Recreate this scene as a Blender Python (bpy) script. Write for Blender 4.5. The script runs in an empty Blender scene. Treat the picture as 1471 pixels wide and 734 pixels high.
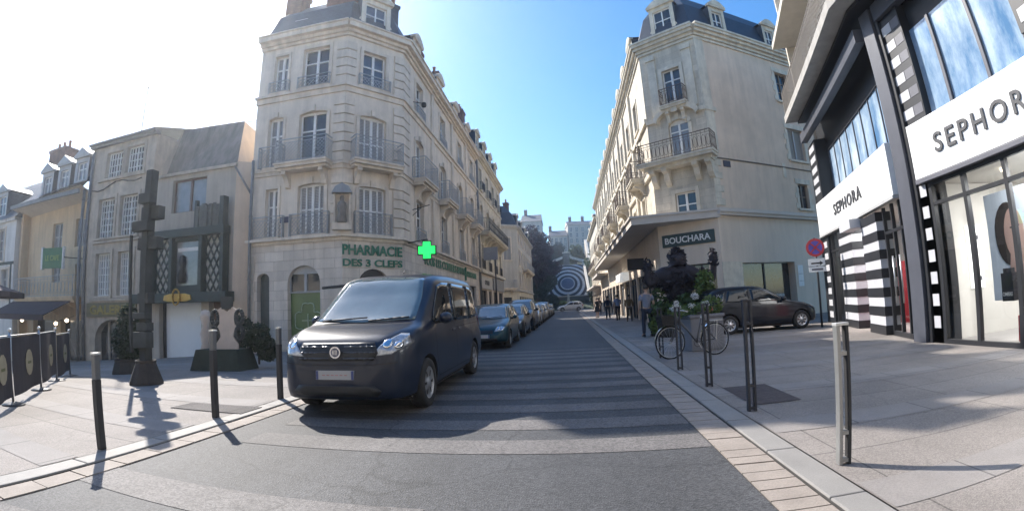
import bpy, bmesh, math, random
from mathutils import Vector, Matrix
from mathutils.bvhtree import BVHTree
random.seed(7)
C = bpy.context.scene.collection
sc = bpy.context.scene
PI = math.pi
R_ = math.radians

# ------------------------------------------------------------------ camera
H = 1.30
cam = bpy.data.cameras.new('camera'); co = bpy.data.objects.new('camera', cam); C.objects.link(co); sc.camera = co
cam.type = 'PANO'; cam.panorama_type = 'FISHEYE_LENS_POLYNOMIAL'
cam.sensor_width = 36; cam.sensor_fit = 'HORIZONTAL'; cam.fisheye_fov = R_(175)
cam.clip_start = 0.05; cam.clip_end = 3000
cam.fisheye_polynomial_k0 = 0.0
cam.fisheye_polynomial_k1 = -0.06243904592753985
cam.fisheye_polynomial_k2 = -0.00031528823689717174
cam.fisheye_polynomial_k3 = 8.265514080562125e-05
cam.fisheye_polynomial_k4 = -2.584839084276334e-06
def camrot():
    pitch, roll, yaw = -.1121315, .0458277, .1198627
    u = Vector((-math.sin(roll)*math.cos(pitch), math.cos(roll)*math.cos(pitch), math.sin(pitch)))
    a = Vector((0, 0, -1)); a = (a-a.dot(u)*u).normalized(); r = a.cross(u)
    s = math.cos(yaw)*a+math.sin(yaw)*r; x = s.cross(u)
    return Matrix((x, s, u))
co.matrix_world = Matrix.Translation((0, 0, H)) @ camrot().to_4x4()

# ------------------------------------------------------------------ light
SAZ, SEL = -51.0, 39.5
w = bpy.data.worlds.new('World'); sc.world = w; w.use_nodes = True
nt = w.node_tree; bg = nt.nodes['Background']
sky = nt.nodes.new('ShaderNodeTexSky'); sky.sky_type = 'NISHITA'; sky.sun_disc = False
sky.sun_elevation = R_(SEL); sky.sun_rotation = R_(SAZ); sky.altitude = 100
sky.air_density = 1.0; sky.dust_density = .55; sky.ozone_density = 2.0
hs = nt.nodes.new('ShaderNodeHueSaturation'); hs.inputs['Saturation'].default_value = 1.38; nt.links.new(sky.outputs[0], hs.inputs['Color'])
nt.links.new(hs.outputs[0], bg.inputs[0]); bg.inputs[1].default_value = 0.12
sl = bpy.data.lights.new('sun', 'SUN'); so = bpy.data.objects.new('sun', sl); C.objects.link(so)
sl.energy = 4.3; sl.angle = R_(.55); sl.color = (1, .94, .86)
sd = Vector((math.sin(R_(SAZ))*math.cos(R_(SEL)), math.cos(R_(SAZ))*math.cos(R_(SEL)), math.sin(R_(SEL))))
so.rotation_euler = sd.to_track_quat('Z', 'Y').to_euler(); so.location = (-20, 10, 40)
vs = sc.view_settings; vs.view_transform = 'Standard'; vs.look = 'None'; vs.gamma = 1; vs.exposure = 1.15
sc.cycles.use_denoising = True
sc.cycles.max_bounces = 8; sc.cycles.transparent_max_bounces = 8
sc.cycles.caustics_reflective = False; sc.cycles.caustics_refractive = False

# ------------------------------------------------------------------ materials
MATS = {}
def N(nt, t, **k):
    n = nt.nodes.new(t)
    for a, b in k.items():
        if a.startswith('i_'): n.inputs[a[2:].replace('_', ' ')].default_value = b
        else: setattr(n, a, b)
    return n
def c4(c): return (c[0], c[1], c[2], 1)
def ramp(nt, fac, c0, c1, p0=.3, p1=.7):
    r = nt.nodes.new('ShaderNodeValToRGB'); r.color_ramp.elements[0].color = c4(c0); r.color_ramp.elements[1].color = c4(c1)
    r.color_ramp.elements[0].position = p0; r.color_ramp.elements[1].position = p1
    nt.links.new(fac, r.inputs[0]); return r.outputs[0]
def mixc(nt, f, a, b, bt='MIX'):
    m = nt.nodes.new('ShaderNodeMix'); m.data_type = 'RGBA'; m.blend_type = bt
    for s, v in ((0, f), (6, a), (7, b)):
        if hasattr(v, 'links'): nt.links.new(v, m.inputs[s])
        else: m.inputs[s].default_value = v if s == 0 else c4(v)
    return m.outputs[2]
def noise(nt, vec, scale, det=4, rough=.55, stretch=None):
    n = N(nt, 'ShaderNodeTexNoise'); n.inputs['Scale'].default_value = scale; n.inputs['Detail'].default_value = det; n.inputs['Roughness'].default_value = rough
    if stretch:
        m = nt.nodes.new('ShaderNodeMapping'); m.inputs['Scale'].default_value = stretch; nt.links.new(vec, m.inputs[0]); vec = m.outputs[0]
    nt.links.new(vec, n.inputs['Vector']); return n.outputs['Fac']
def M(name, col, rough=.8, var=.25, ns=3., streak=0., fine=0., fs=60., bump=0., metal=0., brick=None, spec=.5, coat=0., emit=0., jcol=None, jb=.6, mott=0, trans=0):
    """procedural surface: base colour with uneven tone, streaks, fine grain and optional masonry joints (brick=(w,h,joint))"""
    if name in MATS: return MATS[name]
    m = bpy.data.materials.new(name); m.use_nodes = True; nt = m.node_tree; b = nt.nodes['Principled BSDF']
    tc = N(nt, 'ShaderNodeTexCoord'); uv = tc.outputs['UV']; ob = tc.outputs['Object']
    lo = tuple(x*(1-var) for x in col); hi = tuple(min(1, x*(1+var)) for x in col)
    c = ramp(nt, noise(nt, ob, ns, 6, .62), lo, hi)
    if mott: c = mixc(nt, 1., c, ramp(nt, noise(nt, ob, ns*.23, 3), (1-mott,)*3, (1, 1, 1), .35, .62), 'MULTIPLY')
    if streak: c = mixc(nt, 1., c, ramp(nt, noise(nt, ob, 1.6, 5, .6, (2.2, 2.2, .22)), (1-streak,)*3, (1, 1, 1), .32, .6), 'MULTIPLY')
    hgt = None
    if fine:
        f = noise(nt, ob, fs, 2, .7); c = mixc(nt, 1., c, ramp(nt, f, (1-fine,)*3, (1+0*fine,)*3, .3, .7), 'MULTIPLY'); hgt = f
    if brick:
        br = N(nt, 'ShaderNodeTexBrick'); nt.links.new(uv, br.inputs['Vector'])
        br.inputs['Scale'].default_value = 1; br.inputs['Brick Width'].default_value = brick[0]; br.inputs['Row Height'].default_value = brick[1]
        br.inputs['Mortar Size'].default_value = brick[2]; br.inputs['Mortar Smooth'].default_value = .2
        br.inputs['Color1'].default_value = (.8, .8, .8, 1); br.inputs['Color2'].default_value = (1, 1, 1, 1); br.inputs['Bias'].default_value = 0
        j = jcol or (.5, .5, .5); br.inputs['Mortar'].default_value = c4(j)
        if len(brick) > 3: br.offset = brick[3]
        c = mixc(nt, 1., c, br.outputs['Color'], 'MULTIPLY')
        inv = N(nt, 'ShaderNodeMath', operation='SUBTRACT'); inv.inputs[0].default_value = 1; nt.links.new(br.outputs['Fac'], inv.inputs[1])
        bj = N(nt, 'ShaderNodeBump'); bj.inputs['Strength'].default_value = jb; bj.inputs['Distance'].default_value = .02
        nt.links.new(inv.outputs[0], bj.inputs['Height']); nt.links.new(bj.outputs[0], b.inputs['Normal'])
        nrm = bj
    else: nrm = None
    if bump:
        h = hgt or noise(nt, ob, fs, 4, .6)
        bu = N(nt, 'ShaderNodeBump'); bu.inputs['Strength'].default_value = bump; bu.inputs['Distance'].default_value = .01
        nt.links.new(h, bu.inputs['Height'])
        if nrm: nt.links.new(nrm.outputs[0], bu.inputs['Normal'])
        nt.links.new(bu.outputs[0], b.inputs['Normal'])
    nt.links.new(c, b.inputs['Base Color']); b.inputs['Roughness'].default_value = rough; b.inputs['Metallic'].default_value = metal
    b.inputs['Specular IOR Level'].default_value = spec; b.inputs['Coat Weight'].default_value = coat; b.inputs['Coat Roughness'].default_value = .04
    if emit: nt.links.new(c, b.inputs['Emission Color']); b.inputs['Emission Strength'].default_value = emit
    if trans: b.inputs['Transmission Weight'].default_value = trans
    MATS[name] = m; return m
def clear_glass(name, tint=(.9, .93, .95), refl=.12):
    if name in MATS: return MATS[name]
    m = bpy.data.materials.new(name); m.use_nodes = True; nt = m.node_tree; nt.nodes.clear()
    o = N(nt, 'ShaderNodeOutputMaterial'); t = N(nt, 'ShaderNodeBsdfTransparent'); t.inputs[0].default_value = c4(tint)
    g = N(nt, 'ShaderNodeBsdfGlossy'); g.inputs['Roughness'].default_value = .02; fr = N(nt, 'ShaderNodeFresnel'); fr.inputs[0].default_value = 1.5
    mx = N(nt, 'ShaderNodeMixShader'); ad = N(nt, 'ShaderNodeMath', operation='ADD', use_clamp=True); ad.inputs[1].default_value = refl-.04
    nt.links.new(fr.outputs[0], ad.inputs[0]); nt.links.new(ad.outputs[0], mx.inputs[0]); nt.links.new(t.outputs[0], mx.inputs[1]); nt.links.new(g.outputs[0], mx.inputs[2]); nt.links.new(mx.outputs[0], o.inputs[0])
    MATS[name] = m; return m
def wave_mat(name, c0, c1, scale, direction='Z', rough=.6, bump=.6):
    """slats / louvres: bands along one axis of the UV"""
    if name in MATS: return MATS[name]
    m = bpy.data.materials.new(name); m.use_nodes = True; nt = m.node_tree; b = nt.nodes['Principled BSDF']
    tc = N(nt, 'ShaderNodeTexCoord'); wv = N(nt, 'ShaderNodeTexWave'); wv.wave_type = 'BANDS'; wv.bands_direction = direction; wv.inputs['Scale'].default_value = scale
    nt.links.new(tc.outputs['UV'], wv.inputs['Vector']); nt.links.new(ramp(nt, wv.outputs['Fac'], c0, c1, .15, .55), b.inputs['Base Color'])
    bu = N(nt, 'ShaderNodeBump'); bu.inputs['Strength'].default_value = bump; bu.inputs['Distance'].default_value = .02; nt.links.new(wv.outputs['Fac'], bu.inputs['Height']); nt.links.new(bu.outputs[0], b.inputs['Normal'])
    b.inputs['Roughness'].default_value = rough; MATS[name] = m; return m

STONE = M('pale limestone', (.80, .70, .58), .85, .09, 2.2, .20, .05, 45, .25, mott=.08)
STONEB = M('limestone blocks', (.82, .72, .61), .85, .08, 1.7, .16, .05, 45, .25, brick=(.85, .36, .010), jcol=(.68, .66, .64), mott=.08)
TRIM = M('limestone trim', (.78, .68, .56), .8, .11, 3, .22, .06, 40, .15, mott=.10)
BSTONE = M('cream tufa stone', (.74, .66, .53), .85, .12, 2.2, .2, .08, 45, .2, brick=(.7, .34, .008), jcol=(.72, .70, .66), jb=.3, mott=.12)
BTRIM = M('cream stone trim', (.74, .67, .54), .8, .13, 3, .22, .08, 40, .2, mott=.12)
PLASTER = M('grey beige render', (.76, .61, .47), .92, .09, 1.1, .12, .06, 70, .25, mott=.10)
SMOOTHC = M('smooth beige cladding', (.72, .60, .48), .7, .05, .8, .1, .03, 30, .05)
SOFFIT = M('painted soffit', (.58, .53, .47), .8, .08, 1, 0, .04, 30)
SLATE = M('slate roof', (.075, .085, .10), .55, .2, 3, .2, .1, 30, .2, brick=(.22, .14, .008), jcol=(.45, .45, .45), jb=.8)
ZINC = M('zinc', (.30, .32, .34), .45, .15, 3, .2, metal=.6)
BRICKR = M('chimney brick', (.22, .115, .085), .9, .25, 4, .2, .15, 40, .3, brick=(.22, .07, .01), jcol=(.8, .75, .7))
POT = M('terracotta pot', (.30, .14, .09), .85, .2, 6)
WHITE = M('white painted wood', (.78, .78, .76), .5, .06, 4, .08)
GREYW = M('grey painted wood', (.42, .42, .42), .55, .1, 4, .1)
LOUV = wave_mat('grey louvres', (.2, .2, .205), (.40, .40, .40), 5.2, 'Y')
GL = M('dark window glass', (.028, .034, .042), .04, .5, .7, spec=.8)
GLC = M('window glass with curtain', (.22, .23, .24), .06, .35, 1.1, spec=.8)
GLB = M('window glass reflecting', (.06, .08, .11), .03, .4, .8, spec=1.)
IRON = M('grey painted iron', (.36, .37, .38), .5, .15, 8)
IROND = M('dark iron', (.03, .03, .032), .5, .2, 8)
BLACK = M('black plastic', (.015, .015, .017), .55, .2, 8)
ALU = M('brushed steel', (.55, .55, .55), .35, .08, 9, metal=.9)
ZINCP = M('cast iron downpipe', (.18, .18, .18), .6, .2, 5)

# ------------------------------------------------------------------ geometry helpers
class Fr:
    """wall frame: s runs left to right seen from outside, t outwards, z up"""
    def __init__(s, o, e):
        s.o = Vector((o[0], o[1], 0)); v = Vector((e[0], e[1], 0)).normalized(); s.e = v; s.n = Vector((v.y, -v.x, 0))
    def P(s, a, t, z): return s.o+s.e*a+s.n*t+Vector((0, 0, z))
XY = Fr((0, 0), (1, 0))
class MB:
    def __init__(s): s.v = []; s.f = []; s.mi = []; s.sm = []; s.mats = []
    def mat(s, m):
        if m is None: return 0
        if m not in s.mats: s.mats.append(m)
        return s.mats.index(m)
    def face(s, pts, m=None, smooth=False):
        n = len(s.v); s.v += [Vector(p) for p in pts]; s.f.append(tuple(range(n, n+len(pts)))); s.mi.append(s.mat(m)); s.sm.append(smooth)
    def mesh(s, vs, fs, m=None, smooth=False):
        n = len(s.v); s.v += [Vector(p) for p in vs]; k = s.mat(m)
        for f in fs: s.f.append(tuple(i+n for i in f)); s.mi.append(k); s.sm.append(smooth)
    def box(s, F, a, b, t0, t1, z0, z1, m=None):
        p = [F.P(x, t, z) for z in (z0, z1) for t in (t0, t1) for x in (a, b)]
        s.mesh(p, [(0, 2, 3, 1), (4, 5, 7, 6), (0, 1, 5, 4), (2, 6, 7, 3), (0, 4, 6, 2), (1, 3, 7, 5)], m)
    def wbox(s, x0, x1, y0, y1, z0, z1, m=None):
        p = [(x, y, z) for z in (z0, z1) for y in (y0, y1) for x in (x0, x1)]
        s.mesh(p, [(0, 2, 3, 1), (4, 5, 7, 6), (0, 1, 5, 4), (2, 6, 7, 3), (0, 4, 6, 2), (1, 3, 7, 5)], m)
    def bar(s, p, q, r, m=None, n=4, r2=None, smooth=False, cap=True):
        p = Vector(p); q = Vector(q); d = (q-p)
        if d.length < 1e-6: return
        d.normalize(); a = Vector((0, 0, 1)) if abs(d.z) < .9 else Vector((1, 0, 0)); x = d.cross(a).normalized(); y = d.cross(x); r2 = r if r2 is None else r2
        vs = []
        for c, rr in ((p, r), (q, r2)):
            for i in range(n):
                t = 2*PI*(i+.5)/n; vs.append(c+(x*math.cos(t)+y*math.sin(t))*rr)
        fs = [(i, (i+1) % n, n+(i+1) % n, n+i) for i in range(n)]
        if cap: fs += [tuple(range(n))[::-1], tuple(range(n, 2*n))]
        s.mesh(vs, fs, m, smooth)
    def tube(s, pts, r, m=None, n=6, closed=False):
        k = len(pts)
        for i in range(k if closed else k-1): s.bar(pts[i], pts[(i+1) % k], r, m, n, smooth=True)
    def lathe(s, c, prof, n=16, m=None, smooth=True, sx=1, sy=1):
        vs = []; c = Vector(c)
        for r, z in prof:
            for i in range(n): vs.append(c+Vector((r*sx*math.cos(2*PI*i/n), r*sy*math.sin(2*PI*i/n), z)))
        fs = []
        for j in range(len(prof)-1):
            for i in range(n): fs.append((j*n+i, j*n+(i+1) % n, (j+1)*n+(i+1) % n, (j+1)*n+i))
        fs.append(tuple(range(n))[::-1]); fs.append(tuple(range((len(prof)-1)*n, len(prof)*n)))
        s.mesh(vs, fs, m, smooth)
    def prism(s, F, poly, t0, t1, m=None):
        """poly of (s,z) in the wall frame, extruded from t0 to t1"""
        n = len(poly); vs = [F.P(a, t0, z) for a, z in poly]+[F.P(a, t1, z) for a, z in poly]
        s.mesh(vs, [tuple(range(n)), tuple(range(n, 2*n))[::-1]]+[(i, n+i, n+(i+1) % n, (i+1) % n) for i in range(n)], m)
    def sideprism(s, F, poly, a, b, m=None):
        """poly of (t,z), extruded along s from a to b"""
        n = len(poly); vs = [F.P(a, t, z) for t, z in poly]+[F.P(b, t, z) for t, z in poly]
        s.mesh(vs, [tuple(range(n))[::-1], tuple(range(n, 2*n))]+[(i, (i+1) % n, n+(i+1) % n, n+i) for i in range(n)], m)
    def build(s, name, mat=None, parent=None, bevel=0, fix=True):
        me = bpy.data.meshes.new(name); off = Vector((0, 0, 0))
        if parent is not None: off = org(parent)
        me.from_pydata([v-off for v in s.v], [], s.f)
        if s.mats:
            for m in s.mats: me.materials.append(m)
            me.polygons.foreach_set('material_index', s.mi)
        elif mat: me.materials.append(mat)
        if mat and s.mats and mat not in s.mats: pass
        me.polygons.foreach_set('use_smooth', s.sm)
        if fix:
            bm = bmesh.new(); bm.from_mesh(me); bmesh.ops.remove_doubles(bm, verts=bm.verts, dist=1e-5); bmesh.ops.recalc_face_normals(bm, faces=bm.faces)
            bm.to_mesh(me); bm.free()
        uvl = me.uv_layers.new(name='UVMap'); d = uvl.data
        for p in me.polygons:
            n = p.normal
            if abs(n.z) > .9: A = Vector((1, 0, 0)); B = Vector((0, 1, 0))
            else:
                A = Vector((-n.y, n.x, 0)).normalized()
                if A.y < -.01 or (abs(A.y) <= .01 and A.x < 0): A = -A
                B = Vector((0, 0, 1))/max(.3, math.sqrt(1-n.z*n.z))
            for li in p.loop_indices:
                v = me.vertices[me.loops[li].vertex_index].co+off; d[li].uv = (v.dot(A), v.dot(B))
        o = bpy.data.objects.new(name, me); C.objects.link(o)
        if parent is not None: o.parent = parent
        if bevel:
            b = o.modifiers.new('bevel', 'BEVEL'); b.width = bevel; b.segments = 2; b.limit_method = 'ANGLE'; b.angle_limit = R_(40)
        return o
def org(o):
    v = Vector((0, 0, 0))
    while o is not None: v += o.location; o = o.parent
    return v
def tag(o, label, cat=None, group=None, kind=None):
    if label: o['label'] = label
    if cat: o['category'] = cat
    if group: o['group'] = group
    if kind: o['kind'] = kind
    return o
def thing(name, loc, label, cat, group=None):
    o = bpy.data.objects.new(name, None); C.objects.link(o); o.location = loc; o.empty_display_size = .2
    return tag(o, label, cat, group)
def struct(name, mb, m=None, **k):
    o = mb.build(name, m, **k); o['kind'] = 'structure'; return o
def copy_tree(o, parent=None):
    c = o.copy(); C.objects.link(c); c.parent = parent
    if parent is not None: c.matrix_parent_inverse = o.matrix_parent_inverse
    for ch in list(o.children): copy_tree(ch, c)
    return c
def from_bm(name, bm, mat, parent, smooth=True):
    me = bpy.data.meshes.new(name); bm.to_mesh(me); bm.free()
    for m in (mat if isinstance(mat, (list, tuple)) else [mat]): me.materials.append(m)
    if smooth: me.polygons.foreach_set('use_smooth', [True]*len(me.polygons))
    o = bpy.data.objects.new(name, me); C.objects.link(o); o.parent = parent; return o
def text_mesh(F, body, s0, s1, z0, z1, t, depth, mat, name, parent, bold=.02, slant=0, space=1):
    cu = bpy.data.curves.new(name, 'FONT'); cu.body = body; cu.size = 1; cu.offset = bold; cu.space_character = space; cu.extrude = .5; cu.resolution_u = 3
    o = bpy.data.objects.new(name, cu); C.objects.link(o); dg = bpy.context.evaluated_depsgraph_get()
    me = bpy.data.meshes.new_from_object(o.evaluated_get(dg)); bpy.data.objects.remove(o); bpy.data.curves.remove(cu)
    xs = [v.co.x for v in me.vertices]; ys = [v.co.y for v in me.vertices]; x0, x1, y0, y1 = min(xs), max(xs), min(ys), max(ys)
    off = org(parent) if parent is not None else Vector((0, 0, 0))
    for v in me.vertices:
        a = (v.co.x-x0)/(x1-x0); b = (v.co.y-y0)/(y1-y0)
        v.co = F.P(s0+a*(s1-s0), t+(v.co.z+.5)*depth, z0+b*(z1-z0)+a*slant)-off
    me.materials.clear(); me.materials.append(mat)
    me.name = name; ob = bpy.data.objects.new(name, me); C.objects.link(ob); ob.parent = parent; return ob

# ------------------------------------------------------------------ architecture helpers
def arc(a, b, d, r, n=10):
    """points of the arch over an opening a..b whose crown is at d and whose springing is at d-r"""
    c = (a+b)/2; hw = (b-a)/2
    return [(c-hw*math.cos(PI*i/n), d-r+r*math.sin(PI*i/n)) for i in range(n+1)]
def wall(mb, F, s0, s1, z0, z1, ops, depth=.25, m=None, t=0):
    """wall face at t with real openings (a,b,c,d,arch) and their reveals"""
    S = sorted(set([s0, s1]+[x for o in ops for x in o[:2]])); Z = sorted(set([z0, z1]+[x for o in ops for x in o[2:4]]))
    S = [x for x in S if s0 <= x <= s1]; Z = [x for x in Z if z0 <= x <= z1]
    for j in range(len(Z)-1):
        run = None
        for i in range(len(S)-1):
            cx, cz = (S[i]+S[i+1])/2, (Z[j]+Z[j+1])/2
            solid = not any(o[0] < cx < o[1] and o[2] < cz < o[3] for o in ops)
            if solid: mb.face([F.P(S[i], t, Z[j]), F.P(S[i+1], t, Z[j]), F.P(S[i+1], t, Z[j+1]), F.P(S[i], t, Z[j+1])], m)
    for o in ops:
        a, b, c, d = o[:4]; r = o[4] if len(o) > 4 else 0
        top = arc(a, b, d, r) if r else [(a, d), (b, d)]
        pts = [(a, c)]+top+[(b, c)]
        if c <= z0+.001: rng = range(len(pts)-1)
        else: rng = range(len(pts)); 
        for i in rng:
            p, q = pts[i], pts[(i+1) % len(pts)]
            mb.face([F.P(p[0], t, p[1]), F.P(q[0], t, q[1]), F.P(q[0], t-depth, q[1]), F.P(p[0], t-depth, p[1])], m)
        if r:
            k = len(top)//2
            for i in range(k): mb.face([F.P(a, t, d), F.P(top[i][0], t, top[i][1]), F.P(top[i+1][0], t, top[i+1][1])], m)
            for i in range(k, len(top)-1): mb.face([F.P(b, t, d), F.P(top[i][0], t, top[i][1]), F.P(top[i+1][0], t, top[i+1][1])], m)
def window(B, F, a, b, c, d, r=0, rec=.2, cols=2, rows=(.64,), fm=None, gm=None, bw=.055, mw=.035, surround=.13, sm=None, sill=True, key=False, t=0, louv=False, label=None):
    fm = fm or WHITE; gm = gm or GL; sm = sm or TRIM
    f = MB(); T0, T1 = t-rec, t-rec+.06
    f.box(F, a, a+bw, T0, T1, c, d, fm); f.box(F, b-bw, b, T0, T1, c, d, fm)
    f.box(F, a+bw, b-bw, T0, T1, c, c+bw, fm); f.box(F, a+bw, b-bw, T0, T1, d-bw-r*.5, d, fm)
    for i in range(1, cols):
        x = a+(b-a)*i/cols; ww = mw*1.5 if (cols % 2 == 0 and i == cols//2) else mw*.8
        f.box(F, x-ww, x+ww, T0+.003, T1+.012, c+bw, d-bw-r*.5, fm)
    for q in rows:
        z = c+(d-c)*q; f.box(F, a+bw, b-bw, T0+.005, T1-.006, z-mw*.8, z+mw*.8, fm)
    o = f.build('window', None, B)
    if label: o['label'] = label
    g = MB(); g.box(F, a+.02, b-.02, T0+.008, T0+.016, c+.02, d-.02, gm); g.build('louvre' if louv else 'glass', None, o)
    if surround:
        s = MB(); w_ = surround
        if r:
            ip = arc(a, b, d, r); op = arc(a-w_, b+w_, d+w_, r+w_*.4)
            vs = [F.P(p[0], t+.05, p[1]) for p in ip]+[F.P(p[0], t+.05, p[1]) for p in op]; n = len(ip)
            s.mesh(vs+[F.P(p[0], t+.001, p[1]) for p in op], [(i, i+1, n+i+1, n+i) for i in range(n-1)]+[(n+i, n+i+1, 2*n+i+1, 2*n+i) for i in range(n-1)], sm)
            zt = min(d-r, d-r)
        else:
            s.box(F, a-w_, b+w_, t+.001, t+.05, d, d+w_, sm); zt = d
        s.box(F, a-w_, a, t+.001, t+.05, c, zt-.001, sm); s.box(F, b, b+w_, t+.001, t+.05, c, zt-.001, sm)
        if key: s.box(F, (a+b)/2-.1, (a+b)/2+.1, t+.051, t+.11, d-.02, d+w_+.09, sm)
        if sill: s.box(F, a-w_-.04, b+w_+.04, t+.002, t+.11, c-.1, c-.002, sm)
        s.build('surround', None, o)
    return o
def railing(P, F, a, b, t0, t1, z0, z1, m=None, style='lattice', step=.11, sides=True, name='railing'):
    g = MB(); m = m or IRON
    runs = [((a, t1), (b, t1))]
    if sides: runs += [((a, t0), (a, t1)), ((b, t0), (b, t1))]
    for (p, q) in runs:
        L = math.hypot(q[0]-p[0], q[1]-p[1]); n = max(2, round(L/step)); at = lambda u, z: F.P(p[0]+(q[0]-p[0])*u, p[1]+(q[1]-p[1])*u, z)
        g.bar(at(0, z1), at(1, z1), .022, m); g.bar(at(0, z0+.05), at(1, z0+.05), .016, m); g.bar(at(0, z1-.13), at(1, z1-.13), .012, m)
        for i in range(n+1):
            u = i/n
            if style == 'bars' or i in (0, n): g.bar(at(u, z0), at(u, z1), .011 if 0 < i < n else .02, m, cap=False)
        if style == 'lattice':
            hh = z1-.13-z0-.05; k = max(2, round(L/(step*1.35))); du = 1/k; nz = max(1, round(hh/(L*du)/1.0)); dz = hh/nz
            for i in range(k):
                for j in range(nz):
                    u0, u1, y0, y1 = i*du, (i+1)*du, z0+.05+j*dz, z0+.05+(j+1)*dz
                    g.bar(at(u0, y0), at(u1, y1), .008, m, cap=False); g.bar(at(u0, y1), at(u1, y0), .008, m, cap=False)
        if style == 'scroll':
            for i in range(n):
                u = (i+.5)/n; zc = (z0+z1-.08)/2; rr = (z1-z0)*.3; pts = []
                for j in range(11):
                    th = j/10*2*PI; pts.append(at(u+.5/n*math.sin(th)*.9, zc+rr*math.cos(th)))
                for j in range(10): g.bar(pts[j], pts[j+1], .009, m, cap=False)
                g.bar(at(i/n, z0), at(i/n, z1), .01, m, cap=False)
    return g.build(name, None, P)
def balcony(B, F, a, b, z, dep=.55, h=.95, th=.16, m=None, rm=None, style='lattice', cons=(0.12, .88), step=.11, label=None):
    m = m or TRIM; s = MB(); s.box(F, a, b, .001, dep, z-th, z, m); s.box(F, a-.03, b+.03, .0015, dep+.05, z-.05, z+.02, m)
    s.box(F, a+.05, b-.05, .002, dep-.12, z-th-.1, z-th-.001, m)
    o = s.build('balcony', None, B)
    if label: o['label'] = label
    for u in cons:
        k = MB(); x = a+(b-a)*u; zz = z-th-.101
        k.sideprism(F, [(.002, zz), (dep-.15, zz), (dep-.12, zz-.12), (dep-.25, zz-.18), (dep*.42, zz-.26), (dep*.28, zz-.42), (.12, zz-.55), (.002, zz-.58)], x-.09, x+.09, m)
        k.build('bracket', None, o)
    railing(o, F, a+.03, b-.03, .02, dep, z+.02, z+h, rm, style, step)
    return o
def cornice(B, F, s0, s1, z, prof, m=None, name='cornice', e0=0, e1=0):
    """moulding: prof list of (t_out, z0, z1)"""
    g = MB()
    for t, a, b in prof: g.box(F, s0-e0*t, s1+e1*t, .0012, t, z+a, z+b, m or TRIM)
    return g.build(name, None, B)
def dormer(B, F, s, w_, z0, h, tf=-.12, back=1.7, m=None, gm=None, round_=True, scroll=True, label=None, shutters=False):
    m = m or TRIM; g = MB(); a, b = s-w_/2, s+w_/2; op = (a+.2, b-.2, z0+.12, z0+h-.22)
    wall(g, F, a, b, z0, z0+h, [op], .18, m, t=tf)
    for x in (a, b): g.face([F.P(x, tf, z0), F.P(x, tf, z0+h), F.P(x, tf-back, z0+h), F.P(x, tf-back*.35, z0)], SLATE)
    if scroll:
        for sg, x in ((-1, a), (1, b)):
            g.prism(F, [(x, z0), (x+sg*.28, z0), (x+sg*.27, z0+.18), (x+sg*.12, z0+.3), (x+sg*.07, z0+.6), (x, z0+.7)], tf-.15, tf-.03, m)
    g.box(F, a-.08, b+.08, tf-.1, tf+.12, z0+h, z0+h+.1, m)
    o = g.build('dormer', None, B)
    if label: o['label'] = label
    r = MB(); zt = z0+h+.1
    if round_: poly = [(a-.1+(w_+.2)*i/10, zt+.34*math.sin(PI*i/10)) for i in range(11)]
    else: poly = [(a-.1, zt), (b+.1, zt), (s, zt+.42)]
    r.prism(F, poly, tf-.02, tf+.14, m); r.prism(F, [((x-s)*.96+s, zt+(z-zt)*.97) for x, z in poly], tf-back, tf-.021, SLATE)
    r.build('dormer_roof', None, o)
    f = MB(); x0, x1, z1, z2 = op; T = tf-.14
    for q in ((x0, x0+.05), (x1-.05, x1), ((x0+x1)/2-.03, (x0+x1)/2+.03)): f.box(F, q[0], q[1], T, T+.05, z1, z2, WHITE)
    for q in ((z1, z1+.05), (z2-.05, z2), (z1+(z2-z1)*.6, z1+(z2-z1)*.6+.04)): f.box(F, x0, x1, T+.003, T+.044, q[0], q[1], WHITE)
    f.build('dormer_window', None, o)
    gl = MB(); gl.box(F, x0, x1, T+.005, T+.012, z1, z2, gm or GLB); gl.build('glass', None, o)
    return o
def chimney(B, F, s, t, w_, d, z0, z1, pots=3, m=None, label=None):
    g = MB(); m = m or BRICKR; g.box(F, s-w_/2, s+w_/2, t-d, t, z0, z1-.18, m); g.box(F, s-w_/2-.06, s+w_/2+.06, t-d-.06, t+.06, z1-.18, z1, m)
    o = g.build('chimney', None, B)
    if label: o['label'] = label
    for i in range(pots):
        p = MB(); x = s-w_/2+w_*(i+.5)/pots; p.lathe(F.P(x, t-d/2, z1), [(.12, 0), (.1, .12), (.085, .42), (.11, .46), (.11, .5)], 10, POT); p.build('chimney_pot', None, o)
    return o
def mansard(B, pts, z0, z1, inset, m=None, top=ZINC, inner=None):
    """pts: eave outline (open polyline, seen from outside left to right); inner: matching ridge points"""
    g = MB(); n = len(pts)
    for i in range(n-1):
        p, q, P_, Q_ = pts[i], pts[i+1], inner[i], inner[i+1]; mid = lambda A, I: (A[0]+(I[0]-A[0])*.42, A[1]+(I[1]-A[1])*.42)
        mp, mq = mid(p, P_), mid(q, Q_); zm = z0+(z1-z0)*.62
        g.face([(p[0], p[1], z0), (q[0], q[1], z0), (mq[0], mq[1], zm), (mp[0], mp[1], zm)], m or SLATE)
        g.face([(mp[0], mp[1], zm), (mq[0], mq[1], zm), (Q_[0], Q_[1], z1), (P_[0], P_[1], z1)], m or SLATE)
    g.face([(x, y, z1) for x, y in inner], top)
    return g.build('roof', None, B)
def quoins(B, F, a, b, z0, z1, h=.37, gap=.05, m=None, name='quoin_strip', t=.07):
    g = MB(); z = z0
    while z+h <= z1+.02: g.box(F, a, b, .001, t, z, min(z+h-gap, z1), m or TRIM); z += h
    return g.build(name, None, B)
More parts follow.
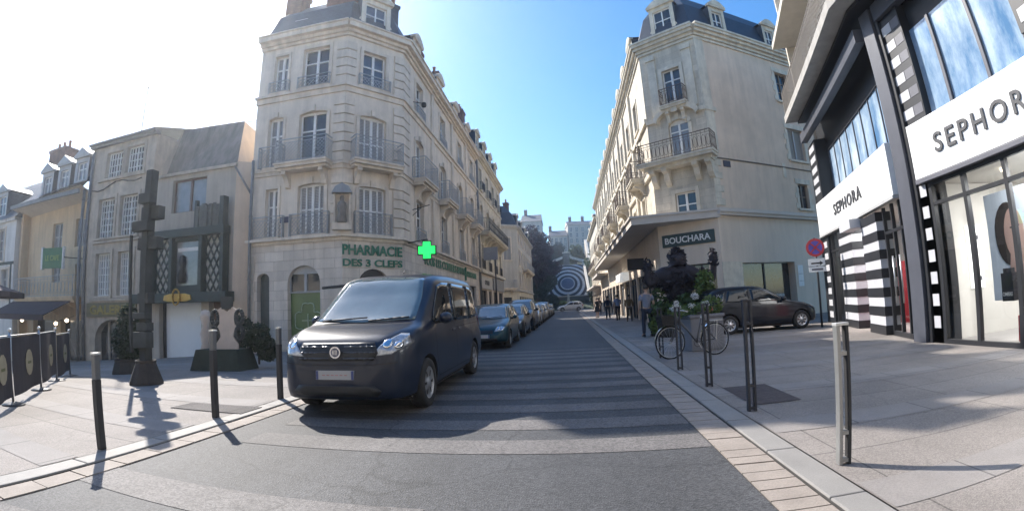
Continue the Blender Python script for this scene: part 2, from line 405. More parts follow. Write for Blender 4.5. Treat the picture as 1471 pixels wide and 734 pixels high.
def pipe(B, F, s, t, z0, z1, r=.05, m=None):
    g = MB(); g.bar(F.P(s, t, z0), F.P(s, t, z1), r, m or ZINCP, 8, smooth=True)
    z = z0+1
    while z < z1: g.bar(F.P(s, t, z-.03), F.P(s, t, z+.03), r*1.25, m or ZINCP, 8); z += 2.4
    return g.build('drainpipe', None, B)
# ================================================================== GROUND
ASPH = None
ASPHD = M('dark asphalt', (.085, .085, .09), .85, .15, 1.2, 0, .3, 55, .4, mott=.1)
BAND = None
PAVE = None
SLAB = None
KERB = M('pale granite kerb', (.26, .245, .225), .7, .1, 2.5, 0, .12, 90, .15)
GUT = M('beige gutter stone', (.31, .265, .225), .8, .16, 3, 0, .2, 60, .3)
JOINT = M('dark joint', (.06, .055, .05), .95, .2, 9)
def paving(name, col, grain, gscale, brick=None, jc=.5, cracks=0, spots=0, mott=.2, rough=.82, bias=.5, track=0, bump=.5):
    m = bpy.data.materials.new(name); m.use_nodes = True; nt = m.node_tree; b = nt.nodes['Principled BSDF']; tc = N(nt, 'ShaderNodeTexCoord'); ob = tc.outputs['Object']
    L = nt.links
    c = ramp(nt, noise(nt, ob, 1.1, 6, .65), tuple(x*.88 for x in col), tuple(x*1.1 for x in col))
    c = mixc(nt, 1., c, ramp(nt, noise(nt, ob, .33, 4, .6), (1-mott,)*3, (1, 1, 1), .38, .6), 'MULTIPLY')
    v = N(nt, 'ShaderNodeTexVoronoi'); v.inputs['Scale'].default_value = gscale; L.new(ob, v.inputs['Vector'])
    sep = N(nt, 'ShaderNodeSeparateColor'); L.new(v.outputs['Color'], sep.inputs[0])
    c = mixc(nt, 1., c, ramp(nt, sep.outputs[0], (1-grain,)*3, (1+grain*.8,)*3, .1, .9), 'MULTIPLY')
    if track:
        c = mixc(nt, 1., c, ramp(nt, noise(nt, ob, 1., 3, .5, (1.3, .07, 1)), (.86,)*3, (1.12,)*3, .35, .65), 'MULTIPLY')
    if cracks:
        nz = N(nt, 'ShaderNodeTexNoise'); nz.inputs['Scale'].default_value = 1.2; nz.inputs['Detail'].default_value = 5; L.new(ob, nz.inputs['Vector'])
        ad = N(nt, 'ShaderNodeVectorMath', operation='MULTIPLY_ADD'); ad.inputs[1].default_value = (.9, .9, 0); L.new(nz.outputs['Color'], ad.inputs[0]); L.new(ob, ad.inputs[2])
        v2 = N(nt, 'ShaderNodeTexVoronoi', feature='DISTANCE_TO_EDGE'); v2.inputs['Scale'].default_value = .42; L.new(ad.outputs[0], v2.inputs['Vector'])
        c = mixc(nt, 1., c, ramp(nt, v2.outputs['Distance'], (1-cracks,)*3, (1, 1, 1), .002, .006), 'MULTIPLY')
    if spots:
        v3 = N(nt, 'ShaderNodeTexVoronoi'); v3.inputs['Scale'].default_value = 2.4; L.new(ob, v3.inputs['Vector'])
        c = mixc(nt, 1., c, ramp(nt, v3.outputs['Distance'], (1-spots,)*3, (1, 1, 1), .04, .055), 'MULTIPLY')
    if brick:
        br = N(nt, 'ShaderNodeTexBrick'); L.new(tc.outputs['UV'], br.inputs['Vector']); br.inputs['Scale'].default_value = 1; br.inputs['Brick Width'].default_value = brick[0]; br.inputs['Row Height'].default_value = brick[1]; br.inputs['Mortar Size'].default_value = brick[2]
        br.offset = brick[3]; br.inputs['Color1'].default_value = (.9, .9, .9, 1); br.inputs['Color2'].default_value = (1.0, 1.0, 1.0, 1); br.inputs['Mortar'].default_value = (jc, jc, jc, 1)
        c = mixc(nt, 1., c, br.outputs['Color'], 'MULTIPLY')
    bu = N(nt, 'ShaderNodeBump'); bu.inputs['Strength'].default_value = bump; bu.inputs['Distance'].default_value = .006; L.new(v.outputs['Distance'], bu.inputs['Height']); L.new(bu.outputs[0], b.inputs['Normal'])
    L.new(c, b.inputs['Base Color']); b.inputs['Roughness'].default_value = rough; MATS[name] = m; return m
ASPH = paving('worn asphalt', (.060, .060, .062), .42, 70, cracks=.45, mott=.22, track=1, rough=.72)
BAND = paving('pale crossing aggregate', (.15, .138, .13), .35, 70, cracks=.3, mott=.3, track=1, rough=.75)
PAVE = paving('exposed aggregate paving', (.27, .24, .215), .2, 90, brick=(2.1, 1.74, .008, 0), jc=.45, cracks=.15, spots=.3, mott=.22, bump=.3)
SLAB = paving('pale granite slabs', (.285, .26, .24), .1, 120, brick=(.9, 3, .009, 0), jc=.45, spots=.25, mott=.18, bump=.15)
def gz(x): return -.06*max(0, min(40, -x)-9.5)
RZ = -.025
g = MB(); xs = [-1200, -300, -60, -40, -9.5, -4.2, 1.6, 60, 300, 1200]
for i in range(len(xs)-1): g.face([(xs[i], -300, gz(xs[i])-.12), (xs[i+1], -300, gz(xs[i+1])-.12), (xs[i+1], 1500, gz(xs[i+1])-.12), (xs[i], 1500, gz(xs[i])-.12)])
struct('ground', g, M('dull ground', (.16, .15, .13), .95, .25, .5, mott=.2))
g = MB(); g.face([(-3.86, -30, RZ), (1.21, -30, RZ), (1.21, 86, RZ), (-3.86, 86, RZ)])
g.face([(-3.86, 86, RZ), (1.21, 86, RZ), (30, 86, RZ), (30, 92, RZ), (-30, 92, RZ), (-30, 86, RZ)])
struct('road', g, ASPH)
g = MB()
for a, b, x0, x1 in [(2.4, 2.84, -3.86, -1.0)]+[(4.0+.795*k, 4.42+.795*k, -3.4, 1.2) for k in range(12)]:
    g.face([(x0, a, RZ+.004), (x1, a, RZ+.004), (x1, b, RZ+.004), (x0, b, RZ+.004)])
g.face([(-3.86, 0.9, RZ+.004), (1.2, 1.1, RZ+.004), (1.2, 2.55, RZ+.004), (.4, 2.72, RZ+.004), (-1.0, 2.42, RZ+.0041), (-3.86, 1.6, RZ+.004)])
struct('crossing_bands', g, BAND)
# gutters of transverse stones and kerbs with a small upstand
rg = random.Random(3)
for side in (0, 1):
    g = MB(); j = MB(); x0, x1 = ((-4.13, -3.86), (1.21, 1.55))[side]
    j.wbox(x0, x1, -12, 88, -.1, RZ+.002); y = -3.0
    step = (.42, .17)[side]
    while y < 60:
        L = step*rg.uniform(.92, 1.08) if y < 14 else step*4
        g.wbox(x0+.006, x1-.006, y+.006, y+L-.007, -.09, RZ+.012+rg.uniform(-.003, .003)); y += L
    struct('gutter_joints', j, JOINT); struct('gutter', g, GUT)
    k = MB(); j = MB(); x0, x1 = ((-4.40, -4.15), (1.57, 1.83))[side]; j.wbox(x0-.01, x1+.01, -12, 88, -.1, -.012); y = -3.3
    while y < 86:
        k.wbox(x0, x1, y+.004, y+.996, -.11, .003); y += 1.0
    struct('kerb_joints', j, JOINT); struct('kerb', k, KERB, bevel=.012)
g = MB(); g.face([(1.84, -12, 0), (60, -12, 0), (60, 92, 0), (1.84, 92, 0)]); struct('pavement', g, PAVE)
g = MB(); xs = [-60, -40, -30, -20, -14, -9.5, -4.41]
for i in range(len(xs)-1): g.face([(xs[i], -12, gz(xs[i])), (xs[i+1], -12, gz(xs[i+1])), (xs[i+1], 92, gz(xs[i+1])), (xs[i], 92, gz(xs[i]))])
struct('plaza', g, PAVE)
g = MB()
def bandq(x0, x1, a, b):
    n = max(1, int(abs(x1-x0)/4)); 
    X = sorted([x0+(x1-x0)*i/n for i in range(n+1)]+([-9.5] if x0 < -9.5 < x1 else []))
    for i in range(len(X)-1): g.face([(X[i], a, gz(X[i])+.004), (X[i+1], a, gz(X[i+1])+.004), (X[i+1], b, gz(X[i+1])+.004), (X[i], b, gz(X[i])+.004)])
for k in range(-2, 8): bandq(-20, -4.42, 2.34+1.6*k, 2.78+1.6*k)
for k in range(-2, 9): bandq(1.85, 7.2, 2.40+1.74*k, 2.84+1.74*k)
struct('paving_bands', g, SLAB)
g = MB(); g.face([(2.08, 5.25, .007), (2.70, 5.3, .007), (2.72, 6.42, .007), (2.08, 6.38, .007)])
tag(g.build('tree_pit_cover', M('brown iron grating', (.075, .06, .06), .85, .3, 9, 0, .4, 50, .6)), 'flat dark brown square cover set in the pale pavement behind a bollard', 'cover')
g = MB()
for i in range(26): g.wbox(-5.55+.05*i, -5.525+.05*i, 5.05, 5.5, gz(-5)+.004, .014)
tag(g.build('tactile_strip', SLAB), 'ribbed pale tactile paving strip beside the left kerb', 'tactile paving')

# ================================================================== PHARMACY BUILDING
FA = Fr((0, 14.5), (1, 0)); AC = (-7.78, 14.5); dC = (math.sin(R_(39.9)), math.cos(R_(39.9)))
FC = Fr(AC, dC); LC = 2.46; CS = (AC[0]+dC[0]*LC, AC[1]+dC[1]*LC)
XS = CS[0]; FS = Fr((XS, 0), (0, 1)); YE = 31.4
P = thing('pharmacy_building', (-9, 18, 0), 'tall pale limestone corner building with a pharmacy on its ground floor', 'building')
zg = 3.98
opA = [(-11.05, -10.4, 10.0, 11.62), (-9.72, -8.55, 9.98, 11.68), (-11.1, -10.42, 6.85, 8.9, .08), (-9.7, -8.52, 6.85, 8.92, .1), (-11.05, -10.5, 4.15, 6.0), (-9.62, -8.52, 4.15, 6.05, .08)]
gA = [(-11.38, -10.82, -.2, 2.82, .2), (-10.02, -8.66, -.2, 3.04, .62)]
opC = [(.66, 1.66, 10.0, 11.5), (.6, 1.72, 6.85, 8.75, .12), (.64, 1.72, 4.12, 5.93, .08)]
gC = [(.6, 1.86, -.2, 2.86, .6)]
cs_ = [18.5, 22.4, 26.3, 29.7]
opS = []
for c in cs_: opS += [(c-.5, c+.5, 10.0, 11.5), (c-.55, c+.55, 6.85, 8.75, .15), (c-.52, c+.52, 4.12, 6.0)]
gS = [(18.2, 19.8, -.2, 2.9, .6), (21.5, 23.3, -.2, 2.75), (24.4, 26.6, -.2, 2.75), (27.6, 30.2, -.2, 2.75)]
for F, s0, s1, op, gr in ((FA, -11.75, AC[0], opA, gA), (FC, 0, LC, opC, gC), (FS, CS[1], YE, opS, gS)):
    m = MB(); wall(m, F, s0, s1, zg, 12.3, op, .25, STONE); wall(m, F, s0, s1, -.9, zg, gr, .3, STONEB); m.build('wall', None, P)
m = MB(); m.face([(-11.75, 14.5, -1), (-11.75, 24, -1), (-11.75, 24, 12.3), (-11.75, 14.5, 12.3)], STONE); m.face([(-11.75, 24, -1), (XS, YE, -1), (XS, YE, 12.3), (-11.75, 24, 12.3)], STONE); m.build('side_wall', None, P)
WA = [dict(cols=2), dict(cols=2), dict(cols=2), dict(cols=2), dict(cols=2), dict(cols=4, rows=(.5,), gm=LOUV, louv=True)]
for o, k in zip(opA, WA): window(P, FA, *o[:4], r=(o[4] if len(o) > 4 else 0), surround=.14 if o[1]-o[0] > .8 else .1, **{**dict(gm=GLC if o[0] < -10 else GL, key=(len(o) > 4)), **k})
for o, k in zip(opC, [dict(cols=2, rows=(.6,), gm=GLB), dict(cols=4, rows=(.42,), gm=LOUV, louv=True), dict(cols=4, rows=(.5,), gm=LOUV, louv=True)]): window(P, FC, *o[:4], r=(o[4] if len(o) > 4 else 0), key=len(o) > 4, **k)
for i, o in enumerate(opS): window(P, FS, *o[:4], r=(o[4] if len(o) > 4 else 0), key=i % 3 == 1, gm=(GL, GLC, GL)[i % 3])
# ground floor doors and shop windows
GREEND = M('dark green grey door', (.055, .075, .075), .5, .2, 4, .15)
d = MB(); d.box(FA, -11.37, -10.83, -.28, -.22, -.2, 2.8, GREEND)
for z0 in (.2, 1.15, 2.0): d.box(FA, -11.3, -10.9, -.219, -.2, z0, z0+.7, GREEND)
d.build('side_door', None, P)
POSTER = M('green leaf poster', (.10, .17, .055), .35, .2, 1.5, spec=.6)
o = window(P, FA, -10.02, -8.66, 2.05, 3.04, r=.5, cols=2, rows=(), gm=GL, fm=GREYW, surround=0, sill=False)
d = MB(); d.box(FA, -10.0, -8.68, -.26, -.2, -.2, 2.06, POSTER); d.build('window_poster', None, P)
LT = M('pale green outline', (.42, .5, .36), .5, .1, 5)
d = MB(); cx, cz = -9.28, 1.05
pts = []
for q in range(4):
    a0 = q*PI/2
    for i in range(9):
        th = a0-PI/4+PI/2*i/8; rr = .36+.24*abs(math.sin((th-a0+PI/4)*2))*(1+.3*math.sin((th-a0+PI/4)*6))
        pts.append(FA.P(cx+rr*math.cos(th), -.185, cz+rr*1.15*math.sin(th)))
d.tube(pts, .022, LT, 5, True); d.bar(FA.P(cx-.25, -.185, cz), FA.P(cx+.3, -.185, cz), .02, LT); d.bar(FA.P(cx, -.185, cz-.3), FA.P(cx, -.185, cz+.25), .02, LT)
d.build('leaf_cross_drawing', None, P)
window(P, FC, .6, 1.86, 1.6, 2.86, r=.6, cols=2, rows=(), gm=GL, fm=IROND, surround=0, sill=False)
d = MB(); d.box(FC, .62, 1.84, -.28, -.2, -.2, 1.6, POSTER); d.build('window_poster', None, P)
for o in gS: window(P, FS, o[0], o[1], .35, o[3], r=(o[4] if len(o) > 4 else 0), cols=2, rows=(), gm=GL, fm=WHITE if len(o) > 4 else IROND, surround=0, sill=False)
# cornices, strings, quoins
for F, a, b in ((FA, -11.75, AC[0]), (FC, 0, LC), (FS, CS[1], YE)):
    e = .35
    cornice(P, F, a, b, 12.3, [(.1, -.32, -.2), (.2, -.2, -.06), (.38, -.06, .14), (.44, .14, .2)], e0=e if F is not FA else 0, e1=e if F is not FS else 0)
    cornice(P, F, a, b, 9.72, [(.06, -.16, .06), (.14, .06, .16)], name='string_course', e0=e, e1=e)
    cornice(P, F, a, b, 6.72, [(.05, -.2, -.05), (.1, -.05, .06)], name='string_course', e0=e, e1=e)
    cornice(P, F, a, b, 3.98, [(.07, -.12, 0), (.2, 0, .1)], name='string_course', e0=e, e1=e)
for F, a, b in ((FA, -8.22, AC[0]+.035), (FC, -.035, .36), (FC, LC-.42, LC+.03), (FS, CS[1]-.03, CS[1]+.75), (FS, YE-.5, YE-.08)):
    for z0, z1 in ((4.1, 6.5), (6.8, 9.54), (9.9, 11.95)): quoins(P, F, a, b, z0, z1)
quoins(P, FA, -11.74, -11.5, -.5, 3.8, .5, .03, t=.05)
for c in (20.45, 24.35, 28.0):
    m = MB(); m.box(FS, c-.16, c+.16, .001, .1, 6.8, 9.54, TRIM); m.box(FS, c-.16, c+.16, .001, .1, 9.9, 11.95, TRIM); m.box(FS, c-.16, c+.16, .001, .1, 4.12, 6.5, TRIM); m.build('pilaster', None, P)
# balconies and railings
balcony(P, FA, -10.35, -8.18, 6.78, .55, .9, cons=(.14, .86)); balcony(P, FC, .22, 2.24, 6.78, .55, .9, cons=(.14, .86))
railing(P, FA, -11.35, -10.28, .02, .2, 6.8, 7.65)
for o in opA[:2]: railing(P, FA, o[0]-.12, o[1]+.12, .02, .14, 9.92, 10.4, style='lattice')
railing(P, FC, .5, 1.84, .02, .14, 9.92, 10.4)
for F, a, b in ((FA, -11.6, -10.2), (FA, -9.9, -8.3), (FC, .45, 1.95)): railing(P, F, a, b, .02, .13, 4.1, 4.92)
for c in cs_:
    balcony(P, FS, c-.95, c+.95, 6.78, .6, .95, cons=(.25, .75)); railing(P, FS, c-.6, c+.6, .02, .12, 4.1, 4.75); railing(P, FS, c-.6, c+.6, .02, .12, 9.92, 10.35)
# statue niche on the corner
m = MB(); cx = .02; FQ = Fr((AC[0]-.0, AC[1]), (math.cos(R_(-25)) if 0 else math.cos(R_(25)), math.sin(R_(25))))
m.box(FQ, -.34, .34, .05, .3, 4.18, 4.42, TRIM); m.box(FQ, -.25, .25, .05, .09, 4.42, 5.5, TRIM); m.prism(FQ, [(-.36, 5.5), (.36, 5.5), (.24, 5.72), (0, 5.86), (-.24, 5.72)], .05, .36, ZINC)
m.box(FQ, -.3, -.24, .05, .2, 4.42, 5.5, TRIM); m.box(FQ, .24, .3, .05, .2, 4.42, 5.5, TRIM); m.build('statue_niche', None, P)
m = MB(); m.lathe(FQ.P(0, .2, 4.42), [(.15, 0), (.17, .1), (.14, .4), (.17, .62), (.15, .74), (.06, .8), (.075, .86), (.08, .93), (.05, 1.0), (.0, 1.02)], 12, M('weathered statue stone', (.2, .18, .16), .9, .3, 5))
tag(m.build('saint_statue', None), 'small robed grey stone statue standing in the corner niche of the pharmacy', 'statue')
# roof
ins = 1.5
ev = [(-11.75, 14.5), AC, CS, (XS, YE)]; inn = [(-11.2, 14.5+ins), (AC[0]-.55, AC[1]+ins), (CS[0]-ins, CS[1]+.5), (XS-ins, YE)]
mansard(P, ev, 12.5, 15.0, ins, inner=inn)
m = MB(); m.face([(-11.75, 14.5, 12.3), (-11.75, 24, 12.3), (-11.2, 24, 15), (-11.2, 16, 15), (-11.55, 15.1, 14.05)], STONE); m.face([(-11.2, 16, 15), (AC[0]-.55, 16, 15), (CS[0]-ins, CS[1]+.5, 15), (XS-ins, YE, 15), (-11.2, 24, 15)], ZINC)
m.face([(XS, YE, 12.3), (XS-ins, YE, 15), (-11.2, 24, 15), (-11.75, 24, 12.3)], STONE); m.build('gable_wall', None, P)
dormer(P, FC, 1.24, 1.35, 12.55, 1.65, tf=-.2, back=1.6)
for c in (18.9, 22.9, 26.6, 30.1): dormer(P, FS, c, 1.25, 12.55, 1.5, tf=-.25, back=1.3, scroll=False)
m = MB(); F2 = FA
m.box(F2, -10.62, -10.0, -.72, -.42, 12.85, 13.55, WHITE); o = m.build('roof_window', None, P)
m = MB(); m.box(F2, -10.55, -10.07, -.45, -.41, 12.92, 13.48, GLB); m.build('glass', None, o)
chimney(P, FA, -11.2, -1.0, .8, .7, 12.8, 15.6, 2); chimney(P, FA, -8.7, -.9, 1.5, 1.0, 13, 17.0, 4); chimney(P, FC, 2.6, -1.6, .9, .6, 14, 15.6, 3, SLATE)
chimney(P, FS, 20.8, -.75, 1.2, .7, 13, 15.0, 2); chimney(P, FS, 24.7, -.75, .7, .7, 13, 15.6, 1)
pipe(P, FS, YE-.05, .07, 0, 12.2)
# signs
GREENL = M('green sign letters', (.015, .16, .095), .45, .12, 4)
t = thing('pharmacy_sign', FC.P(.1, 0, 2.9), 'green capital lettering PHARMACIE DES 3 CLEFS on the corner above the shop', 'sign')
text_mesh(FC, 'PHARMACIE', .0, 2.42, 3.34, 3.72, .012, .04, GREENL, 'lettering', t, .022)
text_mesh(FC, 'DES 3 CLEFS', .02, 2.42, 2.93, 3.2, .012, .04, GREENL, 'lettering', t, .022)
t = thing('pharmacy_side_sign', FS.P(20, 0, 3.3), 'long line of green lettering along the street side of the pharmacy', 'sign')
text_mesh(FS, 'TOUS LES CONSEILS SANTE', 18.9, 26.9, 3.3, 3.72, .012, .04, GREENL, 'lettering', t, .02)
m = MB(); m.box(FS, 26.95, 27.1, .002, .1, 3.0, 3.8, GREENL); m.build('divider', None, t)
text_mesh(FS, 'ORTHOPEDIE', 27.4, 30.3, 3.25, 3.62, .012, .04, GREENL, 'lettering', t, .02)
t = thing('pharmacy_cross', (-5.15, 16.2, 3.1), 'bright lit green pharmacy cross on a bracket above the van', 'sign')
GREENE = M('lit green LED face', (.01, .75, .09), .4, .05, 40, 0, .0, emit=1.15)
m = MB(); FX = Fr((-5.15, 16.2), (math.cos(R_(10)), math.sin(R_(10)))); q, r = .31, .13
cr = lambda q, r, zc: [(-r, zc-q), (r, zc-q), (r, zc-r), (q, zc-r), (q, zc+r), (r, zc+r), (r, zc+q), (-r, zc+q), (-r, zc+r), (-q, zc+r), (-q, zc-r), (-r, zc-r)]
m.prism(FX, cr(.36, .17, 3.52), -.1, .1, M('dark green casing', (.01, .09, .05), .4, .2, 4)); m.build('casing', None, t)
m = MB(); m.prism(FX, cr(q, r+.01, 3.52), .101, .115, GREENE); m.build('lit_face', None, t)
m = MB(); m.bar((-5.15, 16.25, 3.95), (XS, 16.9, 3.95), .025, IROND); m.bar((-5.15, 16.25, 3.95), (-5.15, 16.22, 3.8), .02, IROND); m.build('bracket', None, t)
m = MB(); m.box(FA, -10.36, -9.95, .002, .03, 4.66, 4.88, M('street plate', (.02, .03, .09), .35, .1, 5)); o = tag(m.build('street_plate', None), 'small dark blue street name plate between first floor windows', 'street plate')
m = MB(); m.bar(FS.P(17.7, 0, 10.35), FS.P(17.7, .5, 10.2), .02, IROND); m.lathe(FS.P(17.7, .5, 10.02), [(0, 0), (.09, .02), (.12, .1), (.1, .2), (.03, .24)], 10, BLACK); tag(m.build('security_camera', None), 'dark dome camera on a short arm high on the pharmacy corner', 'camera')
m = MB(); m.bar(FS.P(17.6, 0, 5.45), FS.P(17.6, .75, 5.6), .02, IROND); m.bar(FS.P(17.6, 0, 5.2), FS.P(17.6, .4, 5.52), .014, IROND); tag(m.build('empty_sign_bracket', None), 'bare iron sign bracket above the green cross', 'bracket')

# ================================================================== SECOND BUILDING OF THE ROW
Q = thing('apartment_building', (XS-3, 37, 0), 'cream stone building with a long dark balcony right behind the pharmacy', 'building')
Y0, Y1 = YE+.02, 43.4; op = []; cs2 = [33.0, 35.9, 38.8, 41.7]
for c in cs2: op += [(c-.5, c+.5, 10.2, 11.9), (c-.55, c+.55, 6.9, 9.0, .3), (c-.5, c+.5, 4.2, 6.0)]
gr = [(Y0+.5, 34.4, -.2, 2.6), (35.2, 36.6, -.2, 2.6), (37.4, 39.4, -.2, 2.6), (40.2, 42.8, -.2, 2.6)]
m = MB(); wall(m, FS, Y0, Y1, 4, 12.8, op, .25, BSTONE, t=.02); wall(m, FS, Y0, Y1, -.2, 4, gr, .3, SMOOTHC, t=.02)
m.face([(XS+.02, Y1, -.2), (XS-7, Y1, -.2), (XS-7, Y1, 12.8), (XS+.02, Y1, 12.8)], BSTONE); m.build('wall', None, Q)
for i, o in enumerate(op): window(Q, FS, *o[:4], r=(o[4] if len(o) > 4 else 0), t=.02, key=i % 3 == 1, gm=(GL, GLC, GLB)[(i*7) % 3], surround=.2 if i % 3 == 1 else .12, sm=BTRIM)
for o in gr: window(Q, FS, o[0], o[1], .3, o[3], cols=2, rows=(), t=.02, gm=GL, fm=IROND, surround=0, sill=False)
balcony(Q, FS, 32.2, 42.5, 6.86, .75, 1.0, m=BTRIM, rm=IROND, style='scroll', cons=(.06, .2, .34, .48, .62, .76, .9), step=.2)
for c in cs2: railing(Q, FS, c-.55, c+.55, .03, .14, 4.15, 4.85, IROND, 'bars'); railing(Q, FS, c-.55, c+.55, .03, .3, 10.1, 10.7, IROND, 'bars')
cornice(Q, FS, Y0, Y1, 12.8, [(.12, -.3, -.15), (.3, -.15, .0), (.42, .0, .15)], BTRIM); cornice(Q, FS, Y0, Y1, 9.9, [(.1, -.1, .08)], BTRIM, 'string_course'); cornice(Q, FS, Y0, Y1, 3.95, [(.28, -.12, .1)], BTRIM, 'string_course')
mansard(Q, [(XS, Y0), (XS, Y1)], 12.95, 15.6, 1.4, inner=[(XS-1.4, Y0), (XS-1.4, Y1)])
m = MB(); m.face([(XS-1.4, Y0, 15.6), (XS-1.4, Y1, 15.6), (XS-7, Y1, 15.6), (XS-7, Y0, 15.6)], ZINC); m.face([(XS, Y1, 12.8), (XS-1.4, Y1, 15.6), (XS-7, Y1, 15.6), (XS-7, Y1, 12.8)], BSTONE); m.face([(XS, Y0, 12.8), (XS-1.4, Y0, 15.6), (XS-7, Y0, 15.6), (XS-7, Y0, 12.8)], BSTONE); m.build('roof_end', None, Q)
for c in cs2: dormer(Q, FS, c, 1.5, 13.0, 1.7, tf=-.1, back=1.4, m=BTRIM, scroll=False)
chimney(Q, FS, 31.9, -.9, .9, .6, 13.5, 16.3, 2); pipe(Q, FS, Y0+.25, .09, 0, 12.6)
SHOPW = M('off white shop board', (.45, .43, .40), .6, .08, 3); SHOPD = M('charcoal shop board', (.04, .042, .05), .5, .2, 3)
m = MB(); m.box(FS, Y0+.4, 36.4, .03, .12, 2.7, 3.6, SHOPW); o = tag(m.build('shop_fascia', None), 'pale shop fascia board with dark wording beyond the pharmacy downpipe', 'shop sign')
text_mesh(FS, 'OPTIQUE', 33.0, 34.9, 2.95, 3.35, .121, .02, SHOPD, 'lettering', o)
m = MB(); m.box(FS, 37.0, 42.9, .03, .14, 2.7, 3.7, M('weathered grey fascia', (.25, .25, .25), .7, .1, 3)); tag(m.build('shop_fascia', None), 'long plain grey shop fascia below the dark iron balcony', 'shop sign')
t = thing('lamp_bracket_sign', (-5.4, 31.2, 4), 'rectangular pale blade sign on a tall post in front of the downpipe', 'sign')
m = MB(); m.wbox(-5.75, -4.75, 31.1, 31.2, 4.6, 5.5, M('pale grey panel', (.32, .32, .33), .6, .1, 4)); m.build('panel', None, t)
m = MB(); m.bar((-4.95, 31.15, -.05), (-4.95, 31.15, 4.6), .05, IROND, 8, smooth=True); m.build('pole', None, t)

# ================================================================== THIRD BUILDING (white chamfered corner)
T3 = thing('apartment_building', (XS-3, 56, 0), 'white rendered chamfered corner house with grey mansard further up the street', 'building')
RW = M('off white render', (.50, .47, .42), .9, .08, 1.2, .2, .05, 60, .1)
y3a, y3b = 54.6, 76.5; c0 = (-10.6, 51.2); F3 = Fr(c0, (XS+.3-c0[0], y3a-c0[1])); L3 = math.hypot(XS+.3-c0[0], y3a-c0[1]); F3S = Fr((XS+.3, 0), (0, 1))
oc = [(1.6, 2.9, 6.9, 9.6), (1.6, 2.9, 3.6, 6.0), (3.9, 4.9, 6.9, 9.6)]; gc = [(1.0, 2.6, .1, 2.4), (3.2, 4.8, .1, 2.4)]
os_ = []; gs_ = []
for k in range(7):
    c = y3a+1.8+k*3.05; os_ += [(c-.5, c+.5, 9.2, 10.6), (c-.5, c+.5, 6.4, 8.4), (c-.5, c+.5, 3.7, 5.6)]; gs_.append((c-1.1, c+1.1, .1, 2.5))
m = MB(); wall(m, F3, 0, L3, 3.2, 11.0, oc, .25, RW); wall(m, F3, 0, L3, -.2, 3.2, gc, .3, BTRIM); wall(m, F3S, y3a, y3b, 3.2, 11.0, os_, .25, RW); wall(m, F3S, y3a, y3b, -.2, 3.2, gs_, .3, BTRIM)
m.face([(c0[0], c0[1], -.5), (-18, 51.2, -.5), (-18, 51.2, 11), (c0[0], c0[1], 11)], RW); m.face([(XS+.3, y3b, -.2), (-18, y3b, -.2), (-18, y3b, 11), (XS+.3, y3b, 11)], RW); m.build('wall', None, T3)
for i, o in enumerate(oc): window(T3, F3, *o, cols=2, rows=(.5,), gm=LOUV, louv=True, fm=GREYW, surround=.1)
for i, o in enumerate(os_): window(T3, F3S, *o, cols=2, gm=(GLC, GL)[i % 2], surround=.1)
for o in gc: window(T3, F3, *o, cols=2, rows=(), gm=GL, fm=IROND, surround=0, sill=False)
for o in gs_: window(T3, F3S, *o, cols=2, rows=(), gm=GL, fm=IROND, surround=0, sill=False)
for F, a, b in ((F3, 0, L3), (F3S, y3a, y3b)):
    cornice(T3, F, a, b, 11.0, [(.15, -.25, -.05), (.35, -.05, .15)], RW); cornice(T3, F, a, b, 3.2, [(.18, -.1, .1)], RW, 'string_course')
balcony(T3, F3, 1.0, 5.2, 3.5, .7, .95, rm=IRON, style='bars', cons=(.1, .9)); balcony(T3, F3S, 60, 72, 6.2, .7, .95, rm=IRON, style='bars', cons=(.1, .5, .9), step=.3)
mansard(T3, [(-18, 51.2), c0, (XS+.3, y3a), (XS+.3, y3b)], 11.15, 13.9, 1.3, inner=[(-18, 52.4), (-11.1, 52.4), (XS-1.2, y3a+1), (XS-1.2, y3b)])
m = MB(); m.face([(XS-1.2, y3a+1, 13.9), (XS-1.2, y3b, 13.9), (-18, y3b, 13.9), (-18, 52.4, 13.9), (-11.1, 52.4, 13.9)], ZINC); m.build('roof_top', None, T3)
dormer(T3, F3, 2.3, 1.7, 11.2, 1.7, tf=-.15, back=1.3, round_=False, scroll=False, m=RW)
for k in range(4): dormer(T3, F3S, y3a+3+k*5, 1.5, 11.2, 1.6, tf=-.15, back=1.3, round_=False, scroll=False, m=RW)
chimney(T3, F3, .6, -1.0, .6, .6, 12.5, 15.2, 1); chimney(T3, F3S, 60, -1.5, .9, .7, 13, 15.3, 2)
m = MB(); m.box(F3, .6, 1.9, .02, .3, 2.45, 3.1, SHOPD); tag(m.build('shop_sign', None), 'dark square shop sign on the white corner house', 'shop sign')
# tile-roofed house closing the left row beyond the last side street
T4 = thing('apartment_building', (-8, 80, 0), 'narrow grey stone house behind the big dark tree at the end of the left row', 'building')
m = MB(); F4 = Fr((XS-.5, 0), (0, 1)); oo = [(81.2+2.4*k, 82.1+2.4*k, z, z+1.7) for k in range(2) for z in (1, 4.3, 7.3)]
wall(m, F4, 80.5, 86, -.2, 9.6, oo, .25, BSTONE); m.face([(XS-.5, 80.5, -.2), (-16, 80.5, -.2), (-16, 80.5, 9.6), (XS-.5, 80.5, 9.6)], BSTONE); m.build('wall', None, T4)
for i, o in enumerate(oo): window(T4, F4, *o, surround=.1)
m = MB(); m.face([(XS-.4, 80.4, 9.6), (XS-.4, 86, 9.6), (-11, 86, 12.4), (-11, 80.4, 12.4)], SLATE); m.face([(-16, 80.4, 9.6), (-16, 86, 9.6), (-11, 86, 12.4), (-11, 80.4, 12.4)], SLATE); m.face([(XS-.4, 76.5, 9.6), (-16, 80.5, 9.6), (-11, 80.5, 12.4)], BSTONE); m.build('roof', None, T4)
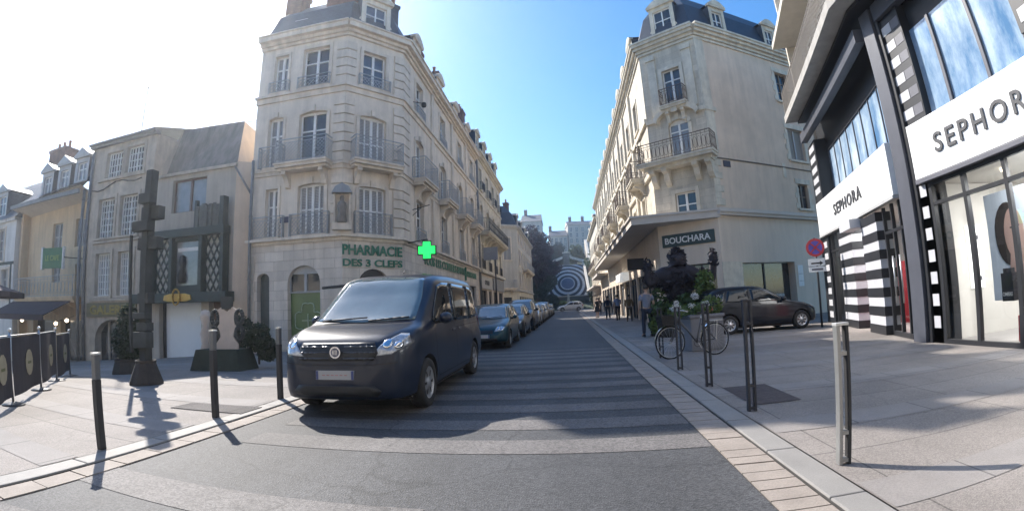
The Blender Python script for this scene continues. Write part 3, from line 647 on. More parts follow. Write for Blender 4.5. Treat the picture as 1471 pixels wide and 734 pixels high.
# ================================================================== RIGHT CORNER BUILDING (fabric shop)
K0 = (6.92, 20.0); dR = (math.sin(R_(63.2)), math.cos(R_(63.2))); FR = Fr(K0, dR)
C1 = (4.5, 21.7); dCh = (K0[0]-C1[0], K0[1]-C1[1]); LCh = math.hypot(*dCh); FCh = Fr(K0, dCh)   # s runs from -LCh to 0
FB = Fr((4.5, 0), (0, -1)); YB = 62.0
B = thing('corner_building', (8, 26, 0), 'cream stone corner building with a dark mansard above the fabric shop', 'building')
opc = [(-1.85, -.92, 10.55, 12.45), (-1.86, -.86, 7.72, 9.75, .3), (-1.9, -.9, 5.0, 6.15)]
opr = [(5.75, 6.85, 11.35, 13.05), (5.95, 7.3, 8.05, 9.8), (6.15, 7.0, 5.45, 6.75)]
gr = [(1.25, 5.1, -.2, 2.68)]
m = MB(); wall(m, FCh, -LCh, 0, 4.7, 14.1, opc, .28, BSTONE); wall(m, FR, 0, 14, 4.9, 14.1, opr, .22, PLASTER)
wall(m, FCh, -LCh, 0, -.2, 4.7, [(-2.5, -.3, -.2, 2.75)], .35, SMOOTHC); wall(m, FR, 0, 14, -.2, 4.9, gr, .5, SMOOTHC)
ys = [24.6+3.35*k for k in range(11)]; ops = []; gsh = []
for y in ys: ops += [(-y-.5, -y+.5, 10.6, 12.3), (-y-.55, -y+.55, 7.7, 9.8, .3), (-y-.5, -y+.5, 5.3, 6.7)]; gsh.append((-y-1.45, -y+1.45, -.2, 2.7))
wall(m, FB, -YB, -C1[1], 4.7, 14.1, ops, .28, BSTONE); wall(m, FB, -YB, -C1[1], -.2, 4.7, gsh, .35, SMOOTHC)
m.face([(4.5, YB, -.2), (16, YB, -.2), (16, YB, 14), (4.5, YB, 14)], BSTONE); m.build('wall', None, B)
for i, o in enumerate(opc): window(B, FCh, *o[:4], r=(o[4] if len(o) > 4 else 0), cols=2, gm=(GL, GLC, GL)[i], rows=((.7,), (.72,), (.5,))[i], key=i == 1, surround=.18, sm=BTRIM)
BROWNF = M('dark brown window frames', (.17, .14, .11), .6, .15, 5)
LOUVB = wave_mat('beige louvres', (.16, .15, .13), (.33, .31, .28), 5.2, 'Y')
window(B, FR, *opr[0], cols=2, rows=(.33, .66), gm=GL, fm=BROWNF, surround=.0, sm=BTRIM); window(B, FR, *opr[1], cols=2, rows=(), gm=LOUVB, louv=True, fm=GREYW, surround=.0); window(B, FR, *opr[2], cols=2, rows=(.5,), gm=GL, fm=BROWNF, surround=0)
for o in opr:
    g = MB(); z = o[2]-.02; k = 0
    while z < o[3]+.2:
        e = .2 if k % 2 else .34
        h = min(.28, o[3]+.25-z)
        if z+h <= o[3]: g.box(FR, o[0]-e, o[0], .001, .03, z, z+h-.005, BTRIM); g.box(FR, o[1], o[1]+e, .001, .03, z, z+h-.005, BTRIM)
        z += .28; k += 1
    g.box(FR, o[0]-.22, o[1]+.22, .001, .032, o[3]+.002, o[3]+.26, BTRIM); g.box(FR, o[0]-.2, o[1]+.2, .001, .12, o[2]-.13, o[2]-.024, BTRIM); g.build('toothed_surround', None, B)
g = MB(); g.box(FR, -.01, .55, .001, .06, 7.9, 13.95, BTRIM); g.build('pilaster', None, B)
g = MB(); z = 5.3; k = 0
while z < 7.6: g.box(FR, -.01, .35 if k % 2 else .55, .001, .05, z, z+.3, BTRIM); z += .31; k += 1
z = 5.4; k = 0
g.box(FR, 5.05, 5.3, .001, .03, 7.0, 7.75, BTRIM); g.build('quoin_strip', None, B)
cornice(B, FR, .0, 14, 7.55, [(.04, -.04, .02)], M('brown joint', (.16, .13, .1), .9), 'string_course')
for s in (-2.35, -.45):
    g = MB(); g.box(FCh, s-.22, s+.22, .001, .07, 10.2, 13.2, BTRIM); g.box(FCh, s-.26, s+.26, .001, .14, 13.2, 13.45, BTRIM); g.build('pilaster', None, B)
# segmental hood over the balcony door
g = MB(); ip = arc(-2.35, -.35, 10.25, .55, 14); opp = arc(-2.5, -.2, 10.5, .62, 14); n = len(ip)
vs = [FCh.P(a, .3, z) for a, z in ip]+[FCh.P(a, .3, z) for a, z in opp]+[FCh.P(a, .001, z) for a, z in ip]+[FCh.P(a, .001, z) for a, z in opp]
g.mesh(vs, [(i, i+1, n+i+1, n+i) for i in range(n-1)]+[(n+i, n+i+1, 3*n+i+1, 3*n+i) for i in range(n-1)]+[(i, 2*n+i, 2*n+i+1, i+1) for i in range(n-1)], BTRIM)
g.box(FCh, -LCh, -2.35, .001, .12, 9.85, 10.05, BTRIM); g.box(FCh, -.35, .1, .001, .12, 9.85, 10.05, BTRIM); g.box(FCh, -1.5, -1.2, .301, .38, 10.05, 10.6, BTRIM); g.build('hood_moulding', None, B)
cornice(B, FR, 0, .7, 9.95, [(.1, -.1, .1)], BTRIM, 'string_course')
o = balcony(B, FCh, -2.0, -.72, 10.45, .45, .85, m=BTRIM, rm=M('rusty iron', (.10, .065, .045), .7, .3, 9), style='scroll', cons=(.2, .8), step=.17)
# big balcony wrapping the corner
RUST = MATS['rusty iron']
g = MB(); g.box(FCh, -3.35, .35, .001, .85, 7.5, 7.68, BTRIM); g.box(FCh, -3.4, .4, .002, .9, 7.62, 7.7, BTRIM); g.box(FCh, -3.1, .2, .003, .6, 7.34, 7.499, BTRIM)
bo = g.build('balcony', None, B)
for s in (-2.75, -2.1, -.62, -.0):
    g = MB(); g.sideprism(FCh, [(.002, 7.34), (.65, 7.34), (.62, 7.2), (.4, 7.1), (.3, 6.8), (.14, 6.62), (.002, 6.55)], s-.13, s+.13, BTRIM); g.build('bracket', None, bo)
railing(bo, FCh, -3.33, .33, .05, .85, 7.7, 8.6, RUST, 'scroll', .2)
# cornice
for F, a, b, e0, e1 in ((FCh, -LCh, 0, .5, .28), (FR, 0, 14, .28, 0), (FB, -YB, -C1[1], 0, .5)):
    cornice(B, F, a, b, 14.1, [(.08, -.45, -.32), (.16, -.3, -.15), (.3, -.15, 0), (.42, 0, .14), (.48, .14, .24)], BTRIM, e0=e0, e1=e1)
# ledge and street canopy over the shops
g = MB(); CW = Fr((0, 0), (1, 0))
g.box(FR, -.1, 14, .0, .25, 4.82, 5.05, SOFFIT); g.box(FR, -.12, 14, .251, .32, 4.95, 5.12, SOFFIT); g.build('ledge', None, B)
top = [(7.02, 19.82), (3.1, 20.75), (3.1, 50), (4.5, 50), (4.5, 21.75), (6.96, 19.98)]
g = MB(); z0, z1 = 4.72, 5.02; n = len(top)
g.mesh([(x, y, z0) for x, y in top]+[(x, y, z1) for x, y in top], [tuple(range(n)), tuple(range(n, 2*n))[::-1]]+[(i, (i+1) % n, n+(i+1) % n, n+i) for i in range(n)], SOFFIT)
t2 = [(7.05, 19.74), (3.02, 20.7), (3.02, 50.05), (4.4, 50.05), (4.45, 21.8), (6.98, 19.94)]; g.mesh([(x, y, 5.021) for x, y in t2]+[(x, y, 5.12) for x, y in t2], [tuple(range(n)), tuple(range(n, 2*n))[::-1]]+[(i, (i+1) % n, n+(i+1) % n, n+i) for i in range(n)], SOFFIT)
g.build('canopy', None, B)
g = MB(); g.wbox(3.3, 4.5, 50.1, 61.5, 4.2, 4.45, SOFFIT); g.build('canopy', None, B)
# ground floor: stone pier, dark shop openings
DARKW = M('dark shop glazing', (.03, .034, .038), .08, .4, 1, spec=.8)
g = MB(); g.box(FR, 1.27, 5.08, -.45, -.4, -.1, 2.66, DARKW); g.box(FR, 3.1, 3.2, -.4, -.36, 0, 2.66, BLACK); o = g.build('shop_window', None, B)
text_mesh(FR, 'BOUCHARA', 3.5, 4.6, 1.02, 1.16, -.399, .006, WHITE, 'lettering', o, .015)
g = MB(); g.box(FR, -.02, 1.25, .002, .03, -.05, 2.74, BTRIM); g.build('pier', None, B)
g = MB(); g.box(FCh, -2.48, -.32, -.3, -.25, -.1, 2.73, DARKW); g.box(FCh, -1.4, -1.34, -.25, -.2, 0, 2.7, BLACK); g.build('shop_window', None, B)
window(B, FCh, -2.5, -.3, 0, 2.75, cols=3, rows=(.85,), rec=.24, fm=IROND, gm=DARKW, surround=0, sill=False)
for i, o in enumerate(gsh): window(B, FB, o[0], o[1], 0.02, o[3], cols=2, rows=(.85,), fm=IROND, gm=(DARKW, GLC)[i % 3 == 1], surround=0, sill=False)
for i, o in enumerate(ops):
    window(B, FB, *o[:4], r=(o[4] if len(o) > 4 else 0), gm=(GL, GLC, GLB)[(i*5) % 3], key=i % 3 == 1, surround=.2 if i % 3 == 1 else .13, sm=BTRIM)
for i, y in enumerate(ys):
    if i % 2 == 0: balcony(B, FB, -y-1.1, -y+1.1, 7.65, .75, .95, m=BTRIM, rm=RUST, style='scroll', cons=(.15, .85), step=.2)
    else: railing(B, FB, -y-.6, -y+.6, .02, .2, 7.75, 8.5, RUST, 'bars')
    g = MB(); 
    for q in (-1.67,): g.box(FB, -y+q-.22, -y+q+.22, .001, .14, 5.2, 13.6, BTRIM)
    g.build('pilaster', None, B)
    dormer(B, FB, -y, 1.5, 14.35, 1.8, tf=-.15, back=1.5, m=BTRIM, scroll=False)
cornice(B, FB, -YB, -C1[1], 10.1, [(.14, -.12, .12)], BTRIM, 'string_course', e1=.5); cornice(B, FB, -YB, -C1[1], 7.4, [(.14, -.12, .12)], BTRIM, 'string_course', e1=.5)
NAVYS = M('dark blue slate roof', (.03, .048, .075), .5, .15, 3, .15, .1, 30, .2, brick=(.22, .14, .008), jcol=(.6, .6, .6))
fe = (K0[0]+dR[0]*14, K0[1]+dR[1]*14); nR = (-dR[1]*0-.451*1.3, .893*1.3)
mansard(B, [(4.5, YB), C1, K0, fe], 14.3, 17.3, 1.4, m=NAVYS, inner=[(5.9, YB), (5.9, C1[1]+.8), (K0[0]+.1, K0[1]+1.6), (fe[0]-.6, fe[1]+1.25)])
g = MB(); g.face([(5.9, YB, 17.3), (5.9, C1[1]+.8, 17.3), (K0[0]+.1, K0[1]+1.6, 17.3), (fe[0]-.6, fe[1]+1.25, 17.3), (16, YB, 17.3)], ZINC); g.build('roof_top', None, B)
dormer(B, FCh, -1.45, 1.35, 14.35, 1.9, tf=-.15, back=1.5, m=BTRIM, gm=GL)
for s in (2.2, 6.3, 10.2): dormer(B, FR, s, 1.1, 14.35, 1.75, tf=-.15, back=1.5, m=BTRIM, gm=GL, scroll=False)
DGREEN = M('very dark green sign board', (.012, .035, .034), .45, .15, 3)
t = thing('fabric_shop_sign', FCh.P(-1.4, 0, 4), 'long dark board lettered BOUCHARA in white over the corner shop', 'sign')
g = MB(); g.box(FCh, -2.75, -.22, .002, .07, 3.66, 4.24, DGREEN); g.build('board', None, t)
text_mesh(FCh, 'BOUCHARA', -2.6, -.4, 3.8, 4.1, .071, .02, WHITE, 'lettering', t, .02)
g = MB(); g.wbox(3.5, 4.45, 26.0, 26.12, 3.0, 3.65, BLACK); g.bar((4.48, 26.06, 3.5), (4.3, 26.06, 3.5), .03, IROND); tag(g.build('hanging_sign', None), 'black projecting shop sign hanging under the street canopy', 'shop sign')
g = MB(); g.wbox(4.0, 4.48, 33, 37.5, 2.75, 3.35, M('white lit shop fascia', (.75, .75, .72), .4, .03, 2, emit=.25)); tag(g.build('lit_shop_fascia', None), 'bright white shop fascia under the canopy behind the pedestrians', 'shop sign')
g = MB(); g.box(FR, 5.28, 5.7, .002, .03, 1.45, 2.5, WHITE); 
for z in (1.7, 2.05): g.box(FR, 5.32, 5.66, .031, .035, z, z+.03, GREYW)
tag(g.build('notice_board', None), 'white notice poster on the wall right of the dark shop window', 'notice')
g = MB(); g.box(FR, .75, 1.2, .002, .03, 7.15, 7.45, M('dark plate', (.04, .02, .03), .5, .2, 8)); tag(g.build('house_plate', None), 'small dark plate on the render beside the big balcony', 'plate')

# second building of the right row
B2 = thing('apartment_building', (8, 75, 0), 'sunlit cream terrace house further up the right side of the street', 'building')
m = MB(); op2 = []; g2 = []; y2 = [YB+2.2+3.4*k for k in range(7)]
for y in y2: op2 += [(-y-.5, -y+.5, 9.4, 11), (-y-.5, -y+.5, 6.6, 8.5), (-y-.5, -y+.5, 4.2, 5.7)]; g2.append((-y-1.3, -y+1.3, 0, 2.6))
wall(m, FB, -86, -YB-.02, 3.4, 13, op2, .25, BSTONE, t=-.1); wall(m, FB, -86, -YB-.02, -.2, 3.4, g2, .3, SMOOTHC, t=-.1); m.face([(4.6, 86, -.2), (16, 86, -.2), (16, 86, 13), (4.6, 86, 13)], BSTONE); m.build('wall', None, B2)
for i, o in enumerate(op2): window(B2, FB, *o, t=-.1, gm=(GL, GLC, GLB)[(i*5) % 3], surround=.14, sm=BTRIM)
for o in g2: window(B2, FB, *o, t=-.1, cols=2, rows=(), gm=DARKW, fm=IROND, surround=0, sill=False)
cornice(B2, FB, -86, -YB, 13, [(.2, -.3, -.1), (.4, -.1, .12)], BTRIM); cornice(B2, FB, -86, -YB, 3.4, [(1.0, 0, .2)], SOFFIT, 'canopy')
balcony(B2, FB, -84, -64, 6.5, .6, .9, m=BTRIM, rm=RUST, style='bars', cons=(.05, .25, .45, .65, .85), step=.35)
mansard(B2, [(4.6, 86), (4.6, YB)], 13.1, 15.6, 1.3, m=SLATE, inner=[(5.9, 86), (5.9, YB)])
m = MB(); m.face([(5.9, YB, 15.6), (5.9, 86, 15.6), (16, 86, 15.6), (16, YB, 15.6)], ZINC); m.build('roof_top', None, B2)
for y in y2[::2]: dormer(B2, FB, -y, 1.4, 13.15, 1.6, tf=-.15, back=1.4, m=BTRIM, scroll=False)

# ================================================================== PERFUME SHOP BUILDING
PC = (7.45, 9.0); dL = (math.sin(R_(17)), math.cos(R_(17))); FL = Fr(PC, (-dL[0], -dL[1])); FRs = Fr((7.45, 0), (0, -1))
S = thing('shop_building', (10, 8, 0), 'modern striped black and white perfume shop building with grey steel portal frames', 'building')
SBLK = M('black painted cladding', (.018, .019, .023), .45, .2, 2, .1); SWHT = M('light grey cladding block', (.50, .50, .52), .5, .06, 3); SGRY = M('mid grey cladding block', (.12, .12, .14), .5, .1, 3)
STEEL = M('grey blue steel', (.085, .09, .11), .45, .12, 2, .12, .06, 30); FASC = M('white fascia panel', (.82, .82, .81), .4, .02, 2)
FILM = M('blue printed window film', (.20, .35, .55), .12, .3, .9, streak=.0, spec=.7)
def film():
    m = bpy.data.materials.new('blue and white window film'); m.use_nodes = True; nt = m.node_tree; b = nt.nodes['Principled BSDF']; tc = N(nt, 'ShaderNodeTexCoord')
    n1 = noise(nt, tc.outputs['Object'], 1.1, 6, .65, (1.4, 1.4, .55)); c = ramp(nt, n1, (.09, .20, .36), (.58, .68, .76), .34, .7)
    nt.links.new(c, b.inputs['Base Color']); b.inputs['Roughness'].default_value = .1; b.inputs['Specular IOR Level'].default_value = .8; return m
FILM = film()
CG = clear_glass('shop glass', (.95, .96, .96), .08)
LE = 7.75   # length of the angled face
# fascia
g = MB(); g.box(FL, -LE, -.3, -.02, .12, 3.2, 4.4, FASC); g.box(FL, -LE, -.3, -.02, .14, 3.12, 3.19, GREYW); g.build('fascia', None, S, bevel=.01)
g = MB(); g.box(FRs, -8.42, 2, -.02, .1, 3.3, 4.44, FASC); g.box(FRs, -8.42, 2, -.02, .12, 3.2, 3.29, SGRY); g.build('fascia', None, S, bevel=.01)
# angled face ground floor
def striped(name, F, a, b, t0, t1, z0, z1, step=.235, wm=SWHT, first=0, prot=.015):
    g = MB(); z = z0; k = first
    while z < z1-.02:
        h = min(step, z1-z); 
        if k % 2: g.box(F, a, b, t0, t1, z, z+h, wm)
        else: g.box(F, a-prot, b+prot, t0, t1+prot, z, z+h, SBLK)
        z += h; k += 1
    return g.build(name, None, S)
striped('striped_column', FL, -5.6, -4.2, -.3, .04, 0, 3.05, .235); striped('striped_column', FL, -2.97, -1.75, -.3, .09, 0, 3.05, .235)
g = MB(); g.box(FL, -8.15, -7.0, -.6, .02, 0, 6.7, SBLK)
for k in range(7): g.box(FL, -7.7, -7.2, .021, .03, .2+k*.42, .42+k*.42, SWHT)
for k in range(5): g.box(FL, -7.95, -7.15, .021, .03, 4.75+k*.4, 4.97+k*.4, SWHT)
g.build('striped_corner_pier', None, S)
g = MB()
for s in (-6.9, -6.0): g.box(FL, s, s+.07, -.12, -.04, 0, 3.12, SBLK)
g.box(FL, -7, -5.7, -.12, -.04, 2.5, 2.56, SBLK); g.box(FL, -7, -5.7, -.12, -.04, 0, .1, SBLK); o = g.build('shop_window', None, S)
g = MB(); g.face([FL.P(-7, -.09, .1), FL.P(-5.6, -.09, .1), FL.P(-5.6, -.09, 3.1), FL.P(-7, -.09, 3.1)], CG); g.build('glass', None, o)
g = MB()
for s in (-1.62, -1.05, -.55): g.box(FL, s, s+.06, -.12, -.04, 0, 3.12, SBLK)
g.box(FL, -1.6, -.4, -.12, -.04, 2.45, 2.52, SBLK); g.box(FL, -1.6, -.4, -.12, -.04, 0, .12, SBLK); o = g.build('shop_door', None, S)
g = MB(); g.face([FL.P(-1.6, -.09, .1), FL.P(-.4, -.09, .1), FL.P(-.4, -.09, 3.1), FL.P(-1.6, -.09, 3.1)], CG); g.build('glass', None, o)
for s in (-1.15, -.7):
    g = MB(); g.bar(FL.P(s, .0, .8), FL.P(s, .0, 1.9), .018, ALU, 8, smooth=True); g.build('handle', None, o)
g = MB(); g.box(FL, -4.05, -2.97, .0, .4, 2.85, 3.1, SWHT); g.build('door_canopy', None, S)
# first floor of angled face
g = MB()
for k in range(9): g.box(FL, -7.0+k*.79, -6.96+k*.79, -.5, -.42, 4.4, 6.2, STEEL)
o = g.build('glazing', None, S)
g = MB(); g.box(FL, -7.05, -.3, -.5, -.45, 4.4, 6.2, FILM); g.build('glass', None, o)
# right face
g = MB(); g.box(FRs, -8.52, -8.2, -.3, -.005, 0, 3.3, SBLK)
for k in range(7): g.box(FRs, -8.46, -8.27, -.004, .006, .3+k*.44, .54+k*.44, SWHT)
g.build('striped_pilaster', None, S)
g = MB(); g.box(FRs, -8.6, -7.85, -.7, -.02, 4.44, 7.2, SBLK)
for k in range(6):
    z = 4.6+k*.4; g.box(FRs, -8.5, -8.18, -.019, -.01, z, z+.21, SWHT); g.box(FRs, -8.16, -7.88, -.019, -.012, z, z+.21, SGRY)
g.build('striped_upper_pier', None, S)
g = MB(); g.box(FRs, -7.85, -3.4, -.25, -.2, 4.44, 6.42, FILM); o = g.build('glazing', None, S)
for s in (-7.17, -6.05, -4.95): g = MB(); g.box(FRs, s-.04, s+.04, -.24, -.14, 4.44, 6.42, STEEL); g.build('mullion', None, o)
g = MB(); g.box(FRs, -4.9, -3.2, -.12, .02, 4.8, 7.1, SBLK)
for k in range(5): g.box(FRs, -4.8, -4.4, .021, .03, 4.95+k*.42, 5.18+k*.42, SWHT)
g.build('striped_upper_pier', None, S)
g = MB()
for s in (-8.16, -7.22, -6.15, -5.0, -3.9, -2.7): g.box(FRs, s-.045, s+.045, -.1, .0, 0, 3.2, SBLK)
g.box(FRs, -8.2, 0, -.1, -.002, 0, .09, SBLK); g.box(FRs, -8.2, 0, -.1, -.002, 2.72, 2.79, SBLK); g.box(FRs, -8.2, 0, -.1, -.002, 3.12, 3.2, SBLK); o = g.build('shop_window', None, S)
g = MB(); g.face([FRs.P(-8.2, -.06, .09), FRs.P(0, -.06, .09), FRs.P(0, -.06, 3.12), FRs.P(-8.2, -.06, 3.12)], CG); g.build('glass', None, o)
# steel portal frames
g = MB()
g.box(FRs, -9.02, -8.62, -.35, .12, -.02, 7.42, STEEL); g.box(FRs, -8.619, -8.5, -.35, .05, -.02, 7.40, SBLK); g.box(FRs, -8.52, 2.5, -.15, .1, 7.02, 7.42, STEEL); g.build('corner_pillar', None, S, bevel=.01)
g = MB(); g.box(FL, -LE-.1, -.1, .05, .3, 6.85, 7.2, STEEL); g.build('portal_beam', None, S, bevel=.01)
g = MB(); g.box(FRs, -9.025, -8.2, -.5, -.005, -.01, 3.25, SBLK); g.build('pillar_casing', None, S)
# dark recess behind the glazing line / body
g = MB(); FLo = lambda s, t: FL.P(s, t, 0)
fcx = FL.P(-8.15, -.3, 0); 
g.box(FL, -8.1, -.2, -.6, -.4, 6.2, 7.5, SBLK); g.box(FRs, -8.9, 3, -.6, -.26, 6.42, 7.6, SBLK)
g.build('upper_recess', None, S)
far = [(fcx.x, fcx.y), (fcx.x+.6, fcx.y+1.0), (16, 18), (16, -4)]
g = MB(); g.face([(fcx.x, fcx.y, 0), (17, 14.5, 0), (17, 14.5, 14), (fcx.x, fcx.y, 14)], SMOOTHC); g.face([(7.8, 0, 4.5), (17, 0, 4.5), (17, 0, 14), (7.8, 0, 14)], SMOOTHC); g.build('side_wall', None, S)
# balcony slab over the frames
CONC = M('light grey concrete', (.40, .38, .35), .85, .1, 2, .15, .1, 50, .15)
e1 = FL.P(-7.3, .88, 0); e0 = FL.P(.35, .88, 0); 
outl = [(e1.x, e1.y), (e0.x, e0.y), (e0.x, -3), (9.2, -3), (9.2, 8), (FL.P(-7.3, -1.2, 0).x, FL.P(-7.3, -1.2, 0).y)]
g = MB(); n = len(outl); z0, z1 = 7.55, 7.82
g.mesh([(x, y, z0) for x, y in outl]+[(x, y, z1) for x, y in outl], [tuple(range(n)), tuple(range(n, 2*n))[::-1]]+[(i, (i+1) % n, n+(i+1) % n, n+i) for i in range(n)], CONC); g.build('balcony_slab', None, S, bevel=.01)
g = MB(); i2 = FL.P(-7.25, .42, 0); i3 = FL.P(.2, .42, 0); soft = [(i2.x, i2.y), (i3.x, i3.y), (i3.x, -3), (9.1, -3), (9.1, 8), (FL.P(-7.25, -1.1, 0).x, FL.P(-7.25, -1.1, 0).y)]
g.mesh([(x, y, 7.46) for x, y in soft]+[(x, y, 7.549) for x, y in soft], [tuple(range(n)), tuple(range(n, 2*n))[::-1]]+[(i, (i+1) % n, n+(i+1) % n, n+i) for i in range(n)], SBLK); g.build('dark_soffit', None, S)
CREAM = M('cream painted render', (.60, .55, .47), .85, .06, 1.5, .1, .05, 60, .1)
g = MB(); opu = [(-6.6, -5.4, 7.9, 10.3), (-4.6, -3.4, 7.9, 10.3), (-2.4, -1.2, 7.9, 10.3), (-6.6, -5.4, 11.2, 13.4), (-4.6, -3.4, 11.2, 13.4)]
wall(g, FL, -7.3, .2, 7.83, 14, opu, .3, CREAM, t=-.25); wall(g, FRs, -8.6, 3, 7.83, 14, [(-7.5, -6.3, 7.9, 10.3), (-5, -3.8, 7.9, 10.3)], .3, CREAM, t=-.25)
g.box(FL, -7.3, -7.14, -.249, .3, 7.83, 14, CREAM); g.build('upper_wall', None, S)
g = MB(); g.box(FL, -7.13, .2, -.3, .84, 10.6, 10.8, CREAM); g.build('upper_balcony_slab', None, S)
for o in opu: window(S, FL, *o, cols=2, rows=(.33, .66), t=-.25, surround=0, sill=False, rec=.15, fm=WHITE)
railing(S, FL, -7.22, .3, .3, .82, 7.83, 8.75, M('brown grey metal railing', (.16, .14, .12), .5, .1, 6), 'bars', .11)
# lettering
SLET = M('graphite sign letters', (.07, .07, .075), .6, .25, 12)
t = thing('perfume_shop_sign', FRs.P(-6.5, 0, 3.8), 'large graphite SEPHORA lettering on the near white fascia', 'sign')
text_mesh(FRs, 'SEPHORA', -7.66, -4.75, 3.66, 4.04, .101, .03, SLET, 'lettering', t, .012, space=1.3)
t = thing('perfume_shop_sign', FL.P(-4, 0, 3.7), 'small dark SEPHORA lettering on the far angled fascia above the entrance', 'sign')
text_mesh(FL, 'SEPHORA', -5.35, -2.45, 3.58, 3.94, .121, .03, SLET, 'lettering', t, .012, space=1.25)
# interior
FLOORI = M('pale shop floor', (.34, .32, .31), .3, .1, 1.5); WALLI = M('pale grey shop wall', (.55, .53, .49), .7, .05, 1)
g = MB(); g.face([(7.6, 0, .03), (12, 0, .03), (12, 14, .03), (9.6, 15, .03), (7.6, 8.9, .03)], FLOORI); g.build('shop_floor', None, S)
g = MB(); g.face([(12, 0, .03), (12, 14, .03), (12, 14, 3.2), (12, 0, 3.2)], WALLI); g.face([(7.6, 0, 3.22), (12, 0, 3.22), (12, 14, 3.22), (9.6, 15, 3.22), (7.6, 8.9, 3.22)], WALLI); g.face([(7.8, 8.35, .03), (10.6, 8.35, .03), (10.6, 8.35, 3.2), (7.8, 8.35, 3.2)], WALLI); g.build('shop_interior_wall', None, S)
LAMP = M('lit spotlight', (1, .85, .6), .4, .0, 2, emit=4); LITP = M('lit white panel', (.8, .82, .8), .4, .02, 2, emit=.75)
for x, y in ((8.6, 7.1), (8.8, 5.2), (9.4, 3.8), (10.6, 11.2), (9.3, 12.2)):
    g = MB(); g.lathe((x, y, 3.16), [(.07, 0), (.08, .04)], 12, LAMP); tag(g.build('ceiling_spot', None), {7.1: 'small lit ceiling spot just inside the first big shop window', 5.2: 'lit ceiling spot behind the second shop window bay', 3.8: 'lit ceiling spot deep inside beyond the poster', 11.2: 'lit ceiling spot above the shop entrance', 12.2: 'lit ceiling spot behind the far narrow shop window'}[y], 'ceiling light', 'spots in the perfume shop ceiling')
wl = bpy.data.lights.new('window_light', 'AREA'); wl.energy = 60; wl.size = .5; wo = bpy.data.objects.new('window_light', wl); C.objects.link(wo); wo.location = (7.72, 5.2, 3.05); wo.rotation_euler = (0, -R_(48), R_(20))  # area light added to brighten the poster from the street side
for k, (x, y, p) in enumerate(((9.3, 5.5, 55), (10, 11.5, 40))):
    al = bpy.data.lights.new('shop_light', 'AREA'); al.energy = p*3.2; al.size = 2.5; ao = bpy.data.objects.new('shop_light', al); C.objects.link(ao); ao.location = (x, y, 3.1)
g = MB(); g.wbox(8.45, 8.85, 8.30, 8.345, 1.0, 2.3, LITP)
for z in (1.15, 2.0):
    for x in (8.52, 8.7): g.wbox(x, x+.07, 8.28, 8.30, z, z+.09, SGRY)
tag(g.build('lit_display_panel', None), 'tall bright backlit panel inside the first shop window', 'display')
SKIN = M('printed skin tone', (.50, .33, .27), .5, .08, 1.5); HAIRP = M('printed dark hair', (.03, .022, .02), .5, .2, 3); PPAP = M('printed pale backdrop', (.62, .68, .74), .5, .08, 1)
t = thing('advertising_poster', (8.2, 6.0, .4), 'tall window poster of a woman with dark hair resting her head', 'poster')
FPo = Fr((8.25, .75), (0, -1)); g = MB(); g.box(FPo, -6.75, -4.9, -.05, 0, .75, 2.75, PPAP); g.build('panel', None, t)
el = lambda cx, cz, rx, rz, a0=0, a1=2*PI, n=22: [(cx+rx*math.cos(a0+(a1-a0)*i/n), cz+rz*math.sin(a0+(a1-a0)*i/n)) for i in range(n)]
g = MB(); g.prism(FPo, el(-6.2, 1.95, .36, .58), .001, .006, HAIRP); g.build('hair', None, t)
g = MB(); g.prism(FPo, el(-6.05, 1.95, .26, .46), .0065, .012, SKIN); g.prism(FPo, [(-6.35, .75), (-6.2, 1.6), (-5.9, 1.7), (-5.6, 1.5), (-5.2, 1.3), (-5.1, .75)], .0066, .013, SKIN); g.build('face', None, t)
g = MB(); g.prism(FPo, el(-6.1, 2.05, .05, .018), .0131, .015, HAIRP); g.build('eye', None, t); g = MB(); g.prism(FPo, el(-5.93, 2.07, .04, .016), .0131, .015, HAIRP); g.build('eye', None, t); g = MB(); g.prism(FPo, el(-5.97, 1.75, .06, .022), .0131, .015, M('printed lips', (.45, .08, .08), .5, .1)); g.build('mouth', None, t)
g = MB(); g.wbox(7.95, 8.1, 6.72, 7.02, .75, 1.25, SBLK); g.wbox(7.97, 8.08, 6.76, 6.83, 1.25, 1.33, SBLK); g.wbox(7.97, 8.08, 6.9, 6.97, 1.25, 1.33, SBLK); o = tag(g.build('bottle_display', None), 'black double bottle shaped display standing before the poster', 'display')
text_mesh(Fr((7.945, 0), (0, -1)), 'OMBRE', -7.0, -6.74, .84, .91, .0, .004, WHITE, 'lettering', o, .01)
REDP = M('red packaging', (.45, .03, .04), .4, .1, 4)
g = MB(); g.wbox(7.9, 8.1, 6.45, 6.6, .05, .5, REDP); g.wbox(7.92, 8.08, 6.1, 6.35, .05, .32, WHITE); tag(g.build('gift_boxes', None), 'red and white gift boxes on the window floor below the poster', 'box')
g = MB(); g.box(FL, -3.8, -3.3, -.6, -.5, .03, 1.95, REDP); tag(g.build('red_banner', None), 'red promotional banner just inside the shop entrance', 'banner')
g = MB()
for k, (y, c) in enumerate(((11.2, .5), (12.6, .6), (10.2, .4))): g.wbox(10.4, 10.9, y, y+.8, .03, 1.9, (WHITE, REDP, GREYW)[k])
tag(g.build('shelf_units', None), 'pale and red display shelves inside the shop entrance', 'shelf')
# ================================================================== LEFT PLAZA HOUSES (wall line y = 14.4)
FP = Fr((0, 14.4), (1, 0))
REND = M('grey beige rough render', (.52, .47, .40), .92, .14, 1, .25, .12, 60, .2, mott=.15)
LSTONE = M('weathered limestone', (.56, .49, .40), .9, .2, 2.5, .25, .15, 40, .3, mott=.15)
YREND = M('warm ochre render', (.68, .54, .37), .9, .08, 1, .2, .06, 60, .1)
WHR = M('white lime render', (.7, .68, .64), .9, .1, 1.5, .25, .06, 60, .1)
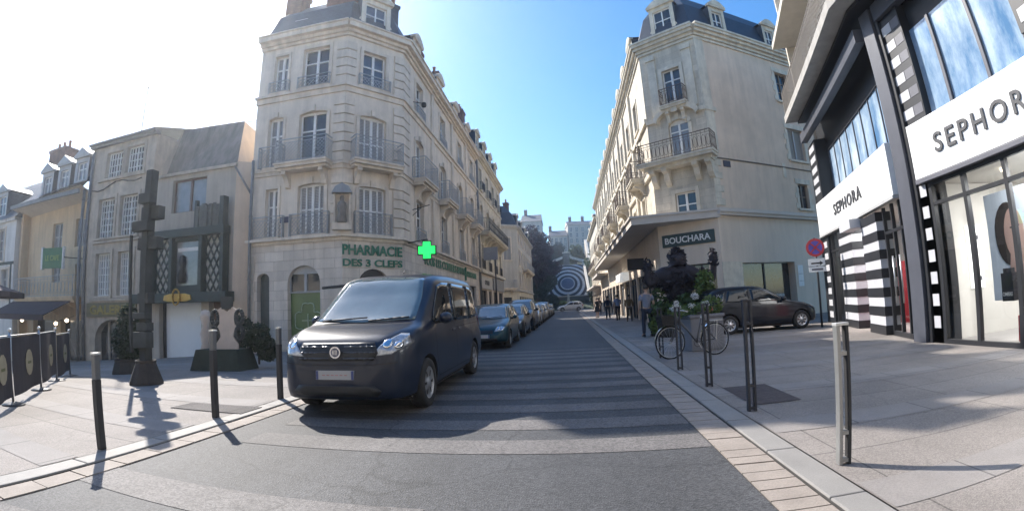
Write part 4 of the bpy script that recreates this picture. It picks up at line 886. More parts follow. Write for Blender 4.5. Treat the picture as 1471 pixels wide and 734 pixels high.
# grey house with the timber bay
G = thing('grey_house', (-14, 17, gz(-14)), 'plain grey rendered house with a bare sloping gable wall beside the pharmacy', 'house')
g = MB(); og = [(-15.85, -13.95, 5.5, 6.9)]; gg = [(-16.35, -14.0, -1, 1.95), (-13.6, -12.6, -1, 1.9)]
wall(g, FP, -17.0, -12.45, 1.99, 7.15, og, .3, REND); wall(g, FP, -17.0, -12.45, -1.5, 1.99, gg, .4, REND)
g.face([(-12.45, 14.4, -1.5), (-11.76, 14.9, -1.5), (-11.76, 14.9, 7.3), (-12.45, 14.4, 7.3)], PLASTER)
g.face([(-17.0, 14.9, 7.15), (-12.45, 14.4, 7.15), (-13.25, 15.6, 9.6), (-16.8, 15.6, 9.75)], M('dark stained render', (.22, .20, .18), .92, .25, .9, .4, .12, 60, .2)); g.face([(-12.45, 14.4, 7.15), (-11.76, 14.9, 7.3), (-11.76, 20, 7.3), (-13.25, 15.6, 9.6)], PLASTER)
g.face([(-17, 14.4, 7.15), (-17, 20, 7.15), (-16.8, 15.6, 9.75)], REND); g.build('wall', None, G)
cornice(G, FP, -17.0, -12.4, 7.15, [(.12, -.06, .06)], LSTONE, 'gutter_ledge')
window(G, FP, *og[0], cols=2, rows=(), fm=M('dark red brown frame', (.10, .05, .04), .5, .2, 4), gm=GLC, surround=0, sill=True)
pipe(G, FP, -11.62, .05, -.8, 7.2, .06)
g = MB(); g.bar(FP.P(-12.5, .06, 7.1), FP.P(-11.65, .06, 5.9), .045, ZINCP, 8, smooth=True); g.build('drainpipe_bend', None, G)
g = MB(); g.box(FP, -16.3, -14.05, -.35, -.3, -1, 1.9, M('closed white roller panel', (.72, .76, .80), .4, .04, 1)); g.box(FP, -16.34, -16.25, -.3, -.2, -1, 1.94, IROND); g.box(FP, -14.1, -14.0, -.3, -.2, -1, 1.94, IROND); g.build('shop_shutter', None, G)
g = MB(); g.box(FP, -13.58, -12.62, -.3, -.25, 1.15, 1.88, M('brown wood panel', (.12, .07, .045), .6, .2, 4)); g.box(FP, -13.58, -12.62, -.35, -.3, -1, 1.15, DARKW); g.build('shop_door', None, G)
# timber bay
TIMB = M('dark teal painted timber', (.022, .038, .036), .6, .25, 5, .15, .1, 60, .2)
t = thing('timber_bay', (-14.5, 14.1, 2), 'dark teal timber framed bay with diamond lattice panels around a shop window', 'bay window')
g = MB(); F5 = Fr((0, 14.05), (1, 0))
g.box(F5, -16.6, -12.55, -.3, .1, 4.4, 4.72, TIMB); g.box(F5, -17.4, -12.3, -.3, .2, 1.82, 2.2, TIMB)
for x in (-16.5, -15.35, -13.75, -12.68): g.box(F5, x-.09, x+.09, -.3, .05, 2.2, 4.4, TIMB)
g.box(F5, -12.83, -12.62, -.2, .08, 4.72, 5.85, TIMB); g.box(F5, -15.3, -13.8, -.28, -.1, 2.2, 2.5, TIMB); g.box(F5, -15.3, -13.8, -.28, -.1, 4.25, 4.4, TIMB); g.build('frame', None, t, bevel=.012)
for a, b, nn in ((-16.41, -15.44, 2), (-13.66, -12.77, 2)):
    g = MB(); w_ = (b-a)/3; 
    for i in range(3):
        for j in range(4):
            x0, z0 = a+i*w_, 2.2+j*.55
            for p, q in (((x0, z0), (x0+w_, z0+.55)), ((x0+w_, z0), (x0, z0+.55))): g.bar(F5.P(p[0], -.15, p[1]), F5.P(q[0], -.15, q[1]), .034, TIMB)
    g.box(F5, a, b, -.29, -.24, 2.2, 4.4, M('pale infill behind lattice', (.72, .72, .66), .8, .1, 2)); g.build('lattice_panel', None, t)
g = MB(); g.box(F5, -15.3, -13.8, -.28, -.24, 2.5, 4.25, GLC); g.build('window_pane', None, t)
g = MB(); g.box(F5, -15.2, -13.9, -.238, -.225, 3.85, 4.0, WHITE); g.lathe(F5.P(-14.9, -.2, 2.6), [(.16, 0), (.2, .3), (.1, .6), (.16, .8), (.13, 1.05), (.0, 1.12)], 10, BLACK); g.build('window_display', None, t)
t = thing('wooden_crate_sculpture', (-13.2, 13.9, 4.75), 'weathered grey tub of upright boards standing on top of the timber bay', 'sculpture')
g = MB(); WOODG = M('weathered grey wood', (.10, .105, .10), .8, .3, 6, .3, .1, 50, .3)
for i in range(7): 
    x = -14.05+i*.17; g.box(F5, x, x+.15, -.1+.05*abs(i-3), .05*(3-abs(i-3))-.02, 4.73, 5.55+.04*(i % 3), WOODG)
g.build('board_tub', None, t); g = MB(); g.box(F5, -14.15, -14.02, -.1, .03, 4.73, 5.8, TIMB); g.build('post', None, t)
GOLD = M('gilded emblem', (.50, .30, .06), .45, .2, 6, metal=.3)
t = thing('gilded_shop_emblem', (-14.75, 13.8, 2), 'gilded winged shop emblem on the beam of the timber bay', 'sign')
g = MB(); g.prism(F5, [(-15.45, 1.92), (-15.2, 1.86), (-14.2, 1.86), (-13.95, 1.92), (-14.0, 2.1), (-14.3, 2.16), (-15.1, 2.16), (-15.4, 2.1)], .21, .26, GOLD); g.build('wings', None, t, bevel=.01)
g = MB(); g.tube([F5.P(-14.7+.2*math.cos(a*PI/8), .3, 2.03+.3*math.sin(a*PI/8)) for a in range(16)], .035, GOLD, 6, True); g.build('ring', None, t)
# narrow stone house with many-paned windows
Mh = thing('stone_house', (-19, 18, gz(-19)), 'narrow old limestone house with tall many-paned white windows and an arched shop', 'house')
om = [(-20.4, -19.2, 7.55, 8.8), (-18.95, -17.75, 7.6, 8.85), (-20.65, -19.45, 4.8, 6.6), (-19.05, -17.85, 4.8, 6.6), (-20.6, -19.5, 2.2, 4.1), (-18.95, -17.95, 2.2, 4.1)]
g = MB(); wall(g, FP, -21.6, -17.02, 1.2, 9.15, om, .25, LSTONE, t=.12); wall(g, FP, -21.6, -17.02, -2, 1.2, [(-20.6, -17.9, -2, 1.18, .9)], .5, LSTONE, t=.12); g.face([(-17.02, 14.28, 7.1), (-17.02, 18, 7.1), (-17.02, 18, 9.3), (-17.02, 14.28, 9.2)], LSTONE); g.face([(-21.6, 14.28, -2), (-21.6, 20, -2), (-21.6, 20, 9.1), (-21.6, 14.28, 9.1)], LSTONE); g.build('wall', None, Mh)
for o in om: window(Mh, FP, *o, cols=6, rows=(.17, .34, .5, .67, .84) if o[3]-o[2] > 1.5 else (.25, .5, .75), mw=.02, surround=.16, sm=LSTONE, gm=GL if o[2] > 4 else GLC, t=.12)
for z in (7.42, 4.55, 1.98): cornice(Mh, FP, -20.9, -17.5, z, [(.22, 0, .1)], LSTONE, 'string_course')
cornice(Mh, FP, -21.7, -16.95, 9.15, [(.3, 0, .12), (.42, .12, .2)], ZINCP, 'gutter')
g = MB(); g.face([(-21.8, 14.0, 9.32), (-16.9, 14.0, 9.38), (-16.9, 18, 10.6), (-21.8, 18, 10.5)], SLATE); g.build('roof', None, Mh)
g = MB(); g.box(FP, -20.55, -17.95, -.3, -.2, -2, 1.1, DARKW); 
for x in (-19.9, -19.25, -18.6): g.box(FP, x-.04, x+.04, -.2, -.14, -2, 1.1, LSTONE)
g.build('shop_window', None, Mh); pipe(Mh, FP, -21.45, .2, -1.5, 9.0, .08)
g = MB(); pts = [FP.P(-21.3+i*.45, .16, 7.1-.12*math.sin(i*1.1)+.03*i) for i in range(9)]; g.tube(pts, .025, IROND, 5); g.build('cable', None, Mh)
t = thing('antique_shop_sign', (-19.5, 14.2, 1.5), 'faded ochre lettered fascia above the arched shop of the stone house', 'sign')
g = MB(); g.box(FP, -21.2, -17.6, .121, .18, 1.28, 1.9, M('faded sign board', (.17, .15, .09), .8, .2, 3)); g.build('board', None, t)
text_mesh(FP, 'GALERIE', -20.9, -18.0, 1.38, 1.8, .181, .02, M('ochre letters', (.30, .23, .06), .7, .2, 5), 'lettering', t, .03)
# ochre house
O = thing('ochre_house', (-25, 18, gz(-25)), 'warm ochre rendered house with deep eaves and a balcony over the restaurant', 'house')
oo = [(-25.75, -24.75, 4.65, 6.05), (-23.5, -22.5, 4.7, 6.1), (-25.6, -24.75, 3.0, 3.85), (-23.3, -22.7, 2.2, 3.85)]
FO = Fr((0, 14.9), (1, 0))
g = MB(); wall(g, FO, -28.6, -21.62, 2.0, 6.9, oo, .2, YREND); wall(g, FO, -28.6, -21.62, -2.5, 2.0, [(-27.6, -25.3, -2.5, 1.1), (-24.6, -22.4, -2.5, 1.1)], .4, YREND); g.box(FO, -28.7, -28.45, 0, .5, -2.5, 6.8, YREND); g.build('wall', None, O)
for o in oo: window(O, FO, *o, cols=2, rows=(.5,), fm=GREYW, gm=GLC, surround=0, sill=True)
g = MB(); 
for a, b in ((-27.6, -25.3), (-24.6, -22.4)): g.box(FO, a, b, -.4, -.3, -2.5, 1.1, DARKW)
g.build('restaurant_front', None, O)
g = MB(); g.face([(-28.9, 13.75, 7.0), (-21.6, 13.75, 7.35), (-21.6, 14.9, 6.95), (-28.9, 14.9, 6.65)], CREAM); g.build('eaves_soffit', None, O)
g = MB(); g.face([(-28.9, 13.7, 7.1), (-21.6, 13.7, 7.45), (-21.6, 17.5, 9.6), (-28.9, 17.5, 9.3)], SLATE); g.box(FP, -28.9, -21.6, .65, .75, 6.95, 7.15, ZINCP); g.build('roof', None, O)
for s, z in ((-25.7, 7.4), (-24.0, 7.5), (-22.4, 7.65)): dormer(O, FP, s, 1.2, z, 1.25, tf=.2, back=1.6, m=GREYW, round_=False, scroll=False, gm=GLC)
chimney(O, FP, -29.3, -2.2, 1.9, .9, 8, 11.3, 3)
o = balcony(O, FO, -28.1, -21.9, 2.2, 1.0, 1.0, m=YREND, rm=IRON, style='scroll', cons=(.1, .5, .9), step=.35)
pipe(O, FP, -21.75, .3, -1.5, 7.2, .08)
AWN = M('dark maroon awning cloth', (.055, .035, .04), .85, .15, 3)
t = thing('restaurant_awning', (-25, 13.5, 1.8), 'dark sloping awning under the balcony of the ochre house', 'awning')
g = MB(); g.mesh([(-28.2, 13.85, 2.0), (-22, 13.85, 2.0), (-22, 12.4, 1.35), (-28.2, 12.4, 1.35), (-28.2, 13.85, 1.96), (-22, 13.85, 1.96), (-22, 12.4, 1.31), (-28.2, 12.4, 1.31)], [(0, 1, 2, 3), (4, 7, 6, 5), (3, 2, 6, 7), (0, 3, 7, 4), (1, 5, 6, 2)], AWN); g.build('cloth', None, t)
g = MB(); g.wbox(-28.2, -22, 12.37, 12.4, 1.1, 1.36, AWN); g.build('valance', None, t)
t = thing('restaurant_sign', (-23, 13.8, 3.5), 'green projecting restaurant sign in a pale frame on the ochre house', 'sign')
SG = M('green sign face', (.03, .14, .06), .4, .15, 3); FS2 = Fr((-23.75, 13.3), (1, .25))
g = MB(); g.box(FS2, 0, 1.35, -.06, .06, 3.5, 4.45, SG); g.build('face', None, t); g = MB(); g.box(FS2, -.12, 0, -.07, .07, 3.45, 4.5, WHITE); g.box(FS2, 1.35, 1.42, -.07, .07, 3.45, 4.5, WHITE); g.bar(FS2.P(1.4, 0, 4.0), FS2.P(2.0, -.9, 4.0), .03, IROND); g.build('frame', None, t)
text_mesh(FS2, 'LE CAFE', .2, 1.15, 3.85, 4.1, .061, .01, M('yellow green letters', (.3, .4, .12), .5, .1), 'lettering', t, .01)
BULB = M('lit bulb', (1, .8, .6), .4, 0, 1, emit=2.5)
for i, (x, z) in enumerate(((-26.5, 1.05), (-22.9, .95), (-21.9, 1.1), (-24.2, .25))):
    g = MB(); g.lathe((x, 13.6, z), [(0, -.09), (.08, -.05), (.1, 0), (.08, .06), (0, .1)], 10, BULB); g.bar((x, 13.6, z+.08), (x, 14.0, z+.2), .015, IROND)
    tag(g.build('wall_lamp', None), ('small lit lamp at the left end of the restaurant front', 'lit lamp under the right end of the awning', 'lit lamp nearest the downpipe of the ochre house', 'lowest lit lamp, seen above the dark banner screen')[i], 'lamp', 'restaurant lamps')
# far-left white houses
for k, (x0, x1, zt, lab) in enumerate(((-37.5, -28.75, 6.6, 'white old house with a dark slate dormer roof at the far left'),)):
    Hh = thing('white_house', (x0+3, 18, gz(x0)), lab, 'house')
    g = MB(); ow = [(-31.2, -30.2, 4.3, 6.1), (-33.8, -32.8, 4.3, 6.1), (-30.4, -29.4, 2.2, 3.8), (-33.4, -32.4, 2.0, 3.8)]
    wall(g, FP, x0, x1, -3, zt, ow, .25, WHR, t=.3); g.face([(x1, 14.1, -3), (x1, 20, -3), (x1, 20, zt), (x1, 14.1, zt)], WHR); g.build('wall', None, Hh)
    for o in ow: window(Hh, FP, *o, cols=2, rows=(.33, .66), t=.3, gm=GLC, fm=GREYW)
    g = MB()
    for x in (-29.1, -31.8, -34.4): g.box(FP, x-.08, x+.08, .301, .33, 1.5, 4.2, TIMB)
    g.box(FP, x0, x1, .302, .34, 4.05, 4.2, TIMB); g.build('timber_framing', None, Hh)
    g = MB(); g.mesh([(x0, 13.9, zt), (x1+.1, 13.9, zt), (x1+.1, 17.6, 9.9), (x0, 17.6, 9.9)], [(0, 1, 2, 3)], SLATE); g.face([(x1+.1, 13.9, zt), (x1+.1, 20.5, zt), (x1+.1, 17.6, 9.9)], SLATE); g.build('roof', None, Hh)
    cornice(Hh, FP, x0, x1, zt, [(.45, -.15, .05)], WHR); dormer(Hh, FP, -31.6, 1.5, 6.9, 1.5, tf=.1, back=2, m=GREYW, round_=False, scroll=False)
t = thing('cafe_parasol', (-22.5, 9.3, gz(-22)), 'dark maroon cafe parasol edge at the far left of the terrace', 'parasol')
zp = 2.75; g = MB(); n = 8; rim = [(-22.5+2.1*math.cos(i*PI/4+.3), 9.3+2.1*math.sin(i*PI/4+.3), zp-.55) for i in range(n)]
vs = [(-22.5, 9.3, zp)]+rim+[(x, y, z-.22) for x, y, z in rim]; g.mesh(vs, [(0, i+1, (i+1) % n+1) for i in range(n)]+[(i+1, n+i+1, n+(i+1) % n+1, (i+1) % n+1) for i in range(n)], AWN); g.build('canopy', None, t)
g = MB(); g.bar((-22.5, 9.3, gz(-22.5)), (-22.5, 9.3, zp), .03, ALU, 8); g.build('pole', None, t)
for x, y, h, lab in ((-19.7, 15.5, 2.6, 'thin television aerial on the roof of the stone house'), (-11.9, 15.0, 2.0, 'television aerial mast beside the pharmacy gable')):
    g = MB(); z = 10 if x < -15 else 7.3; g.bar((x, y, z-.5), (x, y, z+h), .025, ZINCP)
    for k in range(5): g.bar((x-.5+.2*k-.1, y-.2, z+h-.1), (x-.5+.2*k-.1, y+.2, z+h-.1), .012, ZINCP)
    g.bar((x-.7, y, z+h-.1), (x+.5, y, z+h-.1), .015, ZINCP); tag(g.build('tv_aerial', None), lab, 'aerial')
# ------------------------------------------------------------------ banner screen of the terrace
CLOTH = M('dark plum banner cloth', (.032, .028, .036), .8, .2, 2, .1); LOGO = M('pale gold round logo', (.34, .30, .20), .6, .12, 5); LOGT = M('olive logo lettering', (.12, .13, .05), .7, .1)
posts = [(-6.9, 2.95), (-7.75, 3.75), (-8.95, 4.95), (-10.3, 6.1), (-11.5, 7.2)]
for i, p in enumerate(posts[1:]):
    t = thing('banner_post', (p[0], p[1], gz(p[0])), ('steel banner post nearest the left picture edge', 'second steel post of the banner screen', 'third steel post of the banner screen', 'last steel post at the far end of the banner screen')[i], 'post', 'steel posts of the terrace screen')
    g = MB(); g.bar((p[0], p[1], gz(p[0])), (p[0], p[1], gz(p[0])+1.08), .021, ALU, 10, smooth=True); g.lathe((p[0], p[1], gz(p[0])+1.06), [(.03, 0), (.034, .02), (.03, .045), (0, .05)], 10, ALU); g.build('tube', None, t)
    g = MB(); g.lathe((p[0], p[1], gz(p[0])), [(.2, 0), (.2, .012), (.12, .03), (.03, .05)], 20, BLACK); g.build('foot_plate', None, t)
for i in range(4):
    p, q = posts[i], posts[i+1]; L = math.hypot(q[0]-p[0], q[1]-p[1]); Fb = Fr(p, (q[0]-p[0], q[1]-p[1])); Fb = Fr(q, (p[0]-q[0], p[1]-q[1])) if False else Fb
    g = MB(); zb = gz((p[0]+q[0])/2)
    nn = 8; off = lambda u: .03*math.sin(u*PI*2)+.02
    for k in range(nn):
        a, b = .03+(L-.06)*k/nn, .03+(L-.06)*(k+1)/nn
        g.mesh([Fb.P(a, off(k/nn), zb+.12), Fb.P(b, off((k+1)/nn), zb+.12), Fb.P(b, off((k+1)/nn), zb+.98), Fb.P(a, off(k/nn), zb+.98)], [(0, 1, 2, 3)], CLOTH)
    g.bar(Fb.P(0, 0, zb+1.0), Fb.P(L, 0, zb+1.0), .01, ALU, 6)
    o = tag(g.build('terrace_banner', None), ('dark banner panel cut by the left picture edge', 'dark banner panel with the largest round gold logo', 'dark banner panel with the middle round gold logo', 'dark banner panel with the smallest round logo')[i], 'banner', 'dark cloth panels of the terrace screen')
    g = MB(); rr = .2; g.prism(Fb, [(L/2+rr*math.cos(a*PI/12)*(1+.04*(a % 2)), zb+.56+rr*math.sin(a*PI/12)*(1+.04*(a % 2))) for a in range(24)], .055, .06, LOGO); g.prism(Fb, [(L/2-rr*math.cos(a*PI/12)*(1+.04*(a % 2)), zb+.56+rr*math.sin(a*PI/12)*(1+.04*(a % 2))) for a in range(24)], -.03, -.025, LOGO); g.build('round_logo', None, o)
    g = MB(); Fr2 = Fb; g.box(Fb, L/2-.1, L/2+.1, .061, .063, zb+.54, zb+.58, LOGT); g.build('logo_line', None, o)
# ------------------------------------------------------------------ bollards
DARKB = M('dark grey painted steel', (.028, .028, .03), .6, .15, 6); REFL = M('grey reflective sleeve', (.13, .135, .14), .35, .08, 8); PALEM = M('pale metal cap', (.62, .62, .6), .35, .05, 8, metal=.4)
def bol_left(x, y, h, label):
    t = thing('bollard', (x, y, 0), label, 'bollard', 'square bollards along the left kerb')
    g = MB(); g.wbox(x-.036, x+.036, y-.036, y+.036, 0, h-.26, DARKB); g.build('shaft', None, t, bevel=.008)
    g = MB(); g.wbox(x-.033, x+.033, y-.033, y+.033, h-.26, h-.02, REFL); g.build('sleeve', None, t, bevel=.006)
    g = MB(); g.wbox(x-.038, x+.038, y-.038, y+.038, h-.02, h, PALEM); g.build('cap', None, t)
for x, y, h, l in ((-4.47, 3.1, .95, 'nearest dark square bollard on the left kerb'), (-4.47, 4.8, 1.12, 'second dark square bollard on the left kerb'), (-4.42, 6.15, 1.1, 'third dark bollard on the left kerb just before the van'), (-8.42, 11.35, .42, 'low dark bollard with a pale cap near the pharmacy door'), (-7.84, 10.88, .98, 'thin dark bollard between the planters and the van')): bol_left(x, y, h, l)
def bol_right(x, y, h, label, pale):
    t = thing('bollard', (x, y, 0), label, 'bollard', 'open frame steel bollards along the right kerb')
    m1 = M('satin stainless steel', (.34, .34, .33), .35, .08, 6, metal=.55) if pale else M('dark blue grey steel', (.028, .03, .038), .5, .15, 6)
    g = MB(); g.wbox(x-.05, x-.02, y-.028, y+.028, 0, h, m1); g.build('front_bar', None, t, bevel=.004)
    g = MB(); g.wbox(x+.025, x+.05, y-.028, y+.028, 0, h-.01, m1 if not pale else MATS['dark grey painted steel']); g.build('back_bar', None, t, bevel=.004)
    g = MB(); g.wbox(x-.052, x+.052, y-.031, y+.031, h-.012, h+.008, PALEM if pale else m1); g.build('top_cap', None, t, bevel=.003)
    for z in (.02, h*.22, h*.78): g = MB(); g.wbox(x-.02, x+.025, y-.026, y+.026, z, z+.03, m1); g.build('spacer', None, t)
for x, y, h, l, p in ((1.97, 3.21, 1.03, 'nearest pale steel frame bollard at the lower right', True), (1.97, 5.02, 1.22, 'dark steel frame bollard in front of the brown pit cover', False), (1.96, 6.57, 1.18, 'dark steel frame bollard overlapping the bicycle saddle', False), (1.95, 8.26, 1.12, 'dark steel frame bollard in front of the bicycle front wheel', False), (1.98, 10.05, 1.08, 'farthest dark steel frame bollard left of the bicycle basket', False)): bol_right(x, y, h, l, p)
# ------------------------------------------------------------------ totems, planters and wooden sculptures on the plaza
def planter(x, y, r0, r1, h, label, mat):
    t = thing('planter', (x, y, gz(x)), label, 'planter'); g = MB(); z = gz(x)
    g.lathe((x, y, z), [(r0, 0), (r0*.98, .05), (r1, h-.05), (r1*1.05, h-.04), (r1*1.05, h), (r1*.9, h), (r1*.88, h-.06), (0, h-.07)], 10, mat, smooth=False); g.build('tub', None, t)
    return t
WOODD = M('dark stained wood', (.055, .045, .038), .8, .3, 5, .3, .1, 50, .3)
planter(-8.0, 6.69, .34, .2, .46, 'dark conical tub carrying the tall timber totem', WOODD)
t = thing('timber_totem', (-8.0, 6.69, .46), 'tall dark timber totem with stacked cross boards on a conical tub', 'sculpture')
g = MB(); z0 = .45; TW = M('dark weathered totem wood', (.055, .06, .058), .75, .3, 5, .3, .1, 50, .3)
rt = random.Random(4)
g.wbox(-8.08, -7.9, 6.6, 6.78, z0, 4.2, TW); g.build('mast', None, t, bevel=.01)
for a, b, zz, h, y_ in ((-8.2, -7.7, 3.2, .26, 6.75), (-8.28, -7.82, 2.95, .2, 6.6), (-8.22, -7.66, 2.6, .24, 6.72), (-8.14, -7.8, 3.5, .2, 6.6), (-8.16, -7.8, 1.25, .12, 6.6), (-8.14, -7.84, 1.55, .2, 6.7), (-8.18, -7.78, .7, .3, 6.62), (-8.12, -7.82, 1.02, .16, 6.66)):
    g = MB(); g.wbox(a, b, y_-.09, y_+.09, zz, zz+h, TW); g.build('cross_board', None, t, bevel=.008)
g = MB(); g.bar((-8.3, 6.6, .6), (-8.38, 6.6, 2.9), .035, TW); g.build('strut', None, t)
def leaves(name, parent, blobs, size, mat, n, seed=1, droop=0, aspect=1.6):
    rg = random.Random(seed); vs = []; fs = []
    tot = sum(b[3]*b[4]*b[5] for b in blobs)
    for cx, cy, cz, rx, ry, rz in blobs:
        k = int(n*(rx*ry*rz)/tot)
        for _ in range(k):
            while True:
                v = Vector((rg.uniform(-1, 1), rg.uniform(-1, 1), rg.uniform(-1, 1)))
                if .25 < v.length < 1: break
            v = v*(.55+.45*rg.random()**.5)/max(v.length, .01)*min(1, v.length+.35)
            c = Vector((cx+v.x*rx, cy+v.y*ry, cz+v.z*rz)); a = Vector((rg.gauss(0, 1), rg.gauss(0, 1), rg.gauss(0, .7)-droop)).normalized(); b = a.cross(Vector((rg.gauss(0, 1), rg.gauss(0, 1), rg.gauss(0, 1)))).normalized()
            s = size*rg.uniform(.6, 1.3); i = len(vs)
            vs += [c-a*s*aspect*.5, c+b*s*.35, c+a*s*aspect*.5, c-b*s*.35]; fs.append((i, i+1, i+2, i+3))
    off = org(parent) if parent is not None else Vector((0, 0, 0)); me = bpy.data.meshes.new(name); me.from_pydata([v-off for v in vs], [], fs); me.materials.append(mat)
    o = bpy.data.objects.new(name, me); C.objects.link(o); o.parent = parent; return o
def leafmat(name, c0, c1, sc_=1.4):
    m = bpy.data.materials.new(name); m.use_nodes = True; nt = m.node_tree; b = nt.nodes['Principled BSDF']; tc = N(nt, 'ShaderNodeTexCoord')
    n1 = noise(nt, tc.outputs['Object'], sc_, 4, .6); n2 = noise(nt, tc.outputs['Object'], sc_*9, 2, .5)
    c = mixc(nt, .5, ramp(nt, n1, c0, c1, .35, .65), ramp(nt, n2, c0, c1, .3, .7)); nt.links.new(c, b.inputs['Base Color']); b.inputs['Roughness'].default_value = .55
    b.inputs['Subsurface Weight'].default_value = 0; tr = N(nt, 'ShaderNodeBsdfTranslucent'); nt.links.new(c, tr.inputs[0]); mx = N(nt, 'ShaderNodeMixShader'); mx.inputs[0].default_value = .25
    nt.links.new(b.outputs[0], mx.inputs[1]); nt.links.new(tr.outputs[0], mx.inputs[2]); nt.links.new(mx.outputs[0], nt.nodes['Material Output'].inputs[0]); return m
LEAFD = leafmat('dark evergreen leaves', (.012, .026, .014), (.03, .06, .025)); LEAFM = leafmat('mid green leaves', (.03, .06, .018), (.08, .13, .035)); LEAFL = leafmat('light green leaves', (.07, .12, .03), (.16, .22, .06))
LEAFP = leafmat('purple brown leaves', (.03, .016, .02), (.07, .035, .04)); FLOW = M('white petals', (.7, .68, .66), .6, .1, 9)
planter(-10.13, 7.96, .42, .34, .35, 'dark low tub with the bushy evergreen behind the totem', WOODD)
t = thing('evergreen_bush', (-10.13, 7.96, .3), 'dark conical evergreen growing in the tub behind the totem', 'bush')
leaves('foliage', t, [(-10.13, 7.96, .75, .4, .4, .5), (-10.1, 7.96, 1.2, .26, .26, .42), (-10.2, 8.1, .5, .42, .36, .3)], .065, LEAFD, 4200, 3)
g = MB(); g.bar((-10.13, 7.96, .2), (-10.13, 7.96, 1.4), .035, WOODD, 6); g.build('stem', None, t)
t = thing('planter_box', (-8.1, 9.1, 0), 'wide dark green wooden planter with sculpted figures in front of the grey house', 'planter')
g = MB(); GRW = M('dark green stained wood', (.03, .045, .032), .8, .3, 5, .3, .08, 50, .2)
g.mesh([(-8.85, 8.7, 0), (-7.5, 8.9, 0), (-7.5, 9.6, 0), (-8.85, 9.4, 0), (-8.7, 8.75, .5), (-7.62, 8.95, .5), (-7.62, 9.5, .5), (-8.7, 9.35, .5)], [(3, 2, 1, 0), (4, 5, 6, 7), (0, 1, 5, 4), (1, 2, 6, 5), (2, 3, 7, 6), (3, 0, 4, 7)], GRW); g.build('box', None, t)
Fq = Fr((-7.98, 9.05), (1, .15)); t = thing('scroll_panel_sculpture', (-7.98, 9.05, .5), 'pale panel cut like a waisted figure inside a dark scrolled frame', 'sculpture')
PALEP = M('pale beige panel', (.62, .52, .44), .8, .12, 3)
prof = [(.0, .5), (.3, .5), (.3, .62), (.17, .8), (.2, .95), (.27, 1.02), (.2, 1.1), (.2, 1.25), (.27, 1.42), (.15, 1.5), (.0, 1.38)]
poly = [(x, z) for x, z in prof]+[(-x, z) for x, z in prof[::-1][1:-1]]
g = MB(); g.prism(Fq, poly, -.02, .02, PALEP); g.build('panel', None, t)
g = MB()
for sg in (-1, 1):
    for cz, r in ((.88, .16), (1.25, .17)):
        g.tube([Fq.P(sg*(.33+r*.55*math.cos(a*PI/7)), 0, cz+r*math.sin(a*PI/7)) for a in range(14)], .05, TW, 6, True)
g.prism(Fq, [(-.12, 1.45), (.12, 1.45), (.16, 1.75), (-.16, 1.75)], -.05, .05, TW); g.build('scroll_frame', None, t)
g = MB(); Fq2 = Fr((-8.75, 9.25), (1, .15)); t = thing('vase_figure', (-8.75, 9.25, 0), 'pale slender vase shaped figure left of the scrolled panel', 'sculpture')
g.lathe((-8.95, 9.35, 0), [(.12, 0), (.17, .3), (.1, .6), (.14, .85), (.07, 1.05), (.14, 1.25), (.1, 1.42), (0, 1.45)], 14, PALEP); g.build('body', None, t)
t = thing('shrub', (-7.6, 9.4, .4), 'dark leafy shrub in the right end of the wide planter', 'bush'); leaves('foliage', t, [(-7.45, 9.55, .75, .3, .28, .36), (-7.3, 9.7, .45, .28, .25, .3)], .07, LEAFD, 2200, 5)
g = MB(); g.bar((-7.45, 9.55, .1), (-7.45, 9.55, .9), .03, WOODD, 6); g.build('stem', None, t)
t = thing('shrub', (-11.2, 13.2, gz(-11)), 'dark shrub in a tub against the grey house wall', 'bush'); leaves('foliage', t, [(-11.2, 13.3, .7, .6, .4, .6)], .1, LEAFD, 1500, 6)
g = MB(); g.bar((-11.2, 13.3, -.1), (-11.2, 13.3, .9), .03, WOODD, 6); g.build('stem', None, t)
g = MB(); Fw = Fr((-9.3, 13.0), (1, 0)); g.bar((-8.2, 13.9, 2.15), (-7.0, 13.8, 2.2), .05, BLACK, 8); g.bar((-8.2, 13.9, 2.15), (-7.9, 14.5, 2.2), .03, BLACK, 8); tag(g.build('lantern_arm', None), 'dark horizontal lamp arm with a small lens beside the green poster window', 'lamp')
# road sign by the shop
t = thing('road_sign', (8.34, 14.68, 0), 'round no parking sign with two plates on a dark pole by the striped pier', 'road sign')
g = MB(); g.bar((8.34, 14.68, 0), (8.34, 14.68, 2.95), .035, BLACK, 10, smooth=True); g.build('pole', None, t)
FSg = Fr((8.3, 14.6), (.93, -.36)); REDS = M('red sign paint', (.55, .04, .05), .4, .08, 5); BLUS = M('blue sign paint', (.10, .08, .42), .4, .08, 5)
disc = lambda r, z: [(r*math.cos(a*PI/16), z+r*math.sin(a*PI/16)) for a in range(32)]
g = MB(); g.prism(FSg, disc(.3, 2.62), 0, .02, REDS); g.build('disc', None, t); g = MB(); g.prism(FSg, disc(.22, 2.62), .0201, .024, BLUS); g.build('blue_field', None, t)
g = MB()
for sg in (-1, 1): g.bar(FSg.P(-.19*sg, .026, 2.62-.19), FSg.P(.19*sg, .026, 2.62+.19), .03, REDS, 4)
g.build('cross_bars', None, t)
for z0, z1 in ((2.02, 2.26), (1.82, 1.99)): 
    g = MB(); g.box(FSg, -.27, .27, 0, .02, z0, z1, WHITE); g.build('plate', None, t)
g = MB(); g.box(FSg, -.18, .12, .021, .026, 2.08, 2.13, BLACK); g.prism(FSg, [(.1, 2.03), (.2, 2.1), (.1, 2.18)], .021, .026, BLACK); g.box(FSg, -.18, .18, .021, .026, 1.87, 1.93, SGRY); g.build('plate_symbols', None, t)
